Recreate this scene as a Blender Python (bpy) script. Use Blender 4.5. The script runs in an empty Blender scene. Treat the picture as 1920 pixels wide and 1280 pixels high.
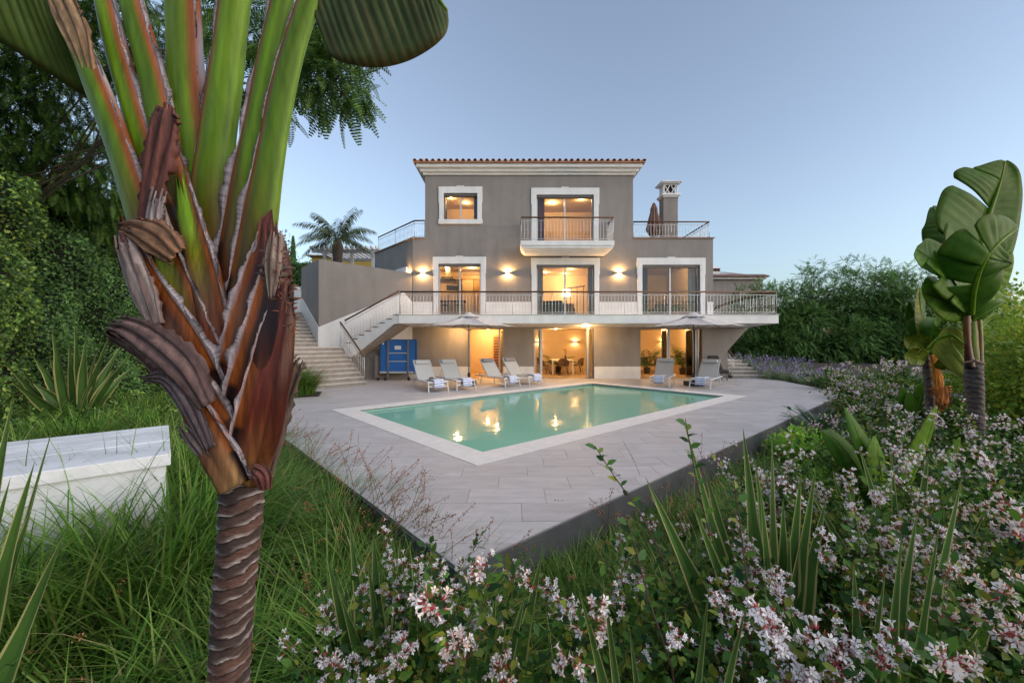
import bpy, math, random
import numpy as np
from mathutils import Vector, Matrix
R = math.radians
SC = bpy.context.scene
COL = SC.collection
rng = np.random.default_rng(7)
random.seed(7)

# ---------------------------------------------------------------- camera, sky, sun, exposure
CAMZ = 1.67
cam_data = bpy.data.cameras.new('camera')
cam = bpy.data.objects.new('camera', cam_data); COL.objects.link(cam)
cam.location = (0, 0, CAMZ); cam.rotation_euler = (R(90), 0, 0)
cam_data.sensor_width = 36.0; cam_data.lens = 36.0 * 750 / 1920
cam_data.clip_start = 0.02; cam_data.clip_end = 3000
SC.camera = cam

SUN_ELEV, SUN_AZ = 3.5, 112.0        # low, off to the right behind the camera
world = bpy.data.worlds.new('World'); SC.world = world; world.use_nodes = True
wn = world.node_tree; wn.nodes.clear()
sky = wn.nodes.new('ShaderNodeTexSky'); sky.sky_type = 'NISHITA'; sky.sun_disc = False
sky.sun_elevation = R(SUN_ELEV); sky.sun_rotation = R(SUN_AZ); sky.altitude = 50
sky.air_density = 1.0; sky.dust_density = 1.1; sky.ozone_density = 3.0
hsv = wn.nodes.new('ShaderNodeHueSaturation'); hsv.inputs['Hue'].default_value = .503; hsv.inputs['Saturation'].default_value = 0.62
bg = wn.nodes.new("ShaderNodeBackground"); bg.inputs["Strength"].default_value = 0.14
wo = wn.nodes.new('ShaderNodeOutputWorld')
wn.links.new(sky.outputs[0], hsv.inputs['Color']); wn.links.new(hsv.outputs[0], bg.inputs['Color'])
wn.links.new(bg.outputs[0], wo.inputs['Surface'])

sd = bpy.data.lights.new('sun', 'SUN'); sd.energy = 0.58; sd.angle = R(85); sd.color = (1.0, 0.90, 0.84)
so = bpy.data.objects.new('sun', sd); COL.objects.link(so)
_az, _el = R(SUN_AZ), R(38)      # the broad dusk glow of the whole bright half of the sky
_dir = Vector((math.sin(_az) * math.cos(_el), math.cos(_az) * math.cos(_el), math.sin(_el)))
so.rotation_euler = (-_dir).to_track_quat('-Z', 'Y').to_euler()

SC.view_settings.view_transform = 'Standard'; SC.view_settings.look = 'None'
SC.view_settings.gamma = 1.0; SC.view_settings.use_curve_mapping = False
SC.view_settings.exposure = 2.2
SC.cycles.use_denoising = True
SC.cycles.max_bounces = 8; SC.cycles.transparent_max_bounces = 24
SC.cycles.sample_clamp_indirect = 4.0
SC.cycles.caustics_reflective = False; SC.cycles.caustics_refractive = False

# ---------------------------------------------------------------- helpers
def P(px, py, Y):
    """photo pixel at distance Y -> world point"""
    return Vector(((px - 960) / 750 * Y, Y, CAMZ + (640 - py) / 750 * Y))
def PX(px, Y): return (px - 960) / 750 * Y
def PZ(py, Y): return CAMZ + (640 - py) / 750 * Y

ORG = {}
def org(o): return ORG.get(o.name, Vector((0, 0, 0))) if o else Vector((0, 0, 0))
def tag(o, label=None, cat=None, group=None, kind=None):
    if label: o['label'] = label
    if cat: o['category'] = cat
    if group: o['group'] = group
    if kind: o['kind'] = kind
    return o
def thing(name, label, cat, loc=(0, 0, 0), group=None, rz=0.0):
    o = bpy.data.objects.new(name, None); COL.objects.link(o)
    o.location = loc; o.rotation_euler = (0, 0, rz); o.empty_display_size = 0.1
    ORG[o.name] = Vector(loc)
    return tag(o, label, cat, group)
def link(name, me, parent=None):
    o = bpy.data.objects.new(name, me); COL.objects.link(o)
    if parent is not None:
        o.parent = parent; ORG[o.name] = org(parent)
    return o
def dup(o, loc=None, rz=None, label=None, parent=None):
    c = o.copy(); COL.objects.link(c)
    if parent is not None: c.parent = parent
    if loc is not None: c.location = loc; ORG[c.name] = Vector(loc)
    if rz is not None: c.rotation_euler = (0, 0, rz)
    if label: c['label'] = label
    for ch in list(o.children): dup(ch, parent=c)
    return c

class MB:
    def __init__(s): s.v = []; s.f = []; s.m = []; s.c = []
    def add(s, vs, fs, mi=0):
        b = len(s.v); s.v += [tuple(v) for v in vs]
        for f in fs: s.f.append(tuple(b + i for i in f)); s.m.append(mi)
        return s
    def box(s, x0, x1, y0, y1, z0, z1, mi=0, M=None):
        vs = [(x0, y0, z0), (x1, y0, z0), (x1, y1, z0), (x0, y1, z0), (x0, y0, z1), (x1, y0, z1), (x1, y1, z1), (x0, y1, z1)]
        if M is not None: vs = [M @ Vector(v) for v in vs]
        return s.add(vs, [(0, 3, 2, 1), (4, 5, 6, 7), (0, 1, 5, 4), (1, 2, 6, 5), (2, 3, 7, 6), (3, 0, 4, 7)], mi)
    def prism(s, poly, z0, z1, mi=0, M=None):
        n = len(poly)
        a = sum(poly[i][0] * poly[(i + 1) % n][1] - poly[(i + 1) % n][0] * poly[i][1] for i in range(n))
        if a < 0: poly = poly[::-1]
        vs = [(p[0], p[1], z0) for p in poly] + [(p[0], p[1], z1) for p in poly]
        if M is not None: vs = [M @ Vector(v) for v in vs]
        return s.add(vs, [tuple(range(n))[::-1], tuple(range(n, 2 * n))] + [(i, (i + 1) % n, n + (i + 1) % n, n + i) for i in range(n)], mi)
    def tube(s, pts, rad, n=8, mi=0, caps=True, flat=1.0):
        pts = [Vector(p) for p in pts]; k = len(pts)
        if not hasattr(rad, '__len__'): rad = [rad] * k
        b = len(s.v); prev = None
        for i, p in enumerate(pts):
            d = (pts[min(i + 1, k - 1)] - pts[max(i - 1, 0)]).normalized()
            if prev is None:
                a = Vector((0, 0, 1)) if abs(d.z) < .9 else Vector((1, 0, 0))
                x = d.cross(a).normalized()
            else:
                x = (prev - d * prev.dot(d)).normalized()
            prev = x; y = d.cross(x)
            for j in range(n):
                t = 2 * math.pi * j / n
                s.v.append(tuple(p + x * (math.cos(t) * rad[i]) + y * (math.sin(t) * rad[i] * flat)))
        for i in range(k - 1):
            for j in range(n):
                s.f.append((b + i * n + j, b + i * n + (j + 1) % n, b + (i + 1) * n + (j + 1) % n, b + (i + 1) * n + j)); s.m.append(mi)
        if caps:
            s.f.append(tuple(b + j for j in range(n))[::-1]); s.m.append(mi)
            s.f.append(tuple(b + (k - 1) * n + j for j in range(n))); s.m.append(mi)
        return s
    def lathe(s, prof, n=16, c=(0, 0, 0), mi=0):
        b = len(s.v); k = len(prof)
        for r, z in prof:
            for j in range(n):
                t = 2 * math.pi * j / n
                s.v.append((c[0] + r * math.cos(t), c[1] + r * math.sin(t), c[2] + z))
        for i in range(k - 1):
            for j in range(n):
                s.f.append((b + i * n + j, b + i * n + (j + 1) % n, b + (i + 1) * n + (j + 1) % n, b + (i + 1) * n + j)); s.m.append(mi)
        s.f.append(tuple(b + j for j in range(n))[::-1]); s.m.append(mi)
        s.f.append(tuple(b + (k - 1) * n + j for j in range(n))); s.m.append(mi)
        return s
    def mesh(s, name, mats, off=(0, 0, 0), smooth=False):
        me = bpy.data.meshes.new(name)
        o = Vector(off)
        me.from_pydata([tuple(Vector(v) - o) for v in s.v] if o.length else s.v, [], s.f)
        mats = mats if isinstance(mats, (list, tuple)) else [mats]
        for m in mats: me.materials.append(m)
        if len(mats) > 1: me.polygons.foreach_set('material_index', s.m)
        if smooth: me.polygons.foreach_set('use_smooth', [True] * len(s.f))
        if s.c:
            ca = me.color_attributes.new('Col', 'FLOAT_COLOR', 'POINT')
            ca.data.foreach_set('color', np.array(s.c, dtype=np.float32).ravel())
        me.update()
        return me
    def build(s, name, mats, parent=None, smooth=False, bevel=0.0, local=False):
        me = s.mesh(name, mats, (0, 0, 0) if local else org(parent), smooth)
        o = link(name, me, parent)
        if bevel:
            md = o.modifiers.new('bevel', 'BEVEL'); md.width = bevel; md.segments = 2
            md.limit_method = 'ANGLE'; md.angle_limit = R(40)
        return o

def np_mesh(name, V, groups, mats, smooth=False, cols=None):
    """V (n,3) float array; groups: list of (faces array (m,k), material index)"""
    me = bpy.data.meshes.new(name)
    me.vertices.add(len(V)); me.vertices.foreach_set('co', np.asarray(V, np.float32).ravel())
    loops, starts, mi, at = [], [], [], 0
    for F, m in groups:
        F = np.asarray(F, np.int32)
        if len(F) == 0: continue
        loops.append(F.ravel()); k = F.shape[1]
        starts.append(at + np.arange(len(F)) * k); mi.append(np.full(len(F), m, np.int32)); at += F.size
    loops = np.concatenate(loops); starts = np.concatenate(starts); mi = np.concatenate(mi)
    me.loops.add(len(loops)); me.loops.foreach_set('vertex_index', loops.astype(np.int32))
    me.polygons.add(len(starts)); me.polygons.foreach_set('loop_start', starts.astype(np.int32))
    mats = mats if isinstance(mats, (list, tuple)) else [mats]
    for m in mats: me.materials.append(m)
    me.polygons.foreach_set('material_index', mi)
    if smooth: me.polygons.foreach_set('use_smooth', np.ones(len(starts), bool))
    if cols is not None:
        ca = me.color_attributes.new('Col', 'FLOAT_COLOR', 'POINT')
        ca.data.foreach_set('color', np.asarray(cols, np.float32).ravel())
    me.update(calc_edges=True)
    return me

def unit(a): return a / np.maximum(np.linalg.norm(a, axis=1, keepdims=True), 1e-9)
def scatter(tv, tf, pos, fwd, up, sc):
    """copies of a template (length +Y, normal +Z) at pos, joined; returns V, F"""
    tv = np.asarray(tv, float); tf = np.asarray(tf, int); m = len(pos)
    y = unit(np.asarray(fwd, float)); x = unit(np.cross(y, up)); z = np.cross(x, y)
    sc = np.broadcast_to(np.asarray(sc, float), (m,))[:, None, None]
    V = pos[:, None, :] + sc * (tv[None, :, 0, None] * x[:, None] + tv[None, :, 1, None] * y[:, None] + tv[None, :, 2, None] * z[:, None])
    F = tf[None] + (np.arange(m) * len(tv))[:, None, None]
    return V.reshape(-1, 3), F.reshape(-1, tf.shape[1])
def rdir(n): return unit(rng.normal(size=(n, 3)))

# ---------------------------------------------------------------- materials
def nodes(name):
    m = bpy.data.materials.new(name); m.use_nodes = True
    nt = m.node_tree; return m, nt, nt.nodes['Principled BSDF']
def mat(name, col, rough=.6, var=.12, scale=6.0, bump=0.0, bscale=60.0, metal=0.0, spec=.5, detail=6, col2=None):
    """base colour with soft procedural mottling and optional fine relief"""
    m, nt, b = nodes(name)
    b.inputs['Roughness'].default_value = rough; b.inputs['Metallic'].default_value = metal
    b.inputs['Specular IOR Level'].default_value = spec
    tc = nt.nodes.new('ShaderNodeTexCoord')
    n = nt.nodes.new('ShaderNodeTexNoise'); n.inputs['Scale'].default_value = scale; n.inputs['Detail'].default_value = detail
    n.inputs['Roughness'].default_value = .62
    nt.links.new(tc.outputs['Object'], n.inputs['Vector'])
    r = nt.nodes.new('ShaderNodeValToRGB'); r.color_ramp.elements[0].position = .3; r.color_ramp.elements[1].position = .7
    c2 = col2 or tuple(c * (1 - var) for c in col); c1 = col if col2 else tuple(min(1, c * (1 + var)) for c in col)
    r.color_ramp.elements[0].color = (*c2, 1); r.color_ramp.elements[1].color = (*c1, 1)
    nt.links.new(n.outputs['Fac'], r.inputs['Fac']); nt.links.new(r.outputs[0], b.inputs['Base Color'])
    if bump:
        n2 = nt.nodes.new('ShaderNodeTexNoise'); n2.inputs['Scale'].default_value = bscale; n2.inputs['Detail'].default_value = 4
        nt.links.new(tc.outputs['Object'], n2.inputs['Vector'])
        bp = nt.nodes.new('ShaderNodeBump'); bp.inputs['Strength'].default_value = bump; bp.inputs['Distance'].default_value = .01
        nt.links.new(n2.outputs['Fac'], bp.inputs['Height']); nt.links.new(bp.outputs[0], b.inputs['Normal'])
    return m
def leafmat(name, cols, rough=.5, trans=.25, spec=.22, isl=True):
    """leaf: colour picked per leaf from a ramp, some light passes through"""
    m, nt, b = nodes(name)
    b.inputs['Roughness'].default_value = rough; b.inputs['Specular IOR Level'].default_value = spec
    g = nt.nodes.new('ShaderNodeNewGeometry')
    r = nt.nodes.new('ShaderNodeValToRGB'); e = r.color_ramp.elements
    while len(e) < len(cols): e.new(.5)
    for i, c in enumerate(cols): e[i].position = i / max(1, len(cols) - 1); e[i].color = (*[min(.88, v * 2.4) if max(c) < .3 else v for v in c], 1)
    nt.links.new(g.outputs['Random Per Island'], r.inputs['Fac'])
    tc = nt.nodes.new('ShaderNodeTexCoord'); n = nt.nodes.new('ShaderNodeTexNoise'); n.inputs['Scale'].default_value = 1.3
    nt.links.new(tc.outputs['Object'], n.inputs['Vector'])
    mr = nt.nodes.new('ShaderNodeMapRange'); mr.inputs['From Min'].default_value = .3; mr.inputs['From Max'].default_value = .7
    mr.inputs['To Min'].default_value = .65; mr.inputs['To Max'].default_value = 1.35
    nt.links.new(n.outputs['Fac'], mr.inputs['Value'])
    mx = nt.nodes.new('ShaderNodeMix'); mx.data_type = 'RGBA'; mx.blend_type = 'MULTIPLY'; mx.inputs[0].default_value = 1
    nt.links.new(r.outputs[0], mx.inputs[6]); nt.links.new(mr.outputs[0], mx.inputs[7])
    nt.links.new(mx.outputs[2], b.inputs['Base Color'])
    if trans:
        t = nt.nodes.new('ShaderNodeBsdfTranslucent'); nt.links.new(mx.outputs[2], t.inputs['Color'])
        ms = nt.nodes.new('ShaderNodeMixShader'); ms.inputs[0].default_value = trans
        nt.links.new(b.outputs[0], ms.inputs[1]); nt.links.new(t.outputs[0], ms.inputs[2])
        nt.links.new(ms.outputs[0], nt.nodes['Material Output'].inputs['Surface'])
    return m
def emat(name, col, strength):
    m, nt, b = nodes(name)
    b.inputs['Base Color'].default_value = (*col, 1); b.inputs['Emission Color'].default_value = (*col, 1)
    b.inputs['Emission Strength'].default_value = strength
    return m
def colmat(name, rough=.5, nscale=18.0, namt=.35, bump=.3, stretch=(1, 1, 1), trans=0.0, spec=.4):
    """colour comes from the mesh's own 'Col' attribute (what that bit of plant is), broken up by noise"""
    m, nt, b = nodes(name)
    b.inputs['Roughness'].default_value = rough; b.inputs['Specular IOR Level'].default_value = spec
    at = nt.nodes.new('ShaderNodeAttribute'); at.attribute_name = 'Col'
    tc = nt.nodes.new('ShaderNodeTexCoord'); mp = nt.nodes.new('ShaderNodeMapping'); mp.inputs['Scale'].default_value = stretch
    n = nt.nodes.new('ShaderNodeTexNoise'); n.inputs['Scale'].default_value = nscale; n.inputs['Detail'].default_value = 8
    n.inputs['Roughness'].default_value = .65
    nt.links.new(tc.outputs['Object'], mp.inputs['Vector']); nt.links.new(mp.outputs[0], n.inputs['Vector'])
    mr = nt.nodes.new('ShaderNodeMapRange'); mr.inputs['From Min'].default_value = .3; mr.inputs['From Max'].default_value = .7
    mr.inputs['To Min'].default_value = 1 - namt; mr.inputs['To Max'].default_value = 1 + namt
    nt.links.new(n.outputs['Fac'], mr.inputs['Value'])
    mx = nt.nodes.new('ShaderNodeMix'); mx.data_type = 'RGBA'; mx.blend_type = 'MULTIPLY'; mx.inputs[0].default_value = 1
    nt.links.new(at.outputs['Color'], mx.inputs[6]); nt.links.new(mr.outputs[0], mx.inputs[7])
    nt.links.new(mx.outputs[2], b.inputs['Base Color'])
    if bump:
        bp = nt.nodes.new('ShaderNodeBump'); bp.inputs['Strength'].default_value = bump; bp.inputs['Distance'].default_value = .006
        nt.links.new(n.outputs['Fac'], bp.inputs['Height']); nt.links.new(bp.outputs[0], b.inputs['Normal'])
    if trans:
        t = nt.nodes.new('ShaderNodeBsdfTranslucent'); nt.links.new(mx.outputs[2], t.inputs['Color'])
        ms = nt.nodes.new('ShaderNodeMixShader'); ms.inputs[0].default_value = trans
        nt.links.new(b.outputs[0], ms.inputs[1]); nt.links.new(t.outputs[0], ms.inputs[2])
        nt.links.new(ms.outputs[0], nt.nodes['Material Output'].inputs['Surface'])
    return m

M = {}
def weathered(m, amt=.16):
    """rain streaks and patchiness multiplied into the paint colour"""
    nt = m.node_tree; b = nt.nodes['Principled BSDF']; l = b.inputs['Base Color'].links[0]; src = l.from_socket
    tc = nt.nodes.new('ShaderNodeTexCoord'); mp = nt.nodes.new('ShaderNodeMapping'); mp.inputs['Scale'].default_value = (1.6, 1.6, .3)
    n = nt.nodes.new('ShaderNodeTexNoise'); n.inputs['Scale'].default_value = 1.6; n.inputs['Detail'].default_value = 7
    nt.links.new(tc.outputs['Object'], mp.inputs['Vector']); nt.links.new(mp.outputs[0], n.inputs['Vector'])
    mr = nt.nodes.new('ShaderNodeMapRange'); mr.inputs['From Min'].default_value = .35; mr.inputs['From Max'].default_value = .65
    mr.inputs['To Min'].default_value = 1 - amt; mr.inputs['To Max'].default_value = 1 + amt * .4
    nt.links.new(n.outputs['Fac'], mr.inputs['Value'])
    mx = nt.nodes.new('ShaderNodeMix'); mx.data_type = 'RGBA'; mx.blend_type = 'MULTIPLY'; mx.inputs[0].default_value = 1
    nt.links.new(src, mx.inputs[6]); nt.links.new(mr.outputs[0], mx.inputs[7]); nt.links.new(mx.outputs[2], b.inputs['Base Color'])
    return m
M['stucco'] = mat('taupe_render', (.262, .236, .218), .85, .09, 1.1, .25, 220)
M['white'] = mat('white_paint', (.74, .73, .71), .7, .06, 2.0, .12, 160)
M['trim'] = mat('white_stone_trim', (.76, .75, .74), .6, .05, 3.0, .1, 120)
weathered(M['stucco'], .10); weathered(M['white'], .07); weathered(M['trim'], .07)
M['alu'] = mat('light_aluminium', (.55, .55, .55), .4, .05, 9, metal=.3)
M['dark_alu'] = mat('grey_aluminium', (.16, .15, .145), .45, .08, 9)
M['steel'] = mat('brushed_steel', (.56, .55, .54), .35, .06, 20, metal=.75)
M['wood'] = mat('oiled_wood', (.10, .042, .018), .5, .35, 14, .15, 90)
M['tile'] = None
M['coping'] = mat('pale_coping_stone', (.62, .60, .57), .6, .10, 5.0, .15, 90)
M['concrete'] = mat('grey_concrete', (.075, .077, .078), .85, .35, 2.2, .35, 60)
M['grout'] = mat('dark_grout', (.24, .225, .215), .9, .15, 8)
M['cream'] = mat('cream_plaster', (.60, .48, .34), .8, .04, 1.5)
M['room_floor'] = mat('warm_floor', (.42, .31, .2), .35, .12, 2.0)
M['terracotta'] = mat('terracotta', (.44, .19, .09), .8, .35, 9, .3, 80)
M['dark'] = mat('black_fabric', (.025, .024, .025), .8, .25, 20)
M['darkwood'] = mat('dark_wood', (.06, .035, .02), .5, .3, 12)
M['lightwood'] = mat('light_wood', (.42, .27, .13), .5, .2, 12)
M['soil'] = mat('dark_soil', (.035, .026, .02), .95, .5, 9, .8, 40, col2=(.012, .009, .007))
M['curtain'] = mat('pale_curtain', (.62, .55, .5), .9, .1, 4)
def glass():
    m, nt, b = nodes('window_glass')
    t = nt.nodes.new('ShaderNodeBsdfTransparent'); t.inputs['Color'].default_value = (.9, .92, .92, 1)
    g = nt.nodes.new('ShaderNodeBsdfGlossy'); g.inputs['Roughness'].default_value = .02
    f = nt.nodes.new('ShaderNodeFresnel'); f.inputs['IOR'].default_value = 1.55
    ms = nt.nodes.new('ShaderNodeMixShader')
    nt.links.new(f.outputs[0], ms.inputs[0]); nt.links.new(t.outputs[0], ms.inputs[1]); nt.links.new(g.outputs[0], ms.inputs[2])
    nt.links.new(ms.outputs[0], nt.nodes['Material Output'].inputs['Surface'])
    return m
M['glass'] = glass()
WARM = (1.0, .56, .20)
LAMP_K = .46
M['lamp'] = emat('lit_lamp', (1.0, .72, .38), 9)
def lamp(name, loc, watts, radius=.05, parent=None, color=WARM):
    d = bpy.data.lights.new(name, 'POINT'); d.energy = watts * LAMP_K; d.shadow_soft_size = radius; d.color = color
    o = bpy.data.objects.new(name, d); COL.objects.link(o); o.location = Vector(loc) - org(parent)
    if parent is not None: o.parent = parent
    return o
# ================================================================ plan directions of the terrace (pool and deck lie at 45 degrees to the house)
UA = R(48.2)
U = Vector((math.sin(UA), math.cos(UA), 0)); W = Vector((-math.cos(UA), math.sin(UA), 0))
YF = 18.0                       # facade plane
YT = 16.1                       # front edge of the first floor terrace
def fx(px): return PX(px, YF)
def fz(py): return PZ(py, YF)

# ---------------------------------------------------------------- deck and tiles
N0 = Vector((-.39, 2.95, 0))
deck_poly = [N0, N0 + U * 14.9, Vector((11.75, 18.35, 0)), Vector((-9.8, 18.35, 0)), N0 + W * 13.9]
DP = [(p.x, p.y) for p in deck_poly]
pool_c = [Vector((-.44, 6.05, 0)), None, None, None]
PN = Vector((-.44, 6.05, 0)); PL, PWD = 9.35, 5.0     # pool inner corner, long side along U, short along W
def poolpt(a, b): return PN + U * a + W * b
CW = .47
cop_in = [poolpt(0, 0), poolpt(PL, 0), poolpt(PL, PWD), poolpt(0, PWD)]
cop_out = [poolpt(-CW, -CW), poolpt(PL + CW, -CW), poolpt(PL + CW, PWD + CW), poolpt(-CW, PWD + CW)]

def clip(poly, a, b, keep_left=True):
    out = []; n = len(poly)
    def sd(p):
        d = (b[0] - a[0]) * (p[1] - a[1]) - (b[1] - a[1]) * (p[0] - a[0]); return d if keep_left else -d
    for i in range(n):
        p, q = poly[i], poly[(i + 1) % n]; dp, dq = sd(p), sd(q)
        if dp >= 0: out.append(p)
        if (dp > 0 and dq < 0) or (dp < 0 and dq > 0):
            t = dp / (dp - dq); out.append((p[0] + (q[0] - p[0]) * t, p[1] + (q[1] - p[1]) * t))
    return out
def area(p): return abs(sum(p[i][0] * p[(i + 1) % len(p)][1] - p[(i + 1) % len(p)][0] * p[i][1] for i in range(len(p)))) / 2
def clip_convex(poly, hull):
    for i in range(len(hull)):
        poly = clip(poly, hull[i], hull[(i + 1) % len(hull)])
        if len(poly) < 3: return []
    return poly
def minus_convex(poly, hull):
    """pieces of poly outside the convex hull (counter-clockwise)"""
    out = []; rest = poly
    for i in range(len(hull)):
        a, b = hull[i], hull[(i + 1) % len(hull)]
        o = clip(rest, a, b, False)
        if len(o) >= 3 and area(o) > 1e-4: out.append(o)
        rest = clip(rest, a, b, True)
        if len(rest) < 3 or area(rest) < 1e-4: break
    return out
def ccw(p):
    s = sum(p[i][0] * p[(i + 1) % len(p)][1] - p[(i + 1) % len(p)][0] * p[i][1] for i in range(len(p)))
    return p if s > 0 else p[::-1]
DPc = ccw(DP); COc = ccw([(p.x, p.y) for p in cop_out])
COg = ccw([(p.x, p.y) for p in [poolpt(-CW - .006, -CW - .006), poolpt(PL + CW + .006, -CW - .006), poolpt(PL + CW + .006, PWD + CW + .006), poolpt(-CW - .006, PWD + CW + .006)]])
CIc = ccw([(p.x, p.y) for p in cop_in])

def tile_material():
    m, nt, b = nodes('stone_look_tile')
    b.inputs['Roughness'].default_value = .5
    tc = nt.nodes.new('ShaderNodeTexCoord'); oi = nt.nodes.new('ShaderNodeObjectInfo'); gi = nt.nodes.new('ShaderNodeNewGeometry')
    ad = nt.nodes.new('ShaderNodeMath'); ad.operation = 'ADD'
    nt.links.new(oi.outputs['Random'], ad.inputs[0]); nt.links.new(gi.outputs['Random Per Island'], ad.inputs[1])
    mp = nt.nodes.new('ShaderNodeMapping'); mp.inputs['Scale'].default_value = (2.2, 8, 1)
    n = nt.nodes.new('ShaderNodeTexNoise'); n.noise_dimensions = '4D'; n.inputs['Scale'].default_value = 1.2; n.inputs['Detail'].default_value = 9; n.inputs['Roughness'].default_value = .65
    nt.links.new(tc.outputs['Object'], mp.inputs['Vector']); nt.links.new(mp.outputs[0], n.inputs['Vector'])
    mul = nt.nodes.new('ShaderNodeMath'); mul.operation = 'MULTIPLY'; mul.inputs[1].default_value = 37
    nt.links.new(ad.outputs[0], mul.inputs[0]); nt.links.new(mul.outputs[0], n.inputs['W'])
    r = nt.nodes.new('ShaderNodeValToRGB'); e = r.color_ramp.elements
    e[0].position = .28; e[0].color = (.315, .30, .30, 1); e[1].position = .72; e[1].color = (.47, .455, .455, 1)
    nt.links.new(n.outputs['Fac'], r.inputs['Fac'])
    mr = nt.nodes.new('ShaderNodeMapRange'); mr.inputs['From Max'].default_value = 2; mr.inputs['To Min'].default_value = .84; mr.inputs['To Max'].default_value = 1.12
    nt.links.new(ad.outputs[0], mr.inputs['Value'])
    mx = nt.nodes.new('ShaderNodeMix'); mx.data_type = 'RGBA'; mx.blend_type = 'MULTIPLY'; mx.inputs[0].default_value = 1
    nt.links.new(r.outputs[0], mx.inputs[6]); nt.links.new(mr.outputs[0], mx.inputs[7]); nt.links.new(mx.outputs[2], b.inputs['Base Color'])
    bp = nt.nodes.new('ShaderNodeBump'); bp.inputs['Strength'].default_value = .18; bp.inputs['Distance'].default_value = .004
    nt.links.new(n.outputs['Fac'], bp.inputs['Height']); nt.links.new(bp.outputs[0], b.inputs['Normal'])
    rr = nt.nodes.new('ShaderNodeMapRange'); rr.inputs['To Min'].default_value = .42; rr.inputs['To Max'].default_value = .7
    nt.links.new(n.outputs['Fac'], rr.inputs['Value']); nt.links.new(rr.outputs[0], b.inputs['Roughness'])
    return m
M['tile'] = tile_material()

deck = MB()
# slab as a ring round the pool: pieces of the deck outside the pool basin
for pc in minus_convex(DPc, CIc): deck.prism(pc, -.9, -.012)
deck_o = tag(deck.build('pool_deck', M['grout']), kind='structure')
rim = MB()
for i in range(2):      # the two free concrete faces towards the garden
    a, b = [(deck_poly[0], deck_poly[1]), (deck_poly[4], deck_poly[0])][i]
    d = (b - a).normalized(); nrm = Vector((d.y, -d.x, 0))
    e0, e1 = (0.0, .02) if i == 0 else (0.0, .0)
    q = [a + nrm * .002, b + nrm * .002 + d * .0, b + nrm * .02 + d * e1, a + nrm * .02 - d * e1]
    rim.prism([(p.x, p.y) for p in q], -.95, -.018)
d = (deck_poly[2] - deck_poly[1]).normalized(); nrm = Vector((d.y, -d.x, 0))
q = [deck_poly[1] + nrm * .002, deck_poly[2] + nrm * .002, deck_poly[2] + nrm * .02, deck_poly[1] + nrm * .02]
rim.prism([(p.x, p.y) for p in q], -.95, -.018)
rim.build('retaining_face', M['concrete'], deck_o)

tiles = []
TW, TD, G = .83, .41, .004
y = 2.9; row = 0
while y < 18.3:
    x = -10.5 + ((row * .37) % 1.0) * TW + rng.uniform(-.04, .04)
    while x < 12:
        quad = [(x + G / 2, y + G / 2), (x + TW - G / 2, y + G / 2), (x + TW - G / 2, y + TD - G / 2), (x + G / 2, y + TD - G / 2)]
        p = clip_convex(quad, DPc)
        if len(p) >= 3:
            pcs = minus_convex(p, COg)
            pcs = [q for q in pcs if area(q) > .003]
            if pcs: tiles.append(pcs)
        x += TW
    y += TD; row += 1
def tscore(pcs):
    cx = sum(sum(p[0] for p in q) / len(q) for q in pcs) / len(pcs); cy = sum(sum(p[1] for p in q) / len(q) for q in pcs) / len(pcs)
    vis = 1.0 if abs(cx) < cy * 1.3 else .01
    if cx < -.28 * cy and cy < 9: vis *= .2
    return sum(area(q) for q in pcs) / cy ** 3 * vis
tiles.sort(key=tscore, reverse=True)
rest = MB()
for i, pcs in enumerate(tiles):
    h = rng.uniform(-.0012, .0012)
    if i < 298:
        cx = sum(p[0] for q in pcs for p in q) / sum(len(q) for q in pcs); cy = sum(p[1] for q in pcs for p in q) / sum(len(q) for q in pcs)
        mb = MB()
        for q in pcs: mb.prism([(p[0] - cx, p[1] - cy) for p in q], -.0105, h)
        o = mb.build('tile', M['tile'], deck_o, local=True); o.location = (cx, cy, 0)
    else:
        for q in pcs: rest.prism(q, -.0105, h)
tag(rest.build('far_tiles', M['tile'], deck_o), kind='stuff')
# coping stones
def coping_run(a0, b0, a1, b1, n, inward):
    pa, pb = poolpt(a0, b0), poolpt(a1, b1); d = (pb - pa) / n
    for i in range(n):
        q0 = pa + d * i + d.normalized() * .0025; q1 = pa + d * (i + 1) - d.normalized() * .0025
        c = (q0 + q1) / 2
        poly = [q0, q1, q1 + inward * CW, q0 + inward * CW]
        o = MB().prism([(p.x - c.x, p.y - c.y) for p in poly], -.05, .004 + rng.uniform(-.0008, .0008)).build('coping_stone', M['coping'], deck_o, bevel=.004, local=True)
        o.location = c
coping_run(-CW, -CW, PL + CW, -CW, 9, W)
coping_run(-CW, PWD, PL + CW, PWD, 9, W)
coping_run(-CW, 0, -CW, PWD, 5, U)
coping_run(PL, 0, PL, PWD, 5, U)

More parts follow.
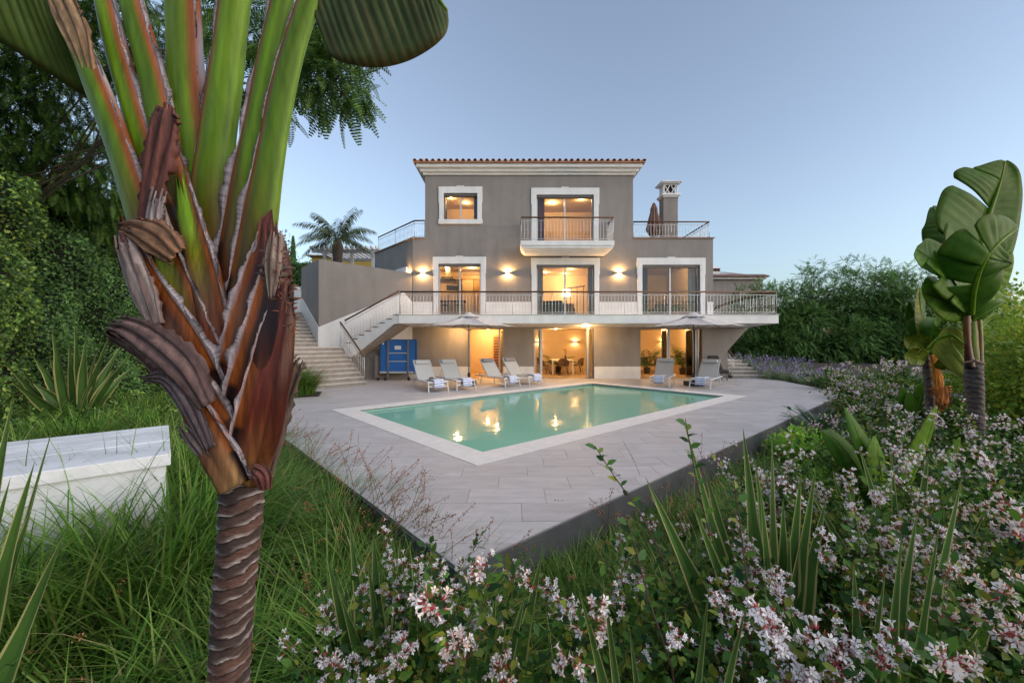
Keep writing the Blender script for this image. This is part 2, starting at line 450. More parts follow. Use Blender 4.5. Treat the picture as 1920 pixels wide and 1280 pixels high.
# ---------------------------------------------------------------- pool
M['pool'] = mat('pool_plaster', (.42, .78, .66), .7, .08, 1.2)
bas = MB()
pi = [(p.x, p.y) for p in ccw([(p.x, p.y) for p in cop_in]) ] if False else CIc
zb = -1.45
bas.add([(p[0], p[1], zb) for p in pi], [tuple(range(4))])
for i in range(4):
    a, b = pi[i], pi[(i + 1) % 4]
    bas.add([(a[0], a[1], zb), (b[0], b[1], zb), (b[0], b[1], -.05), (a[0], a[1], -.05)], [(3, 2, 1, 0)])
bo = tag(bas.build('pool_basin', M['pool']), kind='structure')
def water():
    m, nt, b = nodes('pool_water')
    t = nt.nodes.new('ShaderNodeBsdfTransparent'); t.inputs['Color'].default_value = (.50, .86, .74, 1)
    df = nt.nodes.new('ShaderNodeBsdfDiffuse'); df.inputs['Color'].default_value = (.29, .64, .47, 1)
    m0 = nt.nodes.new('ShaderNodeMixShader'); m0.inputs[0].default_value = .72
    nt.links.new(t.outputs[0], m0.inputs[1]); nt.links.new(df.outputs[0], m0.inputs[2])
    g = nt.nodes.new('ShaderNodeBsdfGlossy'); g.inputs['Roughness'].default_value = .04
    f = nt.nodes.new('ShaderNodeFresnel'); f.inputs['IOR'].default_value = 1.33
    ms = nt.nodes.new('ShaderNodeMixShader')
    tc = nt.nodes.new('ShaderNodeTexCoord'); n = nt.nodes.new('ShaderNodeTexNoise'); n.inputs['Scale'].default_value = 2.2; n.inputs['Detail'].default_value = 3
    nt.links.new(tc.outputs['Object'], n.inputs['Vector'])
    bp = nt.nodes.new('ShaderNodeBump'); bp.inputs['Strength'].default_value = .09; bp.inputs['Distance'].default_value = .05
    nt.links.new(n.outputs['Fac'], bp.inputs['Height']); nt.links.new(bp.outputs[0], g.inputs['Normal']); nt.links.new(bp.outputs[0], f.inputs['Normal'])
    nt.links.new(f.outputs[0], ms.inputs[0]); nt.links.new(m0.outputs[0], ms.inputs[1]); nt.links.new(g.outputs[0], ms.inputs[2])
    nt.links.new(ms.outputs[0], nt.nodes['Material Output'].inputs['Surface'])
    return m
wm = MB(); wm.add([(p[0], p[1], -.07) for p in CIc], [(0, 1, 2, 3)])
tag(wm.build('pool_water', water()), kind='structure')

# ---------------------------------------------------------------- house
villa = thing('villa', 'three storey taupe rendered villa with lit windows and white trims behind the pool', 'house', (2.3, YF, 0))
def wall_xz(mb, x0, x1, z0, z1, y0, y1, holes, mi=0):
    """solid wall in the XZ plane from y0 (front) to y1, rectangular holes (x0,x1,z0,z1)"""
    xs = sorted({x0, x1, *[h[0] for h in holes], *[h[1] for h in holes]}); zs = sorted({z0, z1, *[h[2] for h in holes], *[h[3] for h in holes]})
    xs = [v for v in xs if x0 <= v <= x1]; zs = [v for v in zs if z0 <= v <= z1]
    def solid(i, j):
        if i < 0 or j < 0 or i >= len(xs) - 1 or j >= len(zs) - 1: return False
        cx, cz = (xs[i] + xs[i + 1]) / 2, (zs[j] + zs[j + 1]) / 2
        return not any(h[0] < cx < h[1] and h[2] < cz < h[3] for h in holes)
    for i in range(len(xs) - 1):
        for j in range(len(zs) - 1):
            if not solid(i, j): continue
            a, b, c, d = xs[i], xs[i + 1], zs[j], zs[j + 1]
            mb.add([(a, y0, c), (b, y0, c), (b, y0, d), (a, y0, d)], [(0, 1, 2, 3)], mi)
            mb.add([(a, y1, c), (b, y1, c), (b, y1, d), (a, y1, d)], [(3, 2, 1, 0)], mi)
            if not solid(i - 1, j): mb.add([(a, y0, c), (a, y1, c), (a, y1, d), (a, y0, d)], [(3, 2, 1, 0)], mi)
            if not solid(i + 1, j): mb.add([(b, y0, c), (b, y1, c), (b, y1, d), (b, y0, d)], [(0, 1, 2, 3)], mi)
            if not solid(i, j - 1): mb.add([(a, y0, c), (b, y0, c), (b, y1, c), (a, y1, c)], [(3, 2, 1, 0)], mi)
            if not solid(i, j + 1): mb.add([(a, y0, d), (b, y0, d), (b, y1, d), (a, y1, d)], [(0, 1, 2, 3)], mi)
ZT, ZS = 2.74, 2.40            # terrace floor / underside of its front edge
ZC = 2.31                      # ground floor ceiling at the facade
Z1 = fz(447)                   # roof terrace level
Z2 = fz(329)                   # underside of the cornice
XA, XB = fx(774), fx(1337); XC, XD = fx(797), fx(1187)
WT = .3
# openings as photographed: (px0, px1, py_top, py_bottom)
OPEN1 = [(822, 901, 495, None), (1006, 1114, 497, None), (1204, 1312, 497, None)]
OPEN2 = [(832, 895, 363, 412), (1006, 1113, 366, None)]
OPEN0 = [(881, 943, 617), (1001, 1114, 615.5), (1201, 1317, 617)]
Z2F = 5.62
holes = []
for a, b, t in OPEN0: holes.append((fx(a), fx(b), 0.0, fz(t)))
for a, b, t, c in OPEN1: holes.append((fx(a), fx(b), ZT + .02, fz(t)))
for a, b, t, c in OPEN2: holes.append((fx(a), fx(b), fz(c) if c else Z2F + .1, fz(t)))
w = MB()
low = [h for h in holes if h[3] < 6]; up = [h for h in holes if h[3] > 6]
XL0 = -7.2                      # ground floor runs on to the left under the stair
wall_xz(w, XL0, XB, -.3, ZC, YF, YF + WT, [h for h in low if h[3] < 2.5])
wall_xz(w, XA, XB, ZC + .0, Z1, YF, YF + WT, [h for h in low if h[3] > 2.5] + [(h[0], h[1], h[2], 9) for h in up if h[2] < Z1])
wall_xz(w, XC, XD, Z1, Z2 + .3, YF, YF + WT, [(h[0], h[1], min(h[2], Z1) if h[2] < Z1 else h[2], h[3]) for h in up])
YB = 25.0
# side and back walls
w.box(XB - WT, XB, YF + WT, YB, -.3, Z1)
w.box(XD - WT, XD, YF + WT, YB, Z1, Z2 + .3)
w.box(XC, XC + WT, YF + WT, YB, Z1, Z2 + .3)
w.box(XC, XB, YB, YB + .3, -.3, Z1)
w.box(XC, XD, YB + .002, YB + .298, Z1, Z2 + .3)
# slanted flank on the left
fl0 = Vector((XA, YF + WT, 0)); fld = W.copy()
q = [Vector((XA, YF + WT, 0)), Vector((XA, YF + WT, 0)) + fld * 4.2, Vector((XA, YF + WT, 0)) + fld * 4.2 + U * .3, Vector((XA + .42, YF + WT, 0))]
q = [Vector((XA, YF, 0)) , Vector((XA, YF, 0)) + fld * 4.2, Vector((XA, YF, 0)) + fld * 4.2 + U * .3, Vector((XA, YF, 0)) + U * .3 ]
q[0] = Vector((XA - .002, YF + .003, 0)); q[3] = Vector((XA + .2, YF + .2, 0))
w.prism([(p.x, p.y) for p in q], ZC, Z1 - .002)
w.build('wall', M['stucco'], villa)
# roof terrace coping lines
cp = MB(); cp.box(XD + .003, XB + .06, YF - .06, YF + WT, Z1 + .0, Z1 + .045)
qq = [Vector((XA - .04, YF - .06, 0)), Vector((XC - .003, YF - .06, 0)), Vector((XC - .003, YF + .3, 0)), Vector((XA + .2, YF + .3, 0)), Vector((XA, YF, 0)) + fld * 4.2 + U * .3, Vector((XA, YF, 0)) + fld * 4.2 - U * .06]
cp.prism([(p.x, p.y) for p in qq], Z1, Z1 + .045)
cp.build('parapet_cap', mat('clay_cap', (.3, .2, .15), .8), villa, bevel=.006)
fl = MB(); fl.box(XD, XB - WT, YF + WT, YB, Z1 - .25, Z1 - .01)
fl.prism([(-4.2, YF + WT), (XC, YF + WT), (XC, YB), (-7.0, 21.5)], Z1 - .25, Z1 - .01)
fl.build('terrace_floor', M['concrete'], villa)

# terrace slab with sloping underside
XT0, XT1 = PX(748, YT), PX(1460, YT)
s = MB()
vs = []
for x in (XT0, XT1):
    vs += [(x, YT, ZS), (x, YT, ZT), (x, YF - .001, ZT), (x, YF - .001, ZC + .005)]
s.add(vs, [(0, 1, 2, 3), (7, 6, 5, 4), (0, 4, 5, 1), (1, 5, 6, 2), (2, 6, 7, 3), (3, 7, 4, 0)])
# part past the house on the right
s.add([(XB + .001, YF - .001, ZC + .005), (XT1, YF - .001, ZC + .005), (XT1, YF + 1.1, ZC - .02), (XB + .001, YF + 1.1, ZC - .02),
       (XB + .001, YF - .001, ZT), (XT1, YF - .001, ZT), (XT1, YF + 1.1, ZT), (XB + .001, YF + 1.1, ZT)],
      [(0, 3, 2, 1), (4, 5, 6, 7), (1, 2, 6, 5), (2, 3, 7, 6), (3, 0, 4, 7)])
s.build('terrace_slab', M['white'], villa)
nz = MB(); nz.box(XT0 - .0, XT1 + .03, YT - .03, YT + .25, ZT + .003, ZT + .028)
nz.build('terrace_edge', M['coping'], villa, bevel=.005)
# painted soffit (taupe, as the ground floor walls)
# white plinth bands
pb = MB(); pz = fz(687)
cuts = sorted((fx(a), fx(b)) for a, b, t in OPEN0)
xs = [XL0] + [v for c in cuts for v in c] + [XB]
for a, b in zip(xs[::2], xs[1::2]): MB().box(a, b, YF - .025, YF - .001, -.02, pz).build('plinth', M['white'], villa, bevel=.004)
pb2z = fz(566)
c1 = [(fx(811), fx(911)), (fx(996), fx(1124)), (fx(1195), fx(1326))]
xs = [XA] + [v for c in c1 for v in c] + [XB]
for a, b in zip(xs[::2], xs[1::2]): MB().box(a, b, YF - .025, YF - .001, ZT + .001, pb2z).build('plinth', M['white'], villa, bevel=.004)
# cornice under the roof: three stepped mouldings
co = MB()
zc0, zc1 = fz(329), PZ(303, 17.62)
for k, (dy, za, zb_) in enumerate([(.08, 0, .25), (.2, .25, .55), (.33, .55, 1.0)]):
    a = zc0 + (zc1 - zc0) * za; b = zc0 + (zc1 - zc0) * zb_
    co.box(XC - dy, XD + dy, YF - dy, YF - .002, a, b)
    co.box(XC - dy, XC - .002, YF - .002, YB, a, b); co.box(XD + .002, XD + dy, YF - .002, YB, a, b)
co.build('cornice', M['trim'], villa, bevel=.012)
# hipped roof and its tiles
EV = .42
ze = zc1 + .02
roof = MB()
rx0, rx1, ry0, ry1 = XC - EV, XD + EV, YF - EV, YB + EV
rh = .9
rid0, rid1 = (rx0 + 4.2, (ry0 + ry1) / 2, ze + rh), (rx1 - 4.2, (ry0 + ry1) / 2, ze + rh)
roof.add([(rx0, ry0, ze), (rx1, ry0, ze), (rx1, ry1, ze), (rx0, ry1, ze), rid0, rid1], [(0, 1, 5, 4), (1, 2, 5), (2, 3, 4, 5), (3, 0, 4), (0, 3, 2, 1)])
roof_o = roof.build('roof', M['terracotta'], villa)
def barrel(mb_l=.46, r=.085, n=7):
    mb = MB()
    for k, (rr, ex) in enumerate([(r, 0), (r - .016, 0)]):
        for yy, sc_ in ((0, 1.0), (mb_l, .86)):
            for i in range(n):
                t = math.pi * i / (n - 1); mb.v.append((math.cos(t) * rr * sc_, yy, math.sin(t) * rr * sc_))
    for i in range(n - 1):
        mb.f += [(i, i + 1, n + i + 1, n + i), (2 * n + i, 3 * n + i, 3 * n + i + 1, 2 * n + i + 1), (i, 2 * n + i, 2 * n + i + 1, i + 1)]
    mb.m = [0] * len(mb.f); return mb
bt = barrel(); bme = bt.mesh('roof_tile', M['terracotta'], smooth=False)
nt_ = 39; slope = math.atan2(rh, (ry1 - ry0) / 2)
for i in range(nt_):
    o = link('roof_tile', bme, roof_o); x = rx0 + .06 + (rx1 - rx0 - .12) * i / (nt_ - 1)
    o.location = Vector((x + rng.uniform(-.006, .006), ry0 - .05 + rng.uniform(-.01, .01), ze - .01)) - org(villa); o.rotation_euler = (slope, 0, rng.uniform(-.03, .03))
for sgn, xx in ((1, rx0 - .05), (-1, rx1 + .05)):
    for i in range(12):
        o = link('roof_tile', bme, roof_o); o.location = Vector((xx, ry0 + .25 + i * .23, ze - .01)) - org(villa)
        o.rotation_euler = (slope * 1.2, 0, -math.pi / 2 * sgn)
rm = MB()
for i in range(nt_):
    for k in range(1, 6):
        x = rx0 + .06 + (rx1 - rx0 - .12) * i / (nt_ - 1)
        if x - rx0 < k * .42 * 1.1 or rx1 - x < k * .42 * 1.1: continue
        Mx = Matrix.Translation((x, ry0 - .05 + k * .4, ze - .01 + math.tan(slope) * k * .4)) @ Matrix.Rotation(slope - .05, 4, 'X')
        rm.add([Mx @ Vector(v) for v in bt.v], bt.f)
tag(rm.build('upper_tiles', M['terracotta'], roof_o), kind='stuff')
eb = MB()                                           # mortar row under the eave tiles
eb.box(rx0 + .0, rx1 - .0, ry0 - .0, ry0 + .04, ze - .07, ze - .004); eb.box(rx0, rx0 + .04, ry0 + .042, ry1, ze - .07, ze - .004); eb.box(rx1 - .04, rx1, ry0 + .042, ry1, ze - .07, ze - .004)
eb.build('eave_course', M['terracotta'], roof_o)
md = MB(); md.lathe([(.34, 0), (.36, .06), (.2, .22), (0.02, .26)], 12, (PX(822, 18.6), 18.6, ze + .02))
md.build('roof_vent', M['steel'], roof_o, smooth=True)

# ---------------------------------------------------------------- windows
def window(pa, pb, pt, zb, frame_pad, sur_bottom, leaves=2, sill=False, key=True, top_extra=.10, blind=.1, mirror=False):
    """white moulded surround (part) with frame, mullion and panes as its pieces"""
    x0, x1, z1 = fx(pa), fx(pb), fz(pt)
    p = frame_pad; y = YF
    m = MB(); t = .05
    m.box(x0 - p, x0 - .002, y - t, y - .001, sur_bottom, z1 + top_extra + p)
    m.box(x1 + .002, x1 + p, y - t, y - .001, sur_bottom, z1 + top_extra + p)
    m.box(x0 - .002, x1 + .002, y - t, y - .001, z1 + top_extra * .1, z1 + top_extra + p)
    zz = z1 - .42
    for sx in ((x0 - p - .028, x0 - p), (x1 + p, x1 + p + .028)):
        m.box(sx[0], sx[1], y - t, y - .001, zz, z1 + top_extra + p)
    if key: m.box((x0 + x1) / 2 - .17, (x0 + x1) / 2 + .17, y - t - .008, y - .002, z1 + top_extra + p + .002, z1 + top_extra + p + .04)
    if sill: m.box(x0 - p - .03, x1 + p + .03, y - .09, y - .001, sur_bottom - p, sur_bottom)
    wo_ = m.build('window', M['trim'], villa, bevel=.008)
    f = MB(); yf = y + .14; fw = .05
    f.box(x0, x0 + fw, yf, yf + .07, zb, z1); f.box(x1 - fw, x1, yf, yf + .07, zb, z1)
    f.box(x0 + fw, x1 - fw, yf, yf + .07, z1 - blind, z1); f.box(x0 + fw, x1 - fw, yf, yf + .07, zb, zb + .06)
    f.build('frame', M['dark_alu'] if sill else M['alu'], wo_, bevel=.004)
    xm = (x0 + x1) / 2
    mu = MB(); mu.box(xm - .035, xm + .035, yf - .03, yf + .045, zb + .06, z1 - blind); mu.build('mullion', M['alu'], wo_, bevel=.003)
    g = MB(); g.box(x0 + fw, xm - .035, yf + .02, yf + .028, zb + .06, z1 - blind); g.build('pane', M['glass'], wo_)
    g = MB(); g.box(xm + .035, x1 - fw, yf + .045, yf + .053, zb + .06, z1 - blind); g.build('pane', M['glass'], wo_)
    bl = MB(); bl.box(x0 + .003, x1 - .003, y + .03, y + .13, z1 - .09, z1 - .003); bl.build('shutter_box', M['dark_alu'], wo_)
    return wo_
for a, b, t, c in OPEN1: window(a, b, t, ZT + .02, .22, ZT + .03)
window(832, 895, 363, fz(412), .2, fz(412), sill=True)
window(1006, 1113, 366, Z2F + .1, .22, Z2F + .11)
# ground floor: folded door leaves
def leaf(x, w_, ang, z1, y=None, dark=False, nm='folding_door'):
    y = YF + .1 if y is None else y
    Mx = Matrix.Translation((x, y, 0)) @ Matrix.Rotation(ang, 4, 'Z')
    f = MB(); z0 = .02
    for (a, b, c, d) in ((0, .05, z0, z1), (w_ - .05, w_, z0, z1), (.05, w_ - .05, z0, z0 + .07), (.05, w_ - .05, z1 - .07, z1)): f.box(a, b, -.03, .03, c, d, M=Mx)
    o = f.build(nm, M['dark_alu'] if dark else M['alu'], villa, bevel=.004)
    g = MB(); g.box(.05, w_ - .05, -.004, .004, z0 + .07, z1 - .07, M=Mx); g.build('pane', M['glass'], o)
    return o
zt0 = fz(616)
leaf(fx(1002), .30, R(0), zt0); leaf(fx(1002) + .34, .78, R(95), zt0)
leaf(fx(1104), .22, R(0), zt0, dark=True); leaf(fx(1103), .8, R(84), zt0)
leaf(fx(1253.5), .78, R(88), zt0); leaf(fx(1257), .55, R(85), zt0)
leaf(fx(1302), .75, R(90), zt0, dark=True); leaf(fx(1307), .75, R(92), zt0); leaf(fx(1311), .75, R(94), zt0)
leaf(fx(936), .7, R(80), zt0)

# ---------------------------------------------------------------- rooms
YR = 22.6
def room(x0, x1, z0, z1, yb=YR, wallm='cream', yf=YF + WT + .005, ceil=None):
    m = MB()
    m.add([(x0, yf, z0), (x1, yf, z0), (x1, yb, z0), (x0, yb, z0), (x0, yf, z1), (x1, yf, z1), (x1, yb, z1), (x0, yb, z1)],
          [(3, 2, 6, 7), (0, 3, 7, 4), (2, 1, 5, 6)], 0)
    m.add([(x0, yf, z0), (x1, yf, z0), (x1, yb, z0), (x0, yb, z0)], [(0, 1, 2, 3)], 1)
    m.add([(x0, yf, z1), (x1, yf, z1), (x1, yb, z1), (x0, yb, z1)], [(3, 2, 1, 0)], 0)
    return m.build('room_lining', [M[wallm], M['room_floor']], villa)
room(-2.6, -.2, .006, 2.3, 21.2)                # hallway behind the open door
room(.1, 4.5, .006, 2.3, YR)                    # dining room
room(4.8, 8.7, .006, 2.3, YR)                   # lounge
ZT1 = 5.4
room(-3.9, -.3, ZT + .012, ZT1, 21.5, 'cream'); room(.1, 4.9, ZT + .012, ZT1); room(5.1, 8.7, ZT + .012, ZT1)
room(-3.55, -.6, Z2F + .05, 8.6, 21); room(-.3, 5.1, Z2F + .05, 8.6, 21.5)
fs = MB(); fs.box(XC + .1, XB - WT - .005, YF + WT + .003, YB - .01, 2.33, ZT - .004); fs.box(XC + .1, XB - WT - .005, YF + WT + .003, YB - .01, ZT1 + .02, Z2F + .03)
fs.build('floor_slab', M['concrete'], villa)

# ---------------------------------------------------------------- railings (parts of the villa)
def baluster_mesh(h):
    m = MB(); m.tube([(0, 0, 0), (0, 0, h * .46), (0, 0, h * .5), (0, 0, h * .54), (0, 0, h)], [.0075, .0075, .016, .0075, .0075], 6, caps=False)
    return m
def railing(parent, name, pts, top=.93, post_gap=1.55, gap=.133, kick=.1, light=False, cap=.034, ends=True):
    """pts: floor line (world). Handrail, posts and balusters all stand vertical on it."""
    pts = [Vector(p) for p in pts]
    rail = MB(); up_ = Vector((0, 0, 1))
    rail.tube([p + up_ * (top - .13) for p in pts], .011, 6); rail.tube([p + up_ * kick for p in pts], .011, 6)
    o = rail.build(name, M['steel'], parent)
    h = MB(); h.tube([p + up_ * top for p in pts], cap, 10); h.build('handrail', M['wood'], o, smooth=True)
    bm_ = baluster_mesh(top - .13 - kick).mesh('baluster', M['steel'], smooth=True)
    pm = MB().tube([(0, 0, 0), (0, 0, top - .02)], .013, 8).mesh('post', M['steel'], smooth=True)
    for a, b in zip(pts[:-1], pts[1:]):
        L = (b - a).length; hl = math.hypot(b.x - a.x, b.y - a.y); n = max(1, round(hl / gap))
        npst = max(1, round(hl / post_gap)); ps = {round(i * n / npst) for i in range(npst + 1)}
        for i in range(n + 1):
            p = a + (b - a) * (i / n)
            if i == n and not ((b - pts[-1]).length < 1e-6): continue
            if i in ps: q = link('post', pm, o); q.location = p - org(o)
            else: q = link('baluster', bm_, o); q.location = p + up_ * kick - org(o)
    return o
e = .04
railing(villa, 'terrace_railing', [(XT0 + .05, YT + e, ZT), (XT1 - .06, YT + e, ZT)])
railing(villa, 'terrace_side_railing', [(XT1 - .06, YT + e, ZT), (XT1 - .06, YF + .3, ZT), (XT1 - 1.0, YF + 1.0, ZT - .35), (XT1 - 1.75, YF + 1.0, ZT - 1.05)])
railing(villa, 'roof_terrace_railing', [(XD + .03, YF + .05, Z1 + .04), (XB - .15, YF + .05, Z1 + .04), (XB - .15, YF + 3.2, Z1 + .04)], top=.72, kick=.07)
A_ = Vector((XA, YF, Z1 + .04))
railing(villa, 'roof_terrace_railing', [Vector((XC - .03, YF + .05, Z1 + .04)), A_ + Vector((.05, .08, 0)), A_ + W * 3.9 + U * .08], top=.78, kick=.07)
# balcony
YBc = 16.9
bx0, bx1 = PX(976, YBc), PX(1152, YBc); bz1 = PZ(451, YBc); 
b = MB()
b.box(bx0, bx1, YBc, YF - .06, bz1 - .20, bz1); b.box(bx0 + .04, bx1 - .04, YBc + .04, YF - .06, bz1 - .30, bz1 - .202)
zl = bz1 - .30
b.add([(bx0 + .06, YBc + .06, zl - .003), (bx1 - .06, YBc + .06, zl - .003), (bx1 - .06, YF - .06, zl - .003), (bx0 + .06, YF - .06, zl - .003),
       (bx0 + .2, YBc + .35, zl - .13), (bx1 - .2, YBc + .35, zl - .13), (bx1 - .2, YF - .06, zl - .13), (bx0 + .2, YF - .06, zl - .13)],
      [(0, 4, 5, 1), (1, 5, 6, 2), (3, 7, 4, 0), (4, 7, 6, 5), (0, 1, 2, 3), (2, 6, 7, 3)])
b.build('balcony', M['trim'], villa, bevel=.01)
railing(villa, 'balcony_railing', [(bx0 + .03, YF - .08, bz1), (bx0 + .03, YBc + .04, bz1), (bx1 - .03, YBc + .04, bz1), (bx1 - .03, YF - .08, bz1)], top=.99, gap=.14, kick=.07)
# chimney
YK = 19.4
kx0, kx1 = PX(1244, YK), PX(1271, YK); kw = kx1 - kx0
k = MB(); zk = lambda py: PZ(py, YK)
k.box(kx0, kx1, YK, YK + kw * .8, Z1 - .1, zk(366))
ko = k.build('chimney', M['stucco'], villa)
k = MB()
k.box(kx0 - .1, kx1 + .1, YK - .1, YK + kw * .8 + .1, zk(367), zk(363.5)); k.box(kx0 - .05, kx1 + .05, YK - .05, YK + kw * .8 + .05, zk(370), zk(367.1))
zz0, zz1 = zk(363.5), zk(345)
for sx in (kx0, kx1 - .06): 
    for sy in (YK, YK + kw * .8 - .06): k.box(sx, sx + .06, sy, sy + .06, zz0, zz1)
k.box(kx0 + .06, kx1 - .06, YK + .003, YK + .055, zz0, zz0 + .05); k.box(kx0 + .06, kx1 - .06, YK + .003, YK + .055, zz1 - .05, zz1)
k.box(kx0 - .1, kx1 + .1, YK - .1, YK + kw * .8 + .1, zz1, zz1 + .05); k.box(kx0 - .16, kx1 + .16, YK - .16, YK + kw * .8 + .16, zz1 + .051, zz1 + .1)
k.add([(kx0 - .16, YK - .16, zz1 + .1), (kx1 + .16, YK - .16, zz1 + .1), (kx1 + .16, YK + kw * .8 + .16, zz1 + .1), (kx0 - .16, YK + kw * .8 + .16, zz1 + .1),
       (kx0 + .22, YK + .2, zz1 + .26), (kx1 - .22, YK + .2, zz1 + .26), (kx1 - .22, YK + kw * .8 - .2, zz1 + .26), (kx0 + .22, YK + kw * .8 - .2, zz1 + .26)],
      [(0, 1, 5, 4), (1, 2, 6, 5), (2, 3, 7, 6), (3, 0, 4, 7), (4, 5, 6, 7)])
k.build('chimney_crown', M['trim'], ko, bevel=.01)
k = MB(); xm = (kx0 + kx1) / 2
for c in (-.15, .15):
    for s_ in (-1, 1):
        k.tube([(xm + c - .12 * s_, YK + .03, zz0 + .03), (xm + c + .02 * s_, YK + .03, (zz0 + zz1) / 2), (xm + c + .12 * s_, YK + .03, zz1 - .03)], .025, 5)
for c in (.3, .7):
    for s_ in (-1, 1): k.tube([(kx0 + .03, YK + kw * .8 * c - .1 * s_, zz0 + .03), (kx0 + .03, YK + kw * .8 * c + .1 * s_, zz1 - .03)], .025, 5)
k.build('chimney_lattice', M['trim'], ko)
k = MB(); k.box(kx0 + .1, kx1 - .1, YK + .12, YK + kw * .8 - .1, zz0 + .001, zz1 - .001); k.build('chimney_core', M['dark'], ko)
# flank window
pF = Vector((XA, YF, 0)) + W * 1.05
MxF = Matrix.Translation(pF) @ Matrix.Rotation(math.atan2(W.y, W.x), 4, 'Z')
f = MB(); zf0, zf1 = 3.9, 5.1
f.box(-.55, .55, .0, .06, zf1 - .2, zf1, M=MxF); f.box(-.55, -.35, .0, .06, zf0, zf1 - .2, M=MxF); f.box(.35, .55, .0, .06, zf0, zf1 - .2, M=MxF)
fo = f.build('window', M['trim'], villa, bevel=.006)
f = MB(); f.box(-.35, .35, .004, .03, zf0, zf1 - .2, M=MxF); f.build('pane', M['dark_alu'], fo)
for kk in range(5):
    f = MB(); f.box(-.34, .34, .031, .045, zf1 - .3 - kk * .1, zf1 - .27 - kk * .1, M=MxF); f.build('slat', M['lightwood'], fo)
# ================================================================ lamps
def wall_lamp(px, py, Y, label, watts=14, rot=0.0, yoff=.07, grp='up and down wall lamps outside', scale=1.0, loc=None):
    p = P(px, py, Y) if loc is None else Vector(loc)
    t = thing('wall_lamp', label, 'wall lamp', p, grp)
    m = MB(); Mx = Matrix.Rotation(rot, 4, 'Z') @ Matrix.Scale(scale, 4)
    a, d, h, tk = .10, .13, .05, .012
    m.box(-a, a, -d, -d + tk, -h, h, M=Mx); m.box(-a, -a + tk, -d + tk, -.004, -h, h, M=Mx); m.box(a - tk, a, -d + tk, -.004, -h, h, M=Mx)
    m.box(-a + tk, a - tk, -.016, -.003, -h, h, M=Mx)
    m.build('lamp_shade', M['white'], t, local=True)
    b = MB(); b.box(-.045, .045, -.09, -.045, -.018, .018, M=Mx); b.build('bulb', M['lamp'], t, local=True)
    q = Mx @ Vector((0, -.067, 0))
    for s in (-1, 1):
        lamp('lamp_light', p + q + Vector((0, 0, .026 * s)), watts * (3.0 if 'outside' in grp else .9), .012, t)
    return t
wall_lamp(793, 512, YF, 'lit up and down wall lamp between the slanted flank and the kitchen door', 15)
wall_lamp(952, 512, YF, 'lit up and down wall lamp between the kitchen door and the middle door', 15)
wall_lamp(1160, 512, YF, 'lit up and down wall lamp between the middle door and the right-hand door', 15)
pl = Vector((XA, YF, 0)) + W * .32 - U * .002; pl.z = fz(512)
wall_lamp(0, 0, 0, 'lit wall lamp on the slanted flank beside its small window', 12, rot=math.atan2(W.y, W.x) + math.pi, loc=pl)
# indoor lamps on the ground floor back walls
for px, lab in ((1009, 'lit wall lamp on the dining room back wall, seen through the narrow folded door pane'),
                (1078, 'lit wall lamp on the dining room back wall above the chairs'),
                (1243, 'lit wall lamp on the lounge back wall above the bench'),
                (1284, 'lit wall lamp on the lounge back wall above the large palm')):
    wall_lamp(px, 641, YR - .002, lab, 9, grp='wall lamps in the garden rooms')

def downlight(x, y, z, label, watts, grp='ceiling downlights', r=.05, square=False, parent=None):
    m = MB()
    if square: m.box(-.16, .16, -.09, .09, -.025, -.002)
    else: m.lathe([(r, -.012), (r, -.002)], 14)
    o = m.build('downlight', M['lamp'], None, local=True); o.location = (x, y, z)
    ORG[o.name] = Vector((x, y, z)); tag(o, label, 'ceiling lamp', grp)
    lamp('lamp_light', (x, y, z - .06), watts, .04, o)
    return o
xs_, zs_ = PX(1098, 17.2), ZC + (ZS - ZC) * (YF - 17.2) / (YF - YT)
downlight(xs_, 17.2, zs_ + .004, 'lit flat lamp under the first floor terrace above the dining room door', 60, square=True)
downlight(PX(858, 17.3), 17.3, zs_ - .0, 'lit flat lamp under the terrace left of the hallway door', 36, square=True)
# hallway
downlight(PX(932, 19.2), 19.2, 2.295, 'downlight in the ground floor hallway ceiling', 46)
downlight(PX(915, 20.4), 20.4, 2.295, 'downlight deep in the ground floor hallway ceiling', 40)
downlight(2.2, 20.2, 2.295, 'downlight above the dining table', 48)
downlight(3.7, 19.4, 2.295, 'downlight near the folded dining room door', 34)
downlight(6.4, 20.0, 2.295, 'downlight in the lounge near the palms', 46)
downlight(8.0, 19.6, 2.295, 'downlight at the far end of the lounge', 32)
# kitchen, living room, right-hand room
downlight(PX(885, 20.2), 20.2, ZT1 - .004, 'downlight over the kitchen units', 52)
downlight(PX(835, 19.8), 19.8, ZT1 - .004, 'downlight over the kitchen island', 40)
for px, Y_, l in ((1030, 19.7, 'front left'), (1046, 19.2, 'front'), (1070, 20.6, 'middle'), (1023, 21.6, 'back left'), (1060, 22.0, 'back')):
    downlight(PX(px, Y_), Y_, ZT1 - .004, 'living room ceiling downlight, %s of the five' % l, 20)
downlight(PX(1246, 19.4), 19.4, ZT1 - .004, 'downlight in the right-hand first floor room', 40)
downlight(PX(1280, 21), 21, ZT1 - .004, 'downlight at the back of the right-hand first floor room', 26)
downlight(PX(845, 19.3), 19.3, 8.59, 'downlight behind the small upper window', 16)
downlight(PX(874, 20), 20, 8.59, 'second downlight behind the small upper window', 18)
downlight(PX(1035, 20), 20, 8.59, 'bedroom downlight behind the balcony door', 44)
downlight(PX(1090, 19.5), 19.5, 8.59, 'bedroom downlight behind the right sliding leaf of the balcony door', 26)

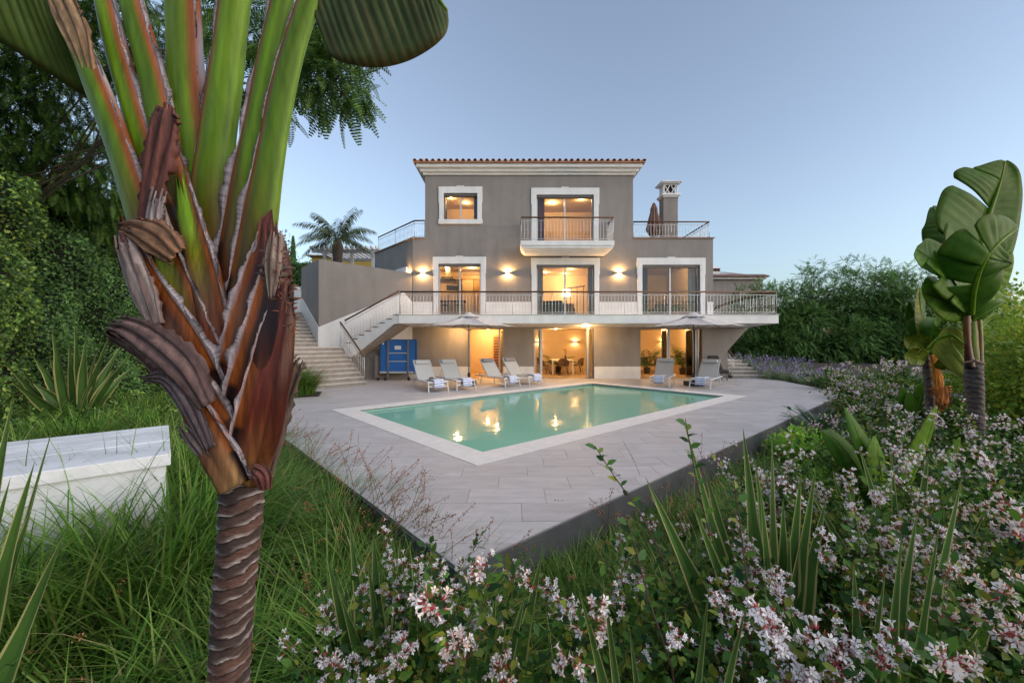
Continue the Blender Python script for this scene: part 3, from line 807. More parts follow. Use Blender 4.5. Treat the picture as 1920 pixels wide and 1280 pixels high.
# ================================================================ furniture indoors
def frond_plant(t, base, n, length, leaf_len, droop=1.0, spread=.5, m='palm_leaf', pairs=14, seed=0, name='frond', wid=.12, vmin=.5):
    r = np.random.default_rng(seed)
    for k in range(n):
        a = 2 * math.pi * (k + r.uniform(-.3, .3)) / n; el = r.uniform(vmin, 1.35)
        d = Vector((math.cos(a) * math.cos(el), math.sin(a) * math.cos(el), math.sin(el)))
        pts = []; p = Vector(base); L = length * r.uniform(.8, 1.1)
        for i in range(9):
            pts.append(p.copy()); p = p + d * (L / 8); d = (d + Vector((0, 0, -.16 * droop))).normalized()
        frond(t, pts, leaf_len, m, pairs, name, wid)
def frond(t, pts, leaf_len, m, pairs, name='frond', wid=.12, drop=.35):
    mb = MB(); mb.tube(pts, [.012 * (1 - .8 * i / (len(pts) - 1)) * leaf_len / .3 for i in range(len(pts))], 5)
    k = len(pts) - 1
    for j in range(pairs):
        f = .18 + .82 * j / (pairs - 1); i = min(int(f * k), k - 1); u_ = f * k - i
        p = pts[i].lerp(pts[i + 1], u_); d = (pts[i + 1] - pts[i]).normalized()
        s = d.cross(Vector((0, 0, 1)))
        s = s.normalized() if s.length > .05 else Vector((1, 0, 0))
        ll = leaf_len * (math.sin(math.pi * (.12 + .8 * f)) ** .6)
        for sg in (-1, 1):
            ld = (d * .75 + s * sg * 1.0 + Vector((0, 0, -drop * random.uniform(.6, 1.6)))).normalized()
            wv = d * (ll * wid)
            q = p + ld * ll * .5 + Vector((0, 0, .02 * ll))
            mb.add([p - wv * .3, q - wv * .6, p + ld * ll + Vector((0, 0, -.12 * ll)), q + wv * .6], [(0, 1, 2, 3)])
    return mb.build(name, M[m], t)
M['palm_leaf'] = leafmat('palm_leaf', [(.025, .05, .015), (.05, .085, .025)], .5, .2)
def potted_palm(x, y, z, label, n, L, seed, stand=.0):
    t = thing('potted_palm', label, 'potted plant', (x, y, z), 'potted palms in the garden rooms')
    MB().lathe([(.13, 0), (.17, .3), (.19, .32), (.16, .33)], 16, (x, y, z)).build('pot', M['concrete'], t, smooth=True)
    frond_plant(t, (x, y, z + .32), n, L, .34, 1.0, pairs=13, seed=seed, wid=.13)
    return t
potted_palm(PX(1047, 21.6), 21.6, .01, 'potted palm behind the dining table', 9, 1.15, 3)
potted_palm(PX(1213, 20.6), 20.6, .01, 'tall feathery potted palm at the left end of the lounge opening', 10, 1.45, 5)
potted_palm(PX(1280, 20.2), 20.2, .01, 'wide dark potted palm behind the folded lounge doors', 13, 1.25, 9)
# dining table
tx0, tx1, ty0, ty1 = 2.01, 3.08, 20.0, 21.4
t = thing('dining_table', 'slim white dining table seen through the open middle door', 'table', ((tx0 + tx1) / 2, 20.7, .008))
MB().box(tx0, tx1, ty0, ty1, .70, .74).build('table_top', M['white'], t, bevel=.004)
for x_ in (tx0, tx1 - .06):
    for y_ in (ty0, ty1 - .06): MB().box(x_, x_ + .06, y_, y_ + .06, .008, .698).build('leg', M['white'], t)
M['wicker'] = mat('brown_wicker', (.10, .055, .028), .7, .4, 40, .5, 120)
def chair(x, y, rz, label):
    t = thing('wicker_chair', label, 'chair', (x, y, .008), 'wicker dining chairs', rz)
    m = MB(); n = 9
    m.lathe([(.02, .42), (.24, .43), (.25, .46), (.02, .45)], 14); m.build('seat', M['wicker'], t, local=True, smooth=True)
    b = MB()
    for i in range(n):
        a0 = R(200) + R(140) * i / n; a1 = R(200) + R(140) * (i + 1) / n
        for r0, r1, z0, z1 in ((.25, .29, .44, .82),):
            h0 = z1 - .16 * abs((i - n / 2) / (n / 2)) ** 2; h1 = z1 - .16 * abs((i + 1 - n / 2) / (n / 2)) ** 2
            c = [(math.cos(a), math.sin(a)) for a in (a0, a1)]
            b.add([(c[0][0] * r0, c[0][1] * r0, z0), (c[1][0] * r0, c[1][1] * r0, z0), (c[1][0] * r1, c[1][1] * r1, h1), (c[0][0] * r1, c[0][1] * r1, h0),
                   (c[0][0] * (r0 + .02), c[0][1] * (r0 + .02), z0), (c[1][0] * (r0 + .02), c[1][1] * (r0 + .02), z0), (c[1][0] * (r1 + .02), c[1][1] * (r1 + .02), h1), (c[0][0] * (r1 + .02), c[0][1] * (r1 + .02), h0)],
                  [(0, 1, 2, 3), (7, 6, 5, 4), (3, 2, 6, 7), (0, 3, 7, 4), (1, 5, 6, 2)])
    b.build('backrest', M['wicker'], t, local=True)
    for sx in (-1, 1):
        for sy in (-1, 1): MB().tube([(.14 * sx, .14 * sy, .43), (.23 * sx, .23 * sy, 0)], .012, 6).build('leg', M['darkwood'], t, local=True)
    return t
chair(1.62, 20.2, R(-70), 'wicker chair at the left side of the dining table')
chair(1.62, 21.1, R(-95), 'wicker chair behind the left one at the dining table')
chair(3.35, 20.3, R(95), 'wicker chair at the right side of the dining table near the door')
chair(3.4, 21.1, R(85), 'wicker chair at the right back of the dining table')
chair(2.55, 19.7, R(180), 'wicker chair at the near end of the dining table, its back to the terrace')
# vase with dried grass
t = thing('vase', 'vase of dried stems on the dining table', 'vase', (2.8, 20.9, .742))
MB().lathe([(.05, 0), (.07, .1), (.04, .2), (.05, .22)], 14, (2.8, 20.9, .742)).build('vessel', M['darkwood'], t, smooth=True)
m = MB()
for i in range(22):
    a = random.uniform(0, 6.3); r_ = random.uniform(.03, .2)
    m.tube([(2.8, 20.9, .94), (2.8 + math.cos(a) * r_ * .5, 20.9 + math.sin(a) * r_ * .5, 1.15), (2.8 + math.cos(a) * r_, 20.9 + math.sin(a) * r_, random.uniform(1.25, 1.4))], [.003, .004, .016], 4)
m.build('dried_stems', M['lightwood'], t)
# lounge bench
bx0_, bx1_, by_ = PX(1196, 20.9), PX(1249, 20.9), 20.9
t = thing('bench', 'light wooden bench with a dark seat pad in the lounge', 'bench', ((bx0_ + bx1_) / 2, by_, .008))
MB().box(bx0_, bx1_, by_, by_ + .6, .36, .42).build('seat', M['lightwood'], t, bevel=.006)
MB().box(bx0_ + .02, bx1_ - .02, by_ + .01, by_ + .59, .422, .50).build('seat_pad', M['dark'], t, bevel=.02)
for x_ in (bx0_ + .02, bx1_ - .09):
    for y_ in (by_ + .02, by_ + .52): MB().box(x_, x_ + .07, y_, y_ + .06, .008, .358).build('leg', M['lightwood'], t)
MB().box(bx0_ + .1, bx1_ - .1, by_ + .05, by_ + .55, .1, .13).build('shelf', M['lightwood'], t)
for x_, l in ((PX(1208, 21.2), 'left'), (PX(1236, 21.2), 'right')):
    c = MB().box(-.24, .24, -.07, .07, .0, .36).build('cushion', M['darkwood'] if l == 'right' else M['dark'], None, bevel=.06, local=True)
    c.location = (x_, 21.28, .50); c.rotation_euler = (R(-14), 0, 0); tag(c, 'dark cushion at the %s end of the lounge bench' % l, 'cushion', 'cushions on the lounge bench')
# hallway door at its end
t = thing('inner_door', 'brown louvred door at the end of the lit hallway', 'door', (PX(938, 21.1), 21.1, .008))
hx0, hx1 = PX(924, 21.15), PX(942, 21.15)
MB().box(hx0, hx1, 21.12, 21.16, .01, 2.02).build('door_leaf', M['lightwood'], t)
for k in range(12): MB().box(hx0 + .07, hx1 - .2, 21.095, 21.118, .2 + k * .145, .3 + k * .145).build('slat', M['wood'], t)
MB().box(hx1 - .17, hx1 - .02, 21.09, 21.118, .06, 1.97).build('stile', M['darkwood'], t)
# kitchen
Zk = ZT + .014
def boxthing(name, label, cat, b, m, bevel=.01, group=None):
    x0, x1, y0, y1, z0, z1 = b; c = ((x0 + x1) / 2, (y0 + y1) / 2, z0)
    return c
t = thing('kitchen_island', 'wooden kitchen island with a dark worktop behind the left door', 'kitchen unit', (-2.9, 19.6, Zk))
MB().box(-3.75, -2.35, 19.5, 20.1, Zk, Zk + .86).build('cabinet', M['lightwood'], t, bevel=.006)
MB().box(-3.8, -2.28, 19.42, 20.15, Zk + .862, Zk + .91).build('worktop', M['dark'], t, bevel=.004)
t = thing('kitchen_units', 'cream kitchen wall units with a built-in oven', 'kitchen unit', (-2.3, 21.2, Zk))
for k in range(4): MB().box(-3.85 + k * .62, -3.26 + k * .62, 21.0, 21.48, Zk + (.95 if k < 2 else .0), ZT1 - .5).build('cabinet_door', M['cream'] if k != 3 else M['lightwood'], t, bevel=.008) if k > 1 else MB().box(-3.85 + k * .62, -3.26 + k * .62, 21.0, 21.48, Zk, Zk + .9).build('cabinet_door', M['cream'], t, bevel=.008)
MB().box(-3.9, -.4, 21.05, 21.48, ZT1 - .46, ZT1 - .28).build('bulkhead', M['lightwood'], t)
t = thing('oven', 'black oven in the kitchen back wall', 'oven', (PX(848, 20.95), 20.95, 4.3))
MB().box(PX(837, 20.9), PX(860, 20.9), 20.9, 20.99, PZ(544, 20.9), PZ(534, 20.9)).build('oven_door', M['dark'], t, bevel=.01)
MB().box(PX(840, 20.9), PX(857, 20.9), 20.87, 20.895, PZ(536, 20.9), PZ(535.2, 20.9)).build('handle', M['steel'], t)
t = thing('range_hood', 'steel range hood hanging over the kitchen island', 'range hood', (PX(842, 20), 20, PZ(526, 20)))
hx = PX(840, 20)
MB().box(hx - .45, hx + .4, 19.7, 20.3, PZ(526, 20), PZ(523.5, 20)).box(hx - .3, hx + .3, 19.8, 20.2, PZ(523.4, 20), PZ(519, 20)).build('canopy', M['dark_alu'], t, bevel=.02)
MB().box(hx - .1, hx + .12, 19.9, 20.12, PZ(518.9, 20), ZT1 - .004).build('flue', M['steel'], t, bevel=.01)
for x_, l in ((-3.2, 'left'), (-2.55, 'right')):
    t = thing('bar_stool', 'dark bar stool at the %s of the kitchen island' % l, 'stool', (x_, 19.1, Zk), 'stools at the kitchen island')
    MB().lathe([(.17, .62), (.18, .66), (.02, .67)], 14, (x_, 19.1, Zk)).build('seat', M['dark'], t, smooth=True)
    MB().tube([(x_, 19.1, Zk + .02), (x_, 19.1, Zk + .62)], .025, 8).build('column', M['dark_alu'], t)
    MB().lathe([(.18, 0), (.17, .02)], 14, (x_, 19.1, Zk)).build('base', M['dark_alu'], t)
# living room
def sofa(x, y, rz, label, w_=1.5, m=None, z=Zk):
    m = m or M['dark']; t = thing('armchair' if w_ < 1 else 'sofa', label, 'armchair' if w_ < 1 else 'sofa', (x, y, z), None, rz)
    MB().box(-w_ / 2, w_ / 2, -.4, .4, .12, .42).build('seat', m, t, bevel=.05, local=True)
    MB().box(-w_ / 2, w_ / 2, .25, .45, .425, .85).build('backrest', m, t, bevel=.06, local=True)
    for s in (-1, 1): MB().box(s * w_ / 2 - .09, s * w_ / 2 + .09, -.4, .45, .12, .62).build('armrest', m, t, bevel=.05, local=True)
    for sx in (-1, 1):
        for sy in (-.3, .35): MB().box(sx * w_ * .42 - .03, sx * w_ * .42 + .03, sy - .03, sy + .03, 0, .118).build('leg', M['darkwood'], t, local=True)
    return t
sofa(PX(1037, 19.4), 19.4, R(160), 'dark sofa just inside the middle first floor door', 1.1)
sofa(PX(1056, 20.6), 20.6, R(200), 'dark armchair behind the sofa in the living room', .8, M['wicker'])
t = thing('table_lamp', 'lit table lamp glowing at the back of the living room', 'lamp', (PX(1062, 21.9), 21.9, Zk))
MB().lathe([(.22, 0), (.22, .03), (.03, .05), (.03, 1.45)], 14, (PX(1062, 21.9), 21.9, Zk)).build('stand', M['dark_alu'], t)
MB().lathe([(.26, 1.4), (.2, 1.75)], 18, (PX(1062, 21.9), 21.9, Zk)).build('lamp_shade', emat('lit_shade', (1, .62, .28), 5), t)
t = thing('inner_staircase_rail', 'dark sloping stair rail at the back of the living room', 'railing', (PX(1080, 21.6), 21.6, Zk))
MB().tube([(PX(1062, 21.6), 21.6, PZ(541, 21.6)), (PX(1097, 21.6), 21.6, PZ(536, 21.6))], .03, 8).build('handrail', M['darkwood'], t)
for px in (1070, 1082, 1094): MB().tube([(PX(px, 21.6), 21.6, Zk), (PX(px, 21.6), 21.6, PZ(541 - (px - 1062) * .143, 21.6))], .02, 6).build('post', M['darkwood'], t)
def curtain(px0, px1, z0, z1, label, m=None, Y_=18.55):
    x0, x1 = PX(px0, Y_), PX(px1, Y_); n = 26; mb = MB()
    for i in range(n + 1):
        x = x0 + (x1 - x0) * i / n; y = Y_ + .04 * math.sin(i * 1.45)
        mb.v += [(x, y, z0), (x, y, z1)]
    for i in range(n): mb.f.append((2 * i, 2 * i + 2, 2 * i + 3, 2 * i + 1)); mb.m.append(0)
    o = mb.build('curtain', m or M['curtain'], None, smooth=True)
    md_ = o.modifiers.new('t', 'SOLIDIFY'); md_.thickness = .006
    tag(o, label, 'curtain', 'curtains behind the glass doors'); return o
curtain(1007, 1018, Zk, ZT1 - .1, 'gathered pale curtain at the left of the middle first floor door')
curtain(1102, 1113, Zk, ZT1 - .1, 'gathered pale curtain at the right of the middle first floor door')
curtain(1205, 1214, Zk, ZT1 - .1, 'grey curtain at the left of the right-hand first floor door', M['dark_alu'])
curtain(1290, 1310, Zk, ZT1 - .1, 'pale curtain at the right of the right-hand first floor door')
curtain(1007, 1021, Z2F + .06, 8.5, 'reddish curtain at the left of the balcony door', mat('red_curtain', (.42, .12, .09), .9))
curtain(832, 838, 6.5, 8.5, 'grey curtain at the left of the small upper window', M['dark_alu'])
curtain(889, 896, 6.5, 8.5, 'grey curtain at the right of the small upper window', M['dark_alu'])
potted_palm(PX(1255, 20.0), 20.0, Zk, 'bushy potted palm in the right-hand first floor room', 11, .95, 21)
sofa(PX(1238, 20.6), 20.6, R(180), 'wooden armchair in the right-hand first floor room', .8, M['darkwood'])
t = thing('bed', 'low bed with a dark headboard behind the balcony door', 'bed', (PX(1077, 20), 20, Z2F + .052))
MB().box(PX(1045, 20), PX(1105, 20), 19.3, 21.2, Z2F + .052, Z2F + .55).build('mattress', M['curtain'], t, bevel=.06)
MB().box(PX(1045, 20), PX(1105, 20), 19.2, 19.28, Z2F + .052, Z2F + .75).build('footboard', M['dark'], t, bevel=.01)

# ================================================================ stairs and walls on the left
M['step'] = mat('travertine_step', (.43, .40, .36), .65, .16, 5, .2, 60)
M['riser'] = mat('shade_darkened_riser', (.27, .245, .215), .75, .2, 5, .2, 60)  # step stone darkened, shadow lines under the nosings put into the colour
M['step_dark'] = mat('brown_step_tile', (.20, .155, .125), .7, .2, 5)
SD = Vector((-.75, .66, 0)); ED = Vector((.66, .75, 0))
B0 = Vector((-5.56, 15.28, 0)); RISE, TREAD, NST = .161, .245, 9
st = thing('garden_staircase', 'wide pale stone staircase climbing left of the house to a landing', 'staircase', B0)
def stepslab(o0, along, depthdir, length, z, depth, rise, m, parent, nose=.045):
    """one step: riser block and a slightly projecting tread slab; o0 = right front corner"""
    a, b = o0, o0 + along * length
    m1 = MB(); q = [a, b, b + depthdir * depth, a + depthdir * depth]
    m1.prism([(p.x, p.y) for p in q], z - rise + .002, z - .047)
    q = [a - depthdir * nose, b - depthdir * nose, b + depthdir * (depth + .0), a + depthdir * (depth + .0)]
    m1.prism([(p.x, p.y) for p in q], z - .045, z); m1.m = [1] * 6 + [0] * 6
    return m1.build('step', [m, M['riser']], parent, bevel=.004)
for k in range(NST):
    last = k == NST - 1
    stepslab(B0 + SD * TREAD * k, -ED, SD, 4.6, RISE * (k + 1), TREAD + .02 if not last else 1.55, RISE, M['step'], st)
    # body under the step
m = MB()
for k in range(NST - 1):
    a = B0 + SD * (TREAD * (k + 1) + .01) - ED * .01; b = a - ED * 4.55; c = b + SD * (1.45 + TREAD * (NST - 1 - k - 1)); d = a + SD * (1.45 + TREAD * (NST - 2 - k))
    m.prism([(p.x, p.y) for p in (a, b, c, d)], RISE * k + (-.2 if k == 0 else .001), RISE * (k + 1) - .001)
m.build('stair_body', M['white'], st)
ZL = RISE * NST
C0 = Vector((-8.36, 17.3, 0)); EW = Vector((XA - .03, YF - .004, 0)); LW = Vector((PX(565, 19.05), 19.05, 0))
d1 = (LW - C0).normalized(); n1 = Vector((d1.y, -d1.x, 0)); n1 = -n1 if n1.x > 0 else n1       # pointing away from the wall, to the left
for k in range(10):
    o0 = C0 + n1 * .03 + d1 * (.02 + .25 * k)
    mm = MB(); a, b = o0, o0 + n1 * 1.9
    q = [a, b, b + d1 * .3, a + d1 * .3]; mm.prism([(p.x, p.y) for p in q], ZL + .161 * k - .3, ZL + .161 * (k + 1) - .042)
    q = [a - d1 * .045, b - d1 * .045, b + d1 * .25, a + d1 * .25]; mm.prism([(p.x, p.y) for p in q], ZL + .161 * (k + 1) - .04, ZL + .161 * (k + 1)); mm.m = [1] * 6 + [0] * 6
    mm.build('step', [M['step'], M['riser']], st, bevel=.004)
mm = MB(); a = C0 + n1 * .02 + d1 * 2.55; b = a + n1 * 2.6; q = [a, b, b + d1 * 2.2, a + d1 * 2.2]
mm.prism([(p.x, p.y) for p in q], ZL, ZL + 1.62); mm.build('landing', M['step'], st)
# flight to the terrace
F0 = Vector((-7.02, 16.74, 0)); F1 = Vector((XT0 + .0, YT + .02, 0)); fd = (F1 - F0).normalized(); FL = (F1 - F0).length; fnn = Vector((-fd.y, fd.x, 0))
nF = 8; tr = FL / nF; rs = (ZT - ZL) / nF
for k in range(nF):
    a = F0 + fd * tr * k + fnn * .11; b = a + fd * (tr + .0); z = ZL + rs * (k + 1)
    mm = MB(); q = [a, b, b + fnn * .95, a + fnn * .95]; mm.prism([(p.x, p.y) for p in q], z - rs - .03, z)
    q = [a - fd * .02 - fnn * .0, b, b + fnn * .95, a - fd * .02 + fnn * .95]; mm.prism([(p.x, p.y) for p in q], z + .001, z + .03)
    mm.build('step', M['step_dark'], st)
mm = MB(); prof = [(0, ZL - .02)]
for k in range(nF): prof += [(tr * k, ZL + rs * (k + 1) - .02), (tr * (k + 1), ZL + rs * (k + 1) - .02)]
prof += [(FL, ZS + .0), (FL - .25, ZS - .03), (.35, ZL - .42), (0, ZL - .42)]
vs = []
for off in (0, .1):
    for s_, z_ in prof: p = F0 + fd * s_ + fnn * off; vs.append((p.x, p.y, z_))
n = len(prof)
mm.add(vs, [tuple(range(n)), tuple(range(2 * n - 1, n - 1, -1))] + [(i, n + i, n + (i + 1) % n, (i + 1) % n) for i in range(n)])
mm.build('stringer', M['white'], st)
mm = MB(); vs = []
for off in (.12, 1.05):
    for s_, z_ in ((0, ZL - .42), (.35, ZL - .42), (FL, ZS - .0), (FL, ZS + .06), (0, ZL - .2)): p = F0 + fd * s_ + fnn * off; vs.append((p.x, p.y, z_))
mm.add(vs, [tuple(range(5)), tuple(range(9, 4, -1))] + [(i, 5 + i, 5 + (i + 1) % 5, (i + 1) % 5) for i in range(5)])
mm.build('flight_underside', M['stucco'], st)
railing(st, 'stair_railing', [F0 + fnn * .05 + Vector((0, 0, ZL + .12)), F1 + fnn * .05 + Vector((.0, 0, ZT - .0))], top=.98, kick=.12, gap=.15)
railing(st, 'stair_railing', [B0 + SD * .06 - ED * .06 + Vector((0, 0, .10)), B0 + SD * (TREAD * 8 + .05) - ED * .06 + Vector((0, 0, ZL + .02))], top=1.0, kick=.08, gap=.14)
# high wall between the flights
t = thing('garden_wall', 'tall taupe corner wall between the two stair flights with a white foot band', 'wall', C0)
zC, zE, zLw = PZ(486, 17.3), PZ(512, 18.0), PZ(502, 19.05)
m = MB(); inner = Vector((-6.2, 20.4, 0)); th = .28
nE = (EW - C0).normalized(); nEi = Vector((-nE.y, nE.x, 0)); Ci = C0 + nEi * th + Vector((-.0, .12, 0)); Ei = EW + nEi * th + Vector((.0, -.0, 0)); Li = LW + (d1.cross(Vector((0, 0, 1)))).normalized() * th
vs = []
for p, z in ((C0, zC), (EW, zE), (Ei, zE), (Ci, zC), (Li, zLw), (LW, zLw)): vs += [(p.x, p.y, -.2), (p.x, p.y, z)]
m.add(vs, [(0, 2, 3, 1), (2, 4, 5, 3), (4, 6, 7, 5), (6, 8, 9, 7), (8, 10, 11, 9), (10, 0, 1, 11), (1, 3, 5, 7), (1, 7, 9, 11)])
m.build('wall_body', M['stucco'], t)
def band(pts, nrm, thick, name, parent):
    mm = MB(); k = len(pts); vs = [p + nrm * .002 for p in pts] + [p + nrm * thick for p in pts]
    mm.add(vs, [tuple(range(k)), tuple(range(2 * k - 1, k - 1, -1))] + [(i, k + i, k + (i + 1) % k, (i + 1) % k) for i in range(k)])
    return mm.build(name, M['white'], parent)
nR = Vector((nE.y, -nE.x, 0))
def onE(px, py):
    k = (px - 960) / 750; s_ = (k * C0.y - C0.x) / (nE.x - k * nE.y); p = C0 + nE * s_; p.z = PZ(py, p.y); return p
p1, p2, p3 = onE(597.5, 613), onE(757, 548), onE(773, 566)
band([Vector((C0.x, C0.y, ZL - .1)), Vector((p3.x, p3.y, ZL - .1)), p3, Vector((p2.x, p2.y, p2.z)), Vector((C0.x, C0.y, p1.z))], nR, .025, 'foot_band', t)
nLf = n1
zb0 = PZ(613, 17.3); zb1 = PZ(558, 18.9)
Lb = C0 + d1 * ((LW - C0).length - .15)
band([Vector((C0.x, C0.y, ZL - .1)), Vector((C0.x, C0.y, zb0)), Vector((Lb.x, Lb.y, zb1)), Vector((LW.x, LW.y, zb1)), Vector((LW.x, LW.y, ZL - .1))], nLf, .025, 'foot_band', t)
# gate with its pillar
gz = ZL + 1.62
gY = 20.3
t = thing('garden_gate', 'blue grey slatted metal gate at the top of the stairs', 'gate', (PX(543, gY), gY, gz))
M['gate'] = mat('blue_grey_paint', (.09, .12, .16), .5, .1, 5)
for k in range(5): MB().box(PX(524, gY), PX(553, gY), gY, gY + .04, gz + .08 + k * .2, gz + .26 + k * .2).build('slat', M['gate'], t, bevel=.004)
MB().box(PX(524, gY), PX(554, gY), gY - .05, gY - .01, gz + .40, gz + .45).build('crossbar', M['white'], t)
t = thing('gate_pillar', 'white round topped pillar beside the gate', 'pillar', (PX(558, gY), gY, gz))
MB().box(PX(553.5, gY), PX(563, gY), gY - .12, gY + .14, gz - .0, gz + 1.22).build('shaft', M['white'], t, bevel=.02)
MB().lathe([(.17, 0), (.14, .08), (.03, .12)], 16, (PX(558, gY), gY, gz + 1.221)).build('cap', M['white'], t, smooth=True)

# ---------------------------------------------------------------- right-hand stair
t = thing('side_staircase', 'pale stone steps and sloping wall at the right end of the house', 'staircase', (10.4, 18.1, 0))
m = MB(); y0, y1 = YF + .32, YF + 1.3
pr = [(1337, 612.4), (1402, 612.4), (1363, 659), (1366, 700), (1366, 709), (1337, 709)]
vs = []
for yy in (y0, y1):
    for px, py in pr: vs.append((PX(px, y0), yy, max(-.05, PZ(py, y0) if py > 613 else ZC - .022)))
n = len(pr); m.add(vs, [tuple(range(n))[::-1], tuple(range(n, 2 * n))] + [(i, (i + 1) % n, n + (i + 1) % n, n + i) for i in range(n)])
m.build('stair_wall', M['stucco'], t)
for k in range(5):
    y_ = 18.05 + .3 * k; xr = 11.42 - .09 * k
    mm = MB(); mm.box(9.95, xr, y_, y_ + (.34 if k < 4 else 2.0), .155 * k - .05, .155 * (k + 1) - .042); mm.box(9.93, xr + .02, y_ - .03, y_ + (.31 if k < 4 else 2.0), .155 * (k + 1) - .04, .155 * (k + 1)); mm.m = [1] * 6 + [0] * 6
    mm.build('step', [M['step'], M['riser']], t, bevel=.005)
railing(t, 'stair_railing', [(10.02, 19.2, .75), (10.06, 18.15, .05)], top=.92, gap=.12, kick=.06)
cx0, cy0 = 8.62, 16.98
t = thing('lounge_chair', 'black lounge chair standing by the right end wall of the house', 'chair', (cx0 + .3, cy0 + .3, 0))
MB().box(cx0, cx0 + .62, cy0, cy0 + .6, .3, .46).build('seat', M['dark'], t, bevel=.05)
MB().add([(cx0, cy0 + .5, .46), (cx0 + .62, cy0 + .5, .46), (cx0 + .62, cy0 + .62, .46), (cx0, cy0 + .62, .46), (cx0 + .03, cy0 + .68, 1.05), (cx0 + .5, cy0 + .68, 1.05), (cx0 + .5, cy0 + .77, 1.05), (cx0 + .03, cy0 + .77, 1.05)],
         [(0, 1, 5, 4), (1, 2, 6, 5), (2, 3, 7, 6), (3, 0, 4, 7), (4, 5, 6, 7), (0, 3, 2, 1)]).build('backrest', M['dark'], t, bevel=.04)
for x_ in (cx0 + .04, cx0 + .54):
    for y_ in (cy0 + .06, cy0 + .5): MB().box(x_, x_ + .04, y_, y_ + .04, 0.001, .298).build('leg', M['dark_alu'], t)

# ================================================================ pool furniture
M['sling'] = mat('grey_sling_fabric', (.42, .42, .41), .85, .08, 30, .3, 400)
M['sling_dark'] = mat('charcoal_sling_fabric', (.2, .2, .205), .85, .08, 30, .3, 400)
M['frame'] = mat('silver_frame', (.6, .6, .6), .4, .05, 9, metal=.2)
def towel_mat():
    m, nt, b = nodes('striped_towel'); b.inputs['Roughness'].default_value = .95
    tc = nt.nodes.new('ShaderNodeTexCoord'); w_ = nt.nodes.new('ShaderNodeTexWave'); w_.bands_direction = 'X'; w_.inputs['Scale'].default_value = 5.2; w_.inputs['Distortion'].default_value = .4
    uv = nt.nodes.new('ShaderNodeAttribute'); uv.attribute_name = 'Col'
    sx = nt.nodes.new('ShaderNodeSeparateColor'); nt.links.new(uv.outputs['Color'], sx.inputs[0])
    mm_ = nt.nodes.new('ShaderNodeMath'); mm_.operation = 'FRACT'; ml = nt.nodes.new('ShaderNodeMath'); ml.operation = 'MULTIPLY'; ml.inputs[1].default_value = 9
    nt.links.new(sx.outputs[0], ml.inputs[0]); nt.links.new(ml.outputs[0], mm_.inputs[0])
    r = nt.nodes.new('ShaderNodeValToRGB'); r.color_ramp.interpolation = 'CONSTANT'; e = r.color_ramp.elements
    e[0].color = (.78, .78, .8, 1); e[1].position = .55; e[1].color = (.16, .24, .5, 1)
    nt.links.new(mm_.outputs[0], r.inputs[0]); nt.links.new(r.outputs[0], b.inputs['Base Color']); return m
M['towel'] = towel_mat()
def make_lounger(label):
    """foot end towards local -Y, origin between the foot legs"""
    t = thing('sun_lounger', label, 'sun lounger', (0, 0, 0), 'sun loungers beside the pool')
    w2 = .33; f = MB()
    for s in (-1, 1):
        f.box(s * w2 - .02, s * w2 + .02, .0, 1.95, .30, .345)
    f.box(-w2, w2, -.0, .04, .30, .345); f.box(-w2 + .02, w2 - .02, 1.91, 1.95, .302, .343); f.box(-w2 + .02, w2 - .02, 1.08, 1.12, .302, .343)
    f.box(-w2, w2, -.02, .02, .17, .20)
    f.build('frame', M['frame'], t, bevel=.006, local=True)
    for s in (-1, 1):
        for y_, k in ((.03, -1), (1.5, 1)):
            MB().tube([(s * w2, y_, .32), (s * (w2 + .02), y_ + k * .08, .001)], .021, 8).build('leg', M['frame'], t, local=True)
    sl = MB(); sl.box(-w2 + .022, w2 - .022, .05, 1.1, .328, .338); sl.build('seat_sling', M['sling'], t, local=True)
    a = R(48); yb, zb = 1.1, .335; L = .84
    Mx = Matrix.Translation((0, yb, zb)) @ Matrix.Rotation(a, 4, 'X')
    b = MB(); b.box(-w2 + .02, w2 - .02, 0, L, .0, .012, M=Mx); b.box(-w2 - .002, -w2 + .02, 0, L, -.02, .018, M=Mx); b.box(w2 - .02, w2 + .002, 0, L, -.02, .018, M=Mx); b.box(-w2, w2, L, L + .03, -.02, .018, M=Mx)
    b.build('backrest', M['sling'], t, bevel=.004, local=True)
    p = MB(); p.box(-.27, .27, L - .19, L - .01, .014, .085, M=Mx); p.build('headrest', M['sling'], t, bevel=.035, local=True)
    q = MB()
    for s in (-1, 1): q.tube([Mx @ Vector((s * (w2 - .04), L * .6, -.02)), (s * (w2 - .04), 1.72, .33)], .011, 6)
    q.build('support_strut', M['frame'], t, local=True)
    return t
def towel(loc, rz, label, side=0.0):
    mb = MB(); prof = [(.42, .352), (.30, .358), (.15, .356), (.02, .37), (-.035, .36), (-.05, .30), (-.052, .2), (-.055, .12)]
    n = 8
    for j in range(n + 1):
        u_ = j / n
        for i, (y, z) in enumerate(prof):
            x = -.17 + .34 * u_ + side
            fold = .012 * math.sin(u_ * 9 + i)
            mb.v.append((x, y - (fold if i > 4 else 0), z + (abs(fold) if i <= 4 else (.012 * math.sin(u_ * 7) if i == 7 else 0)) + .012 * (u_ > .5))); mb.c.append((i / 7.0, u_, 0, 1))
    k = len(prof)
    for j in range(n):
        for i in range(k - 1): mb.f.append((j * k + i, j * k + i + 1, (j + 1) * k + i + 1, (j + 1) * k + i)); mb.m.append(0)
    o = mb.build('towel', M['towel'], None, smooth=True, local=True)
    s_ = o.modifiers.new('t', 'SOLIDIFY'); s_.thickness = .03; s_.offset = 1
    o.location = loc; o.rotation_euler = (0, 0, rz); tag(o, label, 'towel', 'striped towels on the sun loungers')
    return o
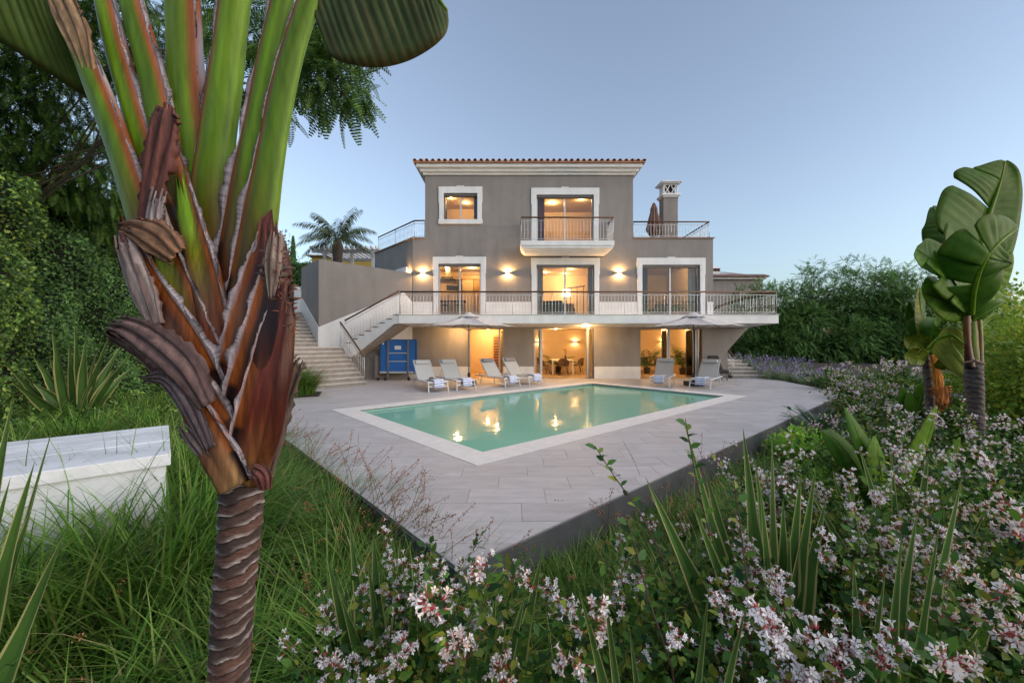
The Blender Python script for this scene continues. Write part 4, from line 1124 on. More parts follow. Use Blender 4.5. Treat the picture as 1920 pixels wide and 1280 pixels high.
loungers = [((-2.45, 13.27), (.52, -.85), 'leftmost sun lounger, with a brown hat beside its towel', 'blue striped towel on the leftmost lounger, beside the brown hat'),
            ((-1.59, 13.77), (.52, -.85), 'pale sun lounger second from the left, before the parasol pole', 'blue striped towel on the second lounger from the left'),
            ((0.0, 14.78), (.62, -.78), 'sun lounger just right of the left parasol pole with a charcoal headrest', 'blue striped towel on the lounger just right of the left parasol pole'),
            ((.90, 15.5), (.64, -.77), 'sun lounger farthest from the camera, before the white plinth beside the dining room', 'blue striped towel on the lounger nearest the dining room door'),
            ((5.44, 14.8), (-.48, -.88), 'sun lounger in front of the lounge doors, its back to the right parasol pole', 'blue towel on the lounger in front of the lounge doors'),
            ((6.64, 14.13), (-.62, -.78), 'rightmost sun lounger, right of the black parasol base', 'blue towel on the rightmost lounger')]
lg0 = None
for i, ((x, y), (dx, dy), la, lt) in enumerate(loungers):
    rz = math.atan2(dy, dx) + math.pi / 2
    if lg0 is None: lg = lg0 = make_lounger(la); lg.location = (x, y, 0); lg.rotation_euler = (0, 0, rz)
    else: lg = dup(lg0, (x, y, 0), rz, la)
    if i in (2, 3):
        for ch in lg.children:
            if ch.name.startswith('headrest'):
                ch.data = ch.data.copy(); ch.data.materials[0] = M['sling_dark']; ch['label'] = 'charcoal headrest'
    towel((x, y, 0), rz, lt, side=.03 * (i % 2))
# hat on the first lounger
hp = Vector((-2.45, 13.27, .338)) + Vector((-.52, .85, 0)) * .62
t = thing('sun_hat', 'brown straw hat lying on the leftmost lounger', 'hat', hp)
MB().lathe([(.19, 0), (.18, .012), (.10, .02), (.085, .09), (.02, .11)], 20, hp).build('hat_body', M['wicker'], t, smooth=True)

def umbrella(x, y, rz, label, zr=2.24, za=2.72, r=1.72, n=6, col='canopy'):
    t = thing('parasol', label, 'parasol', (x, y, 0), 'open parasols by the pool')
    m = MB(); rings = 5; vs = []
    for j in range(n * 4):
        a = 2 * math.pi * j / (n * 4) + rz; k = j % 4
        edge = 1.0 if k == 0 else (math.cos(math.pi / n) / math.cos(math.pi / n - abs(2 * math.pi * k / (n * 4)) if k <= 2 else math.pi / n - abs(2 * math.pi * (4 - k) / (n * 4))))
        for i in range(rings + 1):
            f = .1 + .9 * i / rings
            sag = -.05 * math.sin(math.pi * f) * (1 if k else 0) - .04 * math.sin(math.pi * f)
            vs.append((x + math.cos(a) * r * f * edge, y + math.sin(a) * r * f * edge, za + (zr - za) * f + sag + (.03 if k == 2 and i == rings else 0)))
    q = rings + 1; N_ = n * 4
    m.add(vs, [(j * q + i, j * q + i + 1, ((j + 1) % N_) * q + i + 1, ((j + 1) % N_) * q + i) for j in range(N_) for i in range(rings)])
    c = m.build('canopy', M['canvas'], t, smooth=False)
    sd_ = c.modifiers.new('t', 'SOLIDIFY'); sd_.thickness = .008
    m = MB(); vs = []
    for j in range(n * 2):
        a = 2 * math.pi * j / (n * 2) + rz
        for f, dz in ((.02, .10), (.24, .01)): vs.append((x + math.cos(a) * r * f, y + math.sin(a) * r * f, za + (zr - za) * f + dz - .02))
    m.add(vs, [(2 * j, 2 * j + 1, 2 * ((j + 1) % (2 * n)) + 1, 2 * ((j + 1) % (2 * n))) for j in range(2 * n)])
    v = m.build('vent_cap', M['canvas'], t); sd_ = v.modifiers.new('t', 'SOLIDIFY'); sd_.thickness = .006
    for j in range(n):
        a = 2 * math.pi * j / n + rz; d = Vector((math.cos(a), math.sin(a), 0))
        MB().tube([Vector((x, y, za - .1)) + d * .05, Vector((x, y, zr - .025)) + d * r * .985], .011, 5).build('rib', M['dark_alu'], t)
        MB().tube([Vector((x, y, za - .62)) + d * .04, Vector((x, y, (za + zr) / 2 - .07)) + d * r * .5], .009, 5).build('strut', M['dark_alu'], t)
    MB().tube([(x, y, .06), (x, y, za + .04)], .025, 12).build('pole', M['dark_alu'], t, smooth=True)
    MB().lathe([(.045, .34), (.05, .40), (.045, .46), (.03, .48)], 12, (x, y, 0)).build('collar', M['dark'], t, smooth=True)
    MB().tube([(x, y, za + .04), (x, y, za + .12), (x, y, za + .16)], [.02, .03, .005], 8).build('finial', M['dark_alu'], t, smooth=True)
    MB().box(x - .27, x + .27, y - .27, y + .27, .001, .16).box(x - .04, x + .04, y - .04, y + .04, .161, .345).build('base', M['dark'], t, bevel=.02)
    return t
M['canvas'] = mat('taupe_canvas', (.50, .47, .45), .9, .05, 3, .2, 300)
umbrella(PX(879, 15.3), 15.3, R(0), 'open taupe parasol behind the left group of four loungers')
umbrella(PX(1300, 15.2), 15.2, R(-90), 'open taupe parasol between the two right-hand loungers')
# folded parasol on the roof terrace
cx_, cy_ = PX(1226, 18.7), 18.7
t = thing('folded_parasol', 'closed brown parasol standing beside the chimney on the roof terrace', 'parasol', (cx_, cy_, Z1))
m = MB(); vs = []; n = 20; prof = [(PZ(381, cy_), .03), (PZ(392, cy_), .1), (PZ(398, cy_), .1), (PZ(410, cy_), .15), (PZ(430, cy_), .22), (PZ(437, cy_), .16), (PZ(443, cy_), .1)]
for z, r_ in prof:
    for j in range(n): rr = r_ * 1.45 * (1 + .18 * math.cos(j * math.pi)); vs.append((cx_ + rr * math.cos(2 * math.pi * j / n), cy_ + rr * math.sin(2 * math.pi * j / n), z - (.05 if j % 5 == 0 and r_ < .17 and z < 7 else 0)))
m.add(vs, [(i * n + j, i * n + (j + 1) % n, (i + 1) * n + (j + 1) % n, (i + 1) * n + j) for i in range(len(prof) - 1) for j in range(n)])
m.build('canopy', mat('brown_canvas', (.22, .13, .10), .9), t)
MB().tube([(cx_, cy_, Z1), (cx_, cy_, PZ(380, cy_))], .025, 8).build('pole', M['dark_alu'], t)
MB().lathe([(.3, 0), (.28, .06)], 14, (cx_, cy_, Z1 - .01)).build('base', M['dark'], t)

# folded table tennis table
tY = 17.25
x0, x1 = PX(713, tY), PX(779, tY)
t = thing('tennis_table', 'folded blue table tennis table on wheels under the stair', 'table tennis table', ((x0 + x1) / 2, tY, 0))
M['blue'] = mat('blue_table_paint', (.02, .13, .42), .45, .12, 3)
z0, z1 = PZ(700, tY), PZ(637, tY)
for yy in (tY, tY + .3): MB().box(x0, x1, yy, yy + .035, z0, z1).build('table_half', M['blue'], t, bevel=.006)
m = MB()
for (a, b, c, d) in ((x0 - .02, x0, z0 - .02, z1 + .02), (x1, x1 + .02, z0 - .02, z1 + .02), (x0, x1, z1, z1 + .02), (x0, x1, z0 - .02, z0)): m.box(a, b, tY - .006, tY + .04, c, d)
m.build('table_frame', M['dark'], t)
m = MB()
for px in (728, 765): m.box(PX(px, tY) - .035, PX(px, tY) + .035, tY - .06, tY - .008, .12, z1 - .01)
m.build('upright', M['dark_alu'], t)
MB().box(PX(730, tY), PX(764, tY), tY - .05, tY - .015, PZ(662.5, tY), PZ(661, tY)).build('crossbar', M['alu'], t)
MB().box(PX(726, tY), PX(765, tY), tY - .05, tY - .015, PZ(678, tY), PZ(676.5, tY)).build('crossbar', M['alu'], t)
MB().box(PX(713, tY), PX(775, tY), tY - .06, tY - .012, PZ(699.5, tY), PZ(696, tY)).build('foot_bar', M['alu'], t)
MB().box(PX(740, tY), PX(752, tY), tY - .01, tY - .007, PZ(655, tY), PZ(648, tY)).build('notice', M['white'], t)
MB().box(PX(717, tY), PX(720, tY), tY - .01, tY - .007, PZ(646, tY), PZ(642, tY)).build('notice', M['white'], t)
for px in (708, 722, 766, 778):
    c = Vector((PX(px, tY - .2), tY - .15, .075)); MB().tube([c - Vector((0, .02, 0)), c + Vector((0, .02, 0))], .07, 14).build('wheel', M['dark'], t)
MB().box(PX(706, tY), PX(780, tY), tY - .17, tY - .13, .12, .15).build('axle', M['dark_alu'], t)
MB().box(PX(704, tY), PX(709, tY), tY - .1, tY + .3, .14, PZ(666, tY)).build('side_frame', M['dark_alu'], t)
# ================================================================ ground
def sstep(a, b, x): t = np.clip((x - a) / (b - a), 0, 1); return t * t * (3 - 2 * t)
def ground_z(x, y):
    x = np.asarray(x, float); y = np.asarray(y, float)
    z = np.full(np.broadcast(x, y).shape, -.62)
    # left of the terrace the garden climbs towards the hedge and the stairs
    sl = (x - N0.x) * (-U.x) + (y - N0.y) * (-U.y)      # distance out from the left terrace edge
    tl = (x - N0.x) * W.x + (y - N0.y) * W.y
    left = sstep(-.2, 2.2, sl) * sstep(.5, 4.0, tl)
    z = z + left * .5
    z = z + sstep(4, 12, tl) * sstep(0, 3, sl) * .18
    z = z + sstep(13.5, 20.5, y) * sstep(-9.6, -11.5, x) * 3.0
    # right-hand bank beyond the terrace
    z = z + sstep(9, 15, y) * sstep(4, 9, x) * .45 + sstep(17, 22, y) * sstep(10.5, 13, x) * .6
    # the plot behind the house lies higher
    z = z + sstep(25.5, 30, y) * 1.5 * (x > -40)
    z = z + .05 * np.sin(x * 2.1 + 1) * np.cos(y * 1.7)
    return z
def gz_(x, y): return float(ground_z(x, y))
g_ax = np.unique(np.concatenate([np.linspace(-16, 16, 129), np.linspace(-60, 60, 61), np.array([-1500, -700, -300, -150, -90, 90, 150, 300, 700, 1500.])]))
g_ay = np.unique(np.concatenate([np.linspace(-6, 26, 129), np.linspace(-40, 80, 61), np.array([-1500, -600, -200, -90, 130, 200, 400, 900, 1900.])]))
XX, YY = np.meshgrid(g_ax, g_ay)
ZZ = ground_z(XX, YY)
inside = np.ones(XX.shape, bool)
for i in range(5):                                  # keep the sheet well below the terrace slab and the house
    a, b = DPc[i], DPc[(i + 1) % 5]
    inside &= ((b[0] - a[0]) * (YY - a[1]) - (b[1] - a[1]) * (XX - a[0])) > .35
ZZ = np.where(inside, -1.9, ZZ)
house = (XX > -7.3) & (XX < 9.2) & (YY > 17) & (YY < 25.2); ZZ = np.where(house, -1.9, ZZ)
V = np.stack([XX, YY, ZZ], -1).reshape(-1, 3); nx = len(g_ax)
ii = (np.arange(len(g_ay) - 1)[:, None] * nx + np.arange(nx - 1)[None]).ravel()
Fg = np.stack([ii, ii + 1, ii + nx + 1, ii + nx], 1)
tag(link('ground', np_mesh('ground', V, [(Fg, 0)], M['soil'], True)), kind='structure')
# ================================================================ vegetation helpers
LEAF_V = [(0, 0, 0), (-.30, .45, .06), (0, 1, 0), (.30, .45, .06)]; LEAF_F = [(0, 3, 2, 1)]
LEAF2_V = [(0, 0, 0), (-.27, .35, .07), (0, .5, 0), (0, 1, -.08), (.27, .35, .07), (-.2, .7, .05), (.2, .7, .05)]
LEAF2_F = [(0, 4, 2, 1), (2, 4, 6, 3), (1, 2, 3, 5)]
def pinnate(pairs, wid=.055, ll=.26, rach=.006):
    v, f = [], []
    v += [(-rach, 0, 0), (rach, 0, 0), (rach * .5, 1, -.12), (-rach * .5, 1, -.12)]; f.append((0, 1, 2, 3))
    for i in range(pairs):
        t = .12 + .86 * i / (pairs - 1); l = ll * math.sin(math.pi * (.2 + .7 * t)) ; z = -.12 * t * t
        for s in (-1, 1):
            b = len(v); dx, dy = s * .93, .38
            v += [(0, t, z), (s * l * .5 - dy * wid * .5 * s, t + l * .5 * dy + wid * .5, z), (s * l * dx, t + l * dy, z - .04), (s * l * .5 + dy * wid * .5 * s, t + l * .5 * dy - wid * .5, z)]
            f.append((b, b + 3, b + 2, b + 1) if s < 0 else (b, b + 1, b + 2, b + 3))
    return v, f
M['hedge'] = leafmat('hedge_leaf', [(.009, .024, .008), (.024, .054, .014), (.05, .095, .02), (.11, .15, .027)], .42, .15)
M['hedge2'] = leafmat('hedge_leaf_dark', [(.012, .030, .012), (.028, .062, .019), (.055, .105, .026)], .42, .15)
M['acacia'] = leafmat('acacia_leaf', [(.02, .042, .011), (.038, .08, .016), (.07, .125, .022)], .5, .4)
M['acacia_far'] = leafmat('far_acacia_leaf', [(.022, .055, .020), (.05, .11, .032), (.09, .17, .045), (.13, .20, .05)], .5, .3)
M['yellow'] = leafmat('yellow_green_leaf', [(.035, .08, .012), (.075, .13, .016), (.12, .16, .02), (.16, .17, .02)], .45, .35)
M['bark'] = mat('grey_brown_bark', (.085, .062, .045), .9, .4, 12, .7, 50)
M['grass'] = leafmat('grass_blade', [(.012, .036, .006), (.026, .068, .009), (.046, .10, .013), (.072, .125, .02), (.10, .12, .035)], .45, .3)
M['grass_dry'] = leafmat('dry_grass', [(.10, .08, .04), (.16, .13, .07), (.07, .09, .03)], .7, .3)
M['abelia'] = leafmat('abelia_leaf', [(.006, .020, .005), (.014, .044, .008), (.028, .072, .010), (.045, .09, .012), (.10, .105, .014)], .5, .25)
M['petal'] = leafmat('white_petal', [(.86, .84, .85), (.88, .87, .87), (.84, .76, .79)], .6, .3)
M['petal_coral'] = leafmat('coral_tinted_petal', [(.88, .80, .78), (.87, .84, .83), (.85, .58, .46)], .6, .3)
M['calyx'] = leafmat('pink_calyx', [(.34, .03, .05), (.42, .06, .07), (.5, .16, .09)], .6, .2)
M['stem'] = mat('red_brown_stem', (.09, .045, .03), .7, .3, 20)
M['blossom'] = leafmat('orange_blossom', [(.32, .12, .035), (.20, .10, .05), (.45, .2, .07)], .7, .1)
M['purple'] = leafmat('purple_flower', [(.22, .14, .36), (.32, .22, .48), (.26, .2, .36)], .7, .2)
M['greyleaf'] = leafmat('grey_green_leaf', [(.06, .09, .05), (.10, .14, .08), (.14, .17, .10)], .6, .25)
M['core'] = mat('dark_hedge_filler', (.012, .018, .009), .95, .3, 6)  # dark filler added inside the hedges so nothing shows through
M['euph'] = leafmat('bright_green_leaf', [(.07, .15, .02), (.12, .22, .03), (.17, .28, .04)], .45, .3)
M['cycad'] = leafmat('cycad_leaf', [(.012, .03, .014), (.022, .05, .02)], .3, .1)
def branch(p0, p1, r0, r1, sag=.1, n=6, mb=None):
    p0, p1 = Vector(p0), Vector(p1); mb = mb or MB()
    pts = [p0.lerp(p1, i / n) + Vector((random.uniform(-1, 1), random.uniform(-1, 1), 0)) * (p1 - p0).length * .03 * (0 < i < n) + Vector((0, 0, sag * (p1 - p0).length * math.sin(math.pi * i / n))) for i in range(n + 1)]
    mb.tube(pts, [r0 + (r1 - r0) * i / n for i in range(n + 1)], 7); return mb

def leaf_wall(name, label, cat, base, x_of, ys, zs, n, size, m, group=None, lump=.5):
    """dense tall hedge: leaves on a lumpy front surface, a dark solid core added behind to stop see-through"""
    t = thing(name, label, cat, base, group)
    y = rng.uniform(*ys, n); z = zs[0] + (zs[1] - zs[0]) * rng.beta(1.1, 1.0, n)
    bul = lambda y, z: lump * (np.sin(y * 2.3 + z * .9) * np.cos(z * 1.7 - y * .6) + .5 * np.sin(y * 4.7 + 2) * np.sin(z * 4.1 + 1))
    depth = rng.exponential(.22, n)
    x = x_of(y) + bul(y, z) - depth - .02 * (z - 3) ** 2 * (z > 3)
    pos = np.stack([x, y, z], 1)
    nrm = np.array([.75, -.55, .25]); fwd = unit(rdir(n) * 1.0 + np.array([.35, -.25, -.35]))
    up = unit(nrm + rdir(n) * .8)
    V, F = scatter(LEAF_V, LEAF_F, pos, fwd, up, size * rng.uniform(.6, 1.3, n))
    link('foliage', np_mesh('foliage', V - np.array(base), [(F, 0)], m), t)
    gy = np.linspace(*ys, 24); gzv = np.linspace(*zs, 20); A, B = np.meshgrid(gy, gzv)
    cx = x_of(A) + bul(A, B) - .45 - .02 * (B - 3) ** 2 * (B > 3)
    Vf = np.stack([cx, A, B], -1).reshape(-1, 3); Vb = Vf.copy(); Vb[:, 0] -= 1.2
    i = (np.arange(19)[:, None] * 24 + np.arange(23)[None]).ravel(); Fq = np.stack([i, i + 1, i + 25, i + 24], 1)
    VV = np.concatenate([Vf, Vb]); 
    link('dark_backing', np_mesh('dark_backing', VV - np.array(base), [(Fq, 0), (Fq[:, ::-1] + len(Vf), 0)], M['core'], True), t)
    return t
hx_of = lambda y: -10.6 - .10 * (y - 8)
leaf_wall('hedge_shrub', 'bright small leaved tall hedge nearest the left edge', 'hedge', (-11, 6.5, 0), lambda y: -9.4 - .35 * (y - 6), (4.2, 8.9), (-.4, 5.0), 26000, .085, M['hedge'], 'tall hedge plants on the left')
leaf_wall('hedge_shrub', 'darker tall hedge between the bright hedge and the banana plant', 'hedge', (-11.4, 10.4, 0), lambda y: -10.9 - .12 * (y - 9), (8.7, 12.4), (-.4, 5.6), 26000, .085, M['hedge2'], 'tall hedge plants on the left')
leaf_wall('hedge_shrub', 'farthest tall hedge, behind the brown leaf sheaths', 'hedge', (-11.6, 14, 0), lambda y: -11.3 - .3 * (y - 12), (12.2, 17), (-.2, 6.0), 20000, .09, M['hedge'], 'tall hedge plants on the left')

def feathery_tree(name, label, base, trunk_h, clumps, n_per, leaf_len, m, pairs=9, group=None, r0=.16, droop=.5, wid=.055):
    t = thing(name, label, 'tree', base, group)
    tv, tf = pinnate(pairs, wid=wid)
    tr = MB(); top = Vector(base) + Vector((0, 0, trunk_h))
    branch(Vector(base) - Vector((0, 0, .3)), top, r0, r0 * .6, 0, 6, tr)
    P_, Fw, Up, S_ = [], [], [], []
    br = MB()
    for c, rad, dens in clumps:
        c = Vector(c); branch(top - Vector((0, 0, random.uniform(0, trunk_h * .3))), c, r0 * .10, .008, .06, 6, br)
        k = int(n_per * dens); rad = np.asarray(rad, float)
        d = rdir(k) * rad * rng.uniform(.25, 1.0, (k, 1)) ** .6
        pos = np.array(c) + d
        fw = unit(unit(d / rad) * 1.0 + rdir(k) * .6 + np.array([0, 0, -droop]))
        P_.append(pos); Fw.append(fw); Up.append(unit(np.array([0, 0, 1.]) + rdir(k) * .45)); S_.append(leaf_len * rng.uniform(.65, 1.2, k))
        for q in range(max(2, k // 60)):
            e_ = pos[rng.integers(k)]; branch(c, e_, .012, .004, .02, 3, br)
    V, F = scatter(tv, tf, np.concatenate(P_), np.concatenate(Fw), np.concatenate(Up), np.concatenate(S_))
    tr.build('trunk', M['bark'], t, smooth=True); br.build('limbs', M['bark'], t)
    link('crown', np_mesh('crown', V - np.array(base), [(F, 0)], m), t)
    return t
# tree overhanging from the left
cl = []
def addc(px, py, Y, rad, dens): cl.append((tuple(P(px, py, Y)), rad, dens))
for px, py, Y, r_, d_ in [(-60, 60, 8, 1.5, 1.3), (40, 160, 8.5, 1.4, 1.3), (110, 60, 8, 1.4, 1.2), (180, 200, 9, 1.5, 1.3), (30, 280, 9.5, 1.4, 1.4), (150, 300, 9.5, 1.4, 1.2), (230, 100, 8.5, 1.3, 1.0),
                          (300, 40, 8, 1.3, .8), (90, 330, 10, 1.3, 1.2), (-40, 240, 8.5, 1.6, 1.4), (240, 330, 10.5, 1.2, .8), (200, -40, 7.5, 1.5, 1.0), (60, -60, 7, 1.6, 1.2), (-150, 150, 7.5, 1.8, 1.2), (200, 400, 11, 1.0, .7)]:
    addc(px, py, Y, (r_, r_, r_ * .8), d_)
for px, py, Y, r_, d_ in [(480, 60, 6.2, .55, .28), (500, 170, 6.3, .4, .16), (570, 110, 5.8, .55, .30), (620, 160, 5.7, .5, .30), (650, 110, 5.8, .42, .2), (555, 30, 6, .6, .3), (430, 20, 6.5, .8, .3), (540, 215, 6.1, .18, .03), (665, 175, 5.7, .22, .06), (600, 60, 5.8, .5, .2)]:
    addc(px, py, Y, (r_, r_, r_ * .6), d_)
feathery_tree('feathery_tree', 'large feathery leaved tree overhanging from the left behind the banana plant', (-12.5, 9.5, gz_(-12.5, 9.5)), 5.0, cl, 330, .42, M['acacia'], 10, None, .2, .75)
# trees beyond the terrace on the right
def acacia(px, Y, h, wdt, seed, label):
    x = PX(px, Y); zb = gz_(x, Y); cl = []; r = np.random.default_rng(seed)
    for k in range(17):
        a = r.uniform(0, 6.28); rr = wdt * r.uniform(.1, .95) ** .7; zz = zb + h * (.08 + .80 * r.uniform(0, 1) * math.sqrt(max(0, 1 - .8 * (rr / wdt) ** 2)))
        s = wdt * r.uniform(.3, .46)
        cl.append(((x + math.cos(a) * rr, Y + math.sin(a) * rr * .6, zz), (s, s, s * .8), 1.0))
    for k in range(9):
        a = r.uniform(3.3, 6.1); rr = wdt * r.uniform(.5, 1.0); s = wdt * .34
        cl.append(((x + math.cos(a) * rr, Y + math.sin(a) * rr * .8, zb + h * r.uniform(.04, .3)), (s, s, s * .8), .9))
    for k in range(14):
        a = r.uniform(0, 6.28); rr = wdt * r.uniform(0, .95)
        cl.append(((x + math.cos(a) * rr, Y + math.sin(a) * rr * .6, zb + h * (r.uniform(.86, 1.02) - .42 * (rr / wdt) ** 2)), (.5, .5, .6), .13))
    return feathery_tree('acacia_tree', label, (x, Y, zb), h * .35, cl, 330, .46, M['acacia_far'], 5, 'feathery trees beyond the terrace', .18, .25, .12)
acacia(1432, 27, 4.6, 2.9, 1, 'feathery tree right behind the end of the terrace railing')
acacia(1520, 26, 6.0, 3.4, 2, 'feathery tree in the middle of the row beyond the terrace')
acacia(1625, 25, 6.5, 3.3, 3, 'feathery tree beyond the terrace left of the small yellowing banana plant')
acacia(1735, 24, 5.6, 3.2, 4, 'feathery tree behind the two banana plants on the right')
acacia(1850, 26, 4.6, 3.0, 5, 'feathery tree half hidden behind the tall banana plant')

def bush(name, label, cat, base, rad, n, size, m, group=None, seed=0, tv=LEAF_V, tf=LEAF_F, clumps=22, core=True, gap=.55):
    r = np.random.default_rng(seed); base = np.array(base); rad = np.array(rad)
    t = thing(name, label, cat, base, group)
    cc = unit(r.normal(size=(clumps, 3))); cc[:, 2] = np.abs(cc[:, 2]) * 1.0 - .15
    cc = cc * r.uniform(.45, .85, (clumps, 1))
    k = r.integers(0, clumps, n); d = unit(r.normal(size=(n, 3))) * r.uniform(.1, 1, (n, 1)) ** .5 * .38
    q = cc[k] + d; pos = base + np.array([0, 0, rad[2] * .15]) + q * rad
    pos[:, 2] = np.maximum(pos[:, 2], base[2] + .01)
    fw = unit(unit(d) + .5 * unit(q) + r.normal(size=(n, 3)) * .45); up = unit(np.array([0, 0, 1.]) + r.normal(size=(n, 3)) * .6)
    V, F = scatter(tv, tf, pos, fw, up, size * r.uniform(.6, 1.25, n))
    link('foliage', np_mesh('foliage', V - base, [(F, 0)], m), t)
    br = MB()
    for i in range(clumps): branch(Vector(base), Vector(base + np.array([0, 0, rad[2] * .15]) + cc[i] * rad * .9), .018 * rad[0], .006 * rad[0], .05, 3, br)
    br.build('stems', M['bark'], t)
    return t
for px, Y, h, wd, lab, sd_ in [(1905, 8.0, 2.5, 1.25, 'bright yellow green shrub at the right edge beside the tall banana trunk', 1), (1985, 7.0, 2.4, 1.3, 'yellow green shrub cut off by the right edge', 2), (1880, 9.6, 1.9, 1.1, 'lower yellow green shrub behind the tall banana trunk', 3)]:
    x = PX(px, Y); zb = gz_(x, Y)
    bush('golden_shrub', lab, 'shrub', (x, Y, zb), (wd, wd, (h - zb) / 1.0), 9000, .1, M['yellow'], 'yellow green shrubs on the right', sd_, clumps=40)

# ================================================================ grasses (uncountable)
def grass_patch(name, centers, blades, length, m, lean=(0, 0), width=.006, segs=5, spread=.10, curl=1.0):
    n = len(centers) * blades; c = np.repeat(np.asarray(centers, float), blades, 0)
    a = rng.uniform(0, 2 * np.pi, n); rr = spread * np.sqrt(rng.uniform(0, 1, n))
    p = c.copy(); p[:, 0] += np.cos(a) * rr; p[:, 1] += np.sin(a) * rr
    L = length * rng.uniform(.55, 1.2, n); az = a + rng.normal(0, .5, n); el = np.radians(rng.uniform(55, 88, n))
    bend = rng.uniform(.5, 1.6, n) * curl
    rows = []
    wx = -np.sin(az); wy = np.cos(az)
    for i in range(segs + 1):
        f = i / segs
        w_ = width * (1 - f ** 1.6) * rng.uniform(.9, 1.1) + .0004
        rows.append((p[:, 0] - wx * w_, p[:, 1] - wy * w_, p[:, 2].copy())); rows.append((p[:, 0] + wx * w_, p[:, 1] + wy * w_, p[:, 2].copy()))
        e = el - bend * f * 1.3
        st = (L / segs)
        p = p + np.stack([np.cos(az) * np.cos(e) * st + lean[0] * f * st, np.sin(az) * np.cos(e) * st + lean[1] * f * st, np.sin(e) * st], 1)
    V = np.stack([np.stack(r_, 1) for r_ in rows], 1)       # n, 2(segs+1), 3
    k = 2 * (segs + 1); base = (np.arange(n) * k)[:, None]
    F = np.concatenate([base + np.array([[2 * i, 2 * i + 1, 2 * i + 3, 2 * i + 2]]) for i in range(segs)])
    return tag(link(name, np_mesh(name, V.reshape(-1, 3), [(F, 0)], m)), kind='stuff')
def area_pts(n, test, xr, yr):
    out = []
    while len(out) < n:
        x, y = rng.uniform(*xr), rng.uniform(*yr)
        if test(x, y): out.append((x, y, gz_(x, y) - .01))
    return out
def sl_(x, y): return (x - N0.x) * (-U.x) + (y - N0.y) * (-U.y)       # out from the left terrace edge
def sr_(x, y): return (x - N0.x) * (-W.x) + (y - N0.y) * (-W.y)       # out from the right terrace edge
A_c, B_c = Vector((-3.92, 4.52, 0)), Vector((-2.94, 3.40, 0))           # white block corners (right end)
def in_block(x, y):
    p = Vector((x, y, 0)) - B_c; s = p.dot(W); u_ = -p.dot(U); return -.1 < s < 1.6 and -.08 < u_ < 4
vis = lambda x, y: abs(x) < 1.35 * y + .4
grass_patch('grass', area_pts(66, lambda x, y: sl_(x, y) > .12 and not in_block(x, y) and vis(x, y) and not (abs(x + .97) < .16 and abs(y - 1.4) < .16), (-6.5, -.2), (1.15, 7.5)), 330, .95, M['grass'], spread=.09, curl=1.35, width=.0085)
grass_patch('grass', area_pts(60, lambda x, y: sl_(x, y) > .1 and sl_(x, y) < 1.0 and not in_block(x, y), (-7, -.4), (2.4, 9)), 190, .80, M['grass'], lean=(.25, .1), spread=.13)
grass_patch('grass', area_pts(60, lambda x, y: -12 < x < -5.5, (-11, -4.5), (6, 11)), 120, .55, M['grass'], spread=.18, width=.009)
grass_patch('grass', area_pts(130, lambda x, y: .05 < sr_(x, y) < 1.25 and y > 1.5, (-.2, 4.2), (1.5, 6.8)), 170, .55, M['grass'], spread=.12)
grass_patch('grass', area_pts(55, lambda x, y: .1 < sr_(x, y) < 1.3, (3, 12), (6, 14)), 110, .42, M['grass'], spread=.2, width=.01)
grass_patch('dry_grass', area_pts(26, lambda x, y: .25 < sr_(x, y) < 1.2, (1.0, 3.5), (2.4, 5)), 120, .5, M['grass_dry'], spread=.16, width=.004)
grass_patch('dry_grass', [(PX(px, Y), Y, gz_(PX(px, Y), Y)) for px, Y in [(1600, 11.5), (1630, 11.2), (1570, 12), (1610, 12.4), (1590, 11), (1640, 12)]], 140, .75, M['grass_dry'], spread=.4, width=.006)
grass_patch('grass', area_pts(70, lambda x, y: .02 < sl_(x, y) < .42 and y > 2.9, (-5, -.4), (2.9, 7.5)), 170, .85, M['grass'], lean=(.45, .2), spread=.14, width=.006, curl=1.2)
grass_patch('grass', [(B_c.x + o.x, B_c.y + o.y, gz_(B_c.x + o.x, B_c.y + o.y)) for o in [U * (.30 + .1 * (k % 3)) * 0 - W * (.2 + .22 * (k % 4)) - U * (.12 * k) + U * .2 for k in range(22)]], 150, 1.4, M['grass'], spread=.12, width=.009, curl=.9)
grass_patch('grass', [(A_c.x + o.x, A_c.y + o.y, gz_(A_c.x + o.x, A_c.y + o.y)) for o in [U * (.2 + .2 * (k % 2)) - W * (.14 * k) for k in range(10)]], 160, 1.2, M['grass'], spread=.16, width=.007)
M['grass_light'] = leafmat('light_grass_blade', [(.05, .10, .014), (.09, .15, .022), (.14, .17, .05), (.2, .17, .09)], .5, .35)
grass_patch('grass', area_pts(120, lambda x, y: sl_(x, y) > .05 and not in_block(x, y) and vis(x, y) and not (abs(x + .97) < .16 and abs(y - 1.4) < .16), (-6.0, -.2), (1.2, 6)), 16, .95, M['grass_light'], spread=.16, width=.0085, curl=1.25)
grass_patch('grass', area_pts(70, lambda x, y: .05 < sr_(x, y) < 1.2 and y > 1.5, (-.2, 4.2), (1.5, 6.8)), 14, .62, M['grass_light'], spread=.15, width=.007)
# grass tuft in the planting bed by the stairs
bedc = Vector((PX(560, 12.4), 12.4, 0))
bed = MB(); bed.prism([(bedc.x - .9, bedc.y - .9), (bedc.x + .75, bedc.y - .25), (bedc.x + .35, bedc.y + .75), (bedc.x - 1.2, bedc.y + .9)], .003, .03)
tag(bed.build('planting_bed', M['soil']), kind='structure')
t = thing('grass_tuft', 'rounded tuft of tall grass in the planting bed at the foot of the stairs', 'ornamental grass', (bedc.x, bedc.y, .03))
g = grass_patch('blades', [(bedc.x + dx, bedc.y + dy, .02) for dx, dy in ((-.2, 0), (0, .1), (.1, -.1), (-.4, .1), (.15, .1), (-.1, -.2))], 420, 1.05, M['grass'], spread=.3, width=.007)
g.parent = t; g.location = -Vector(t.location)
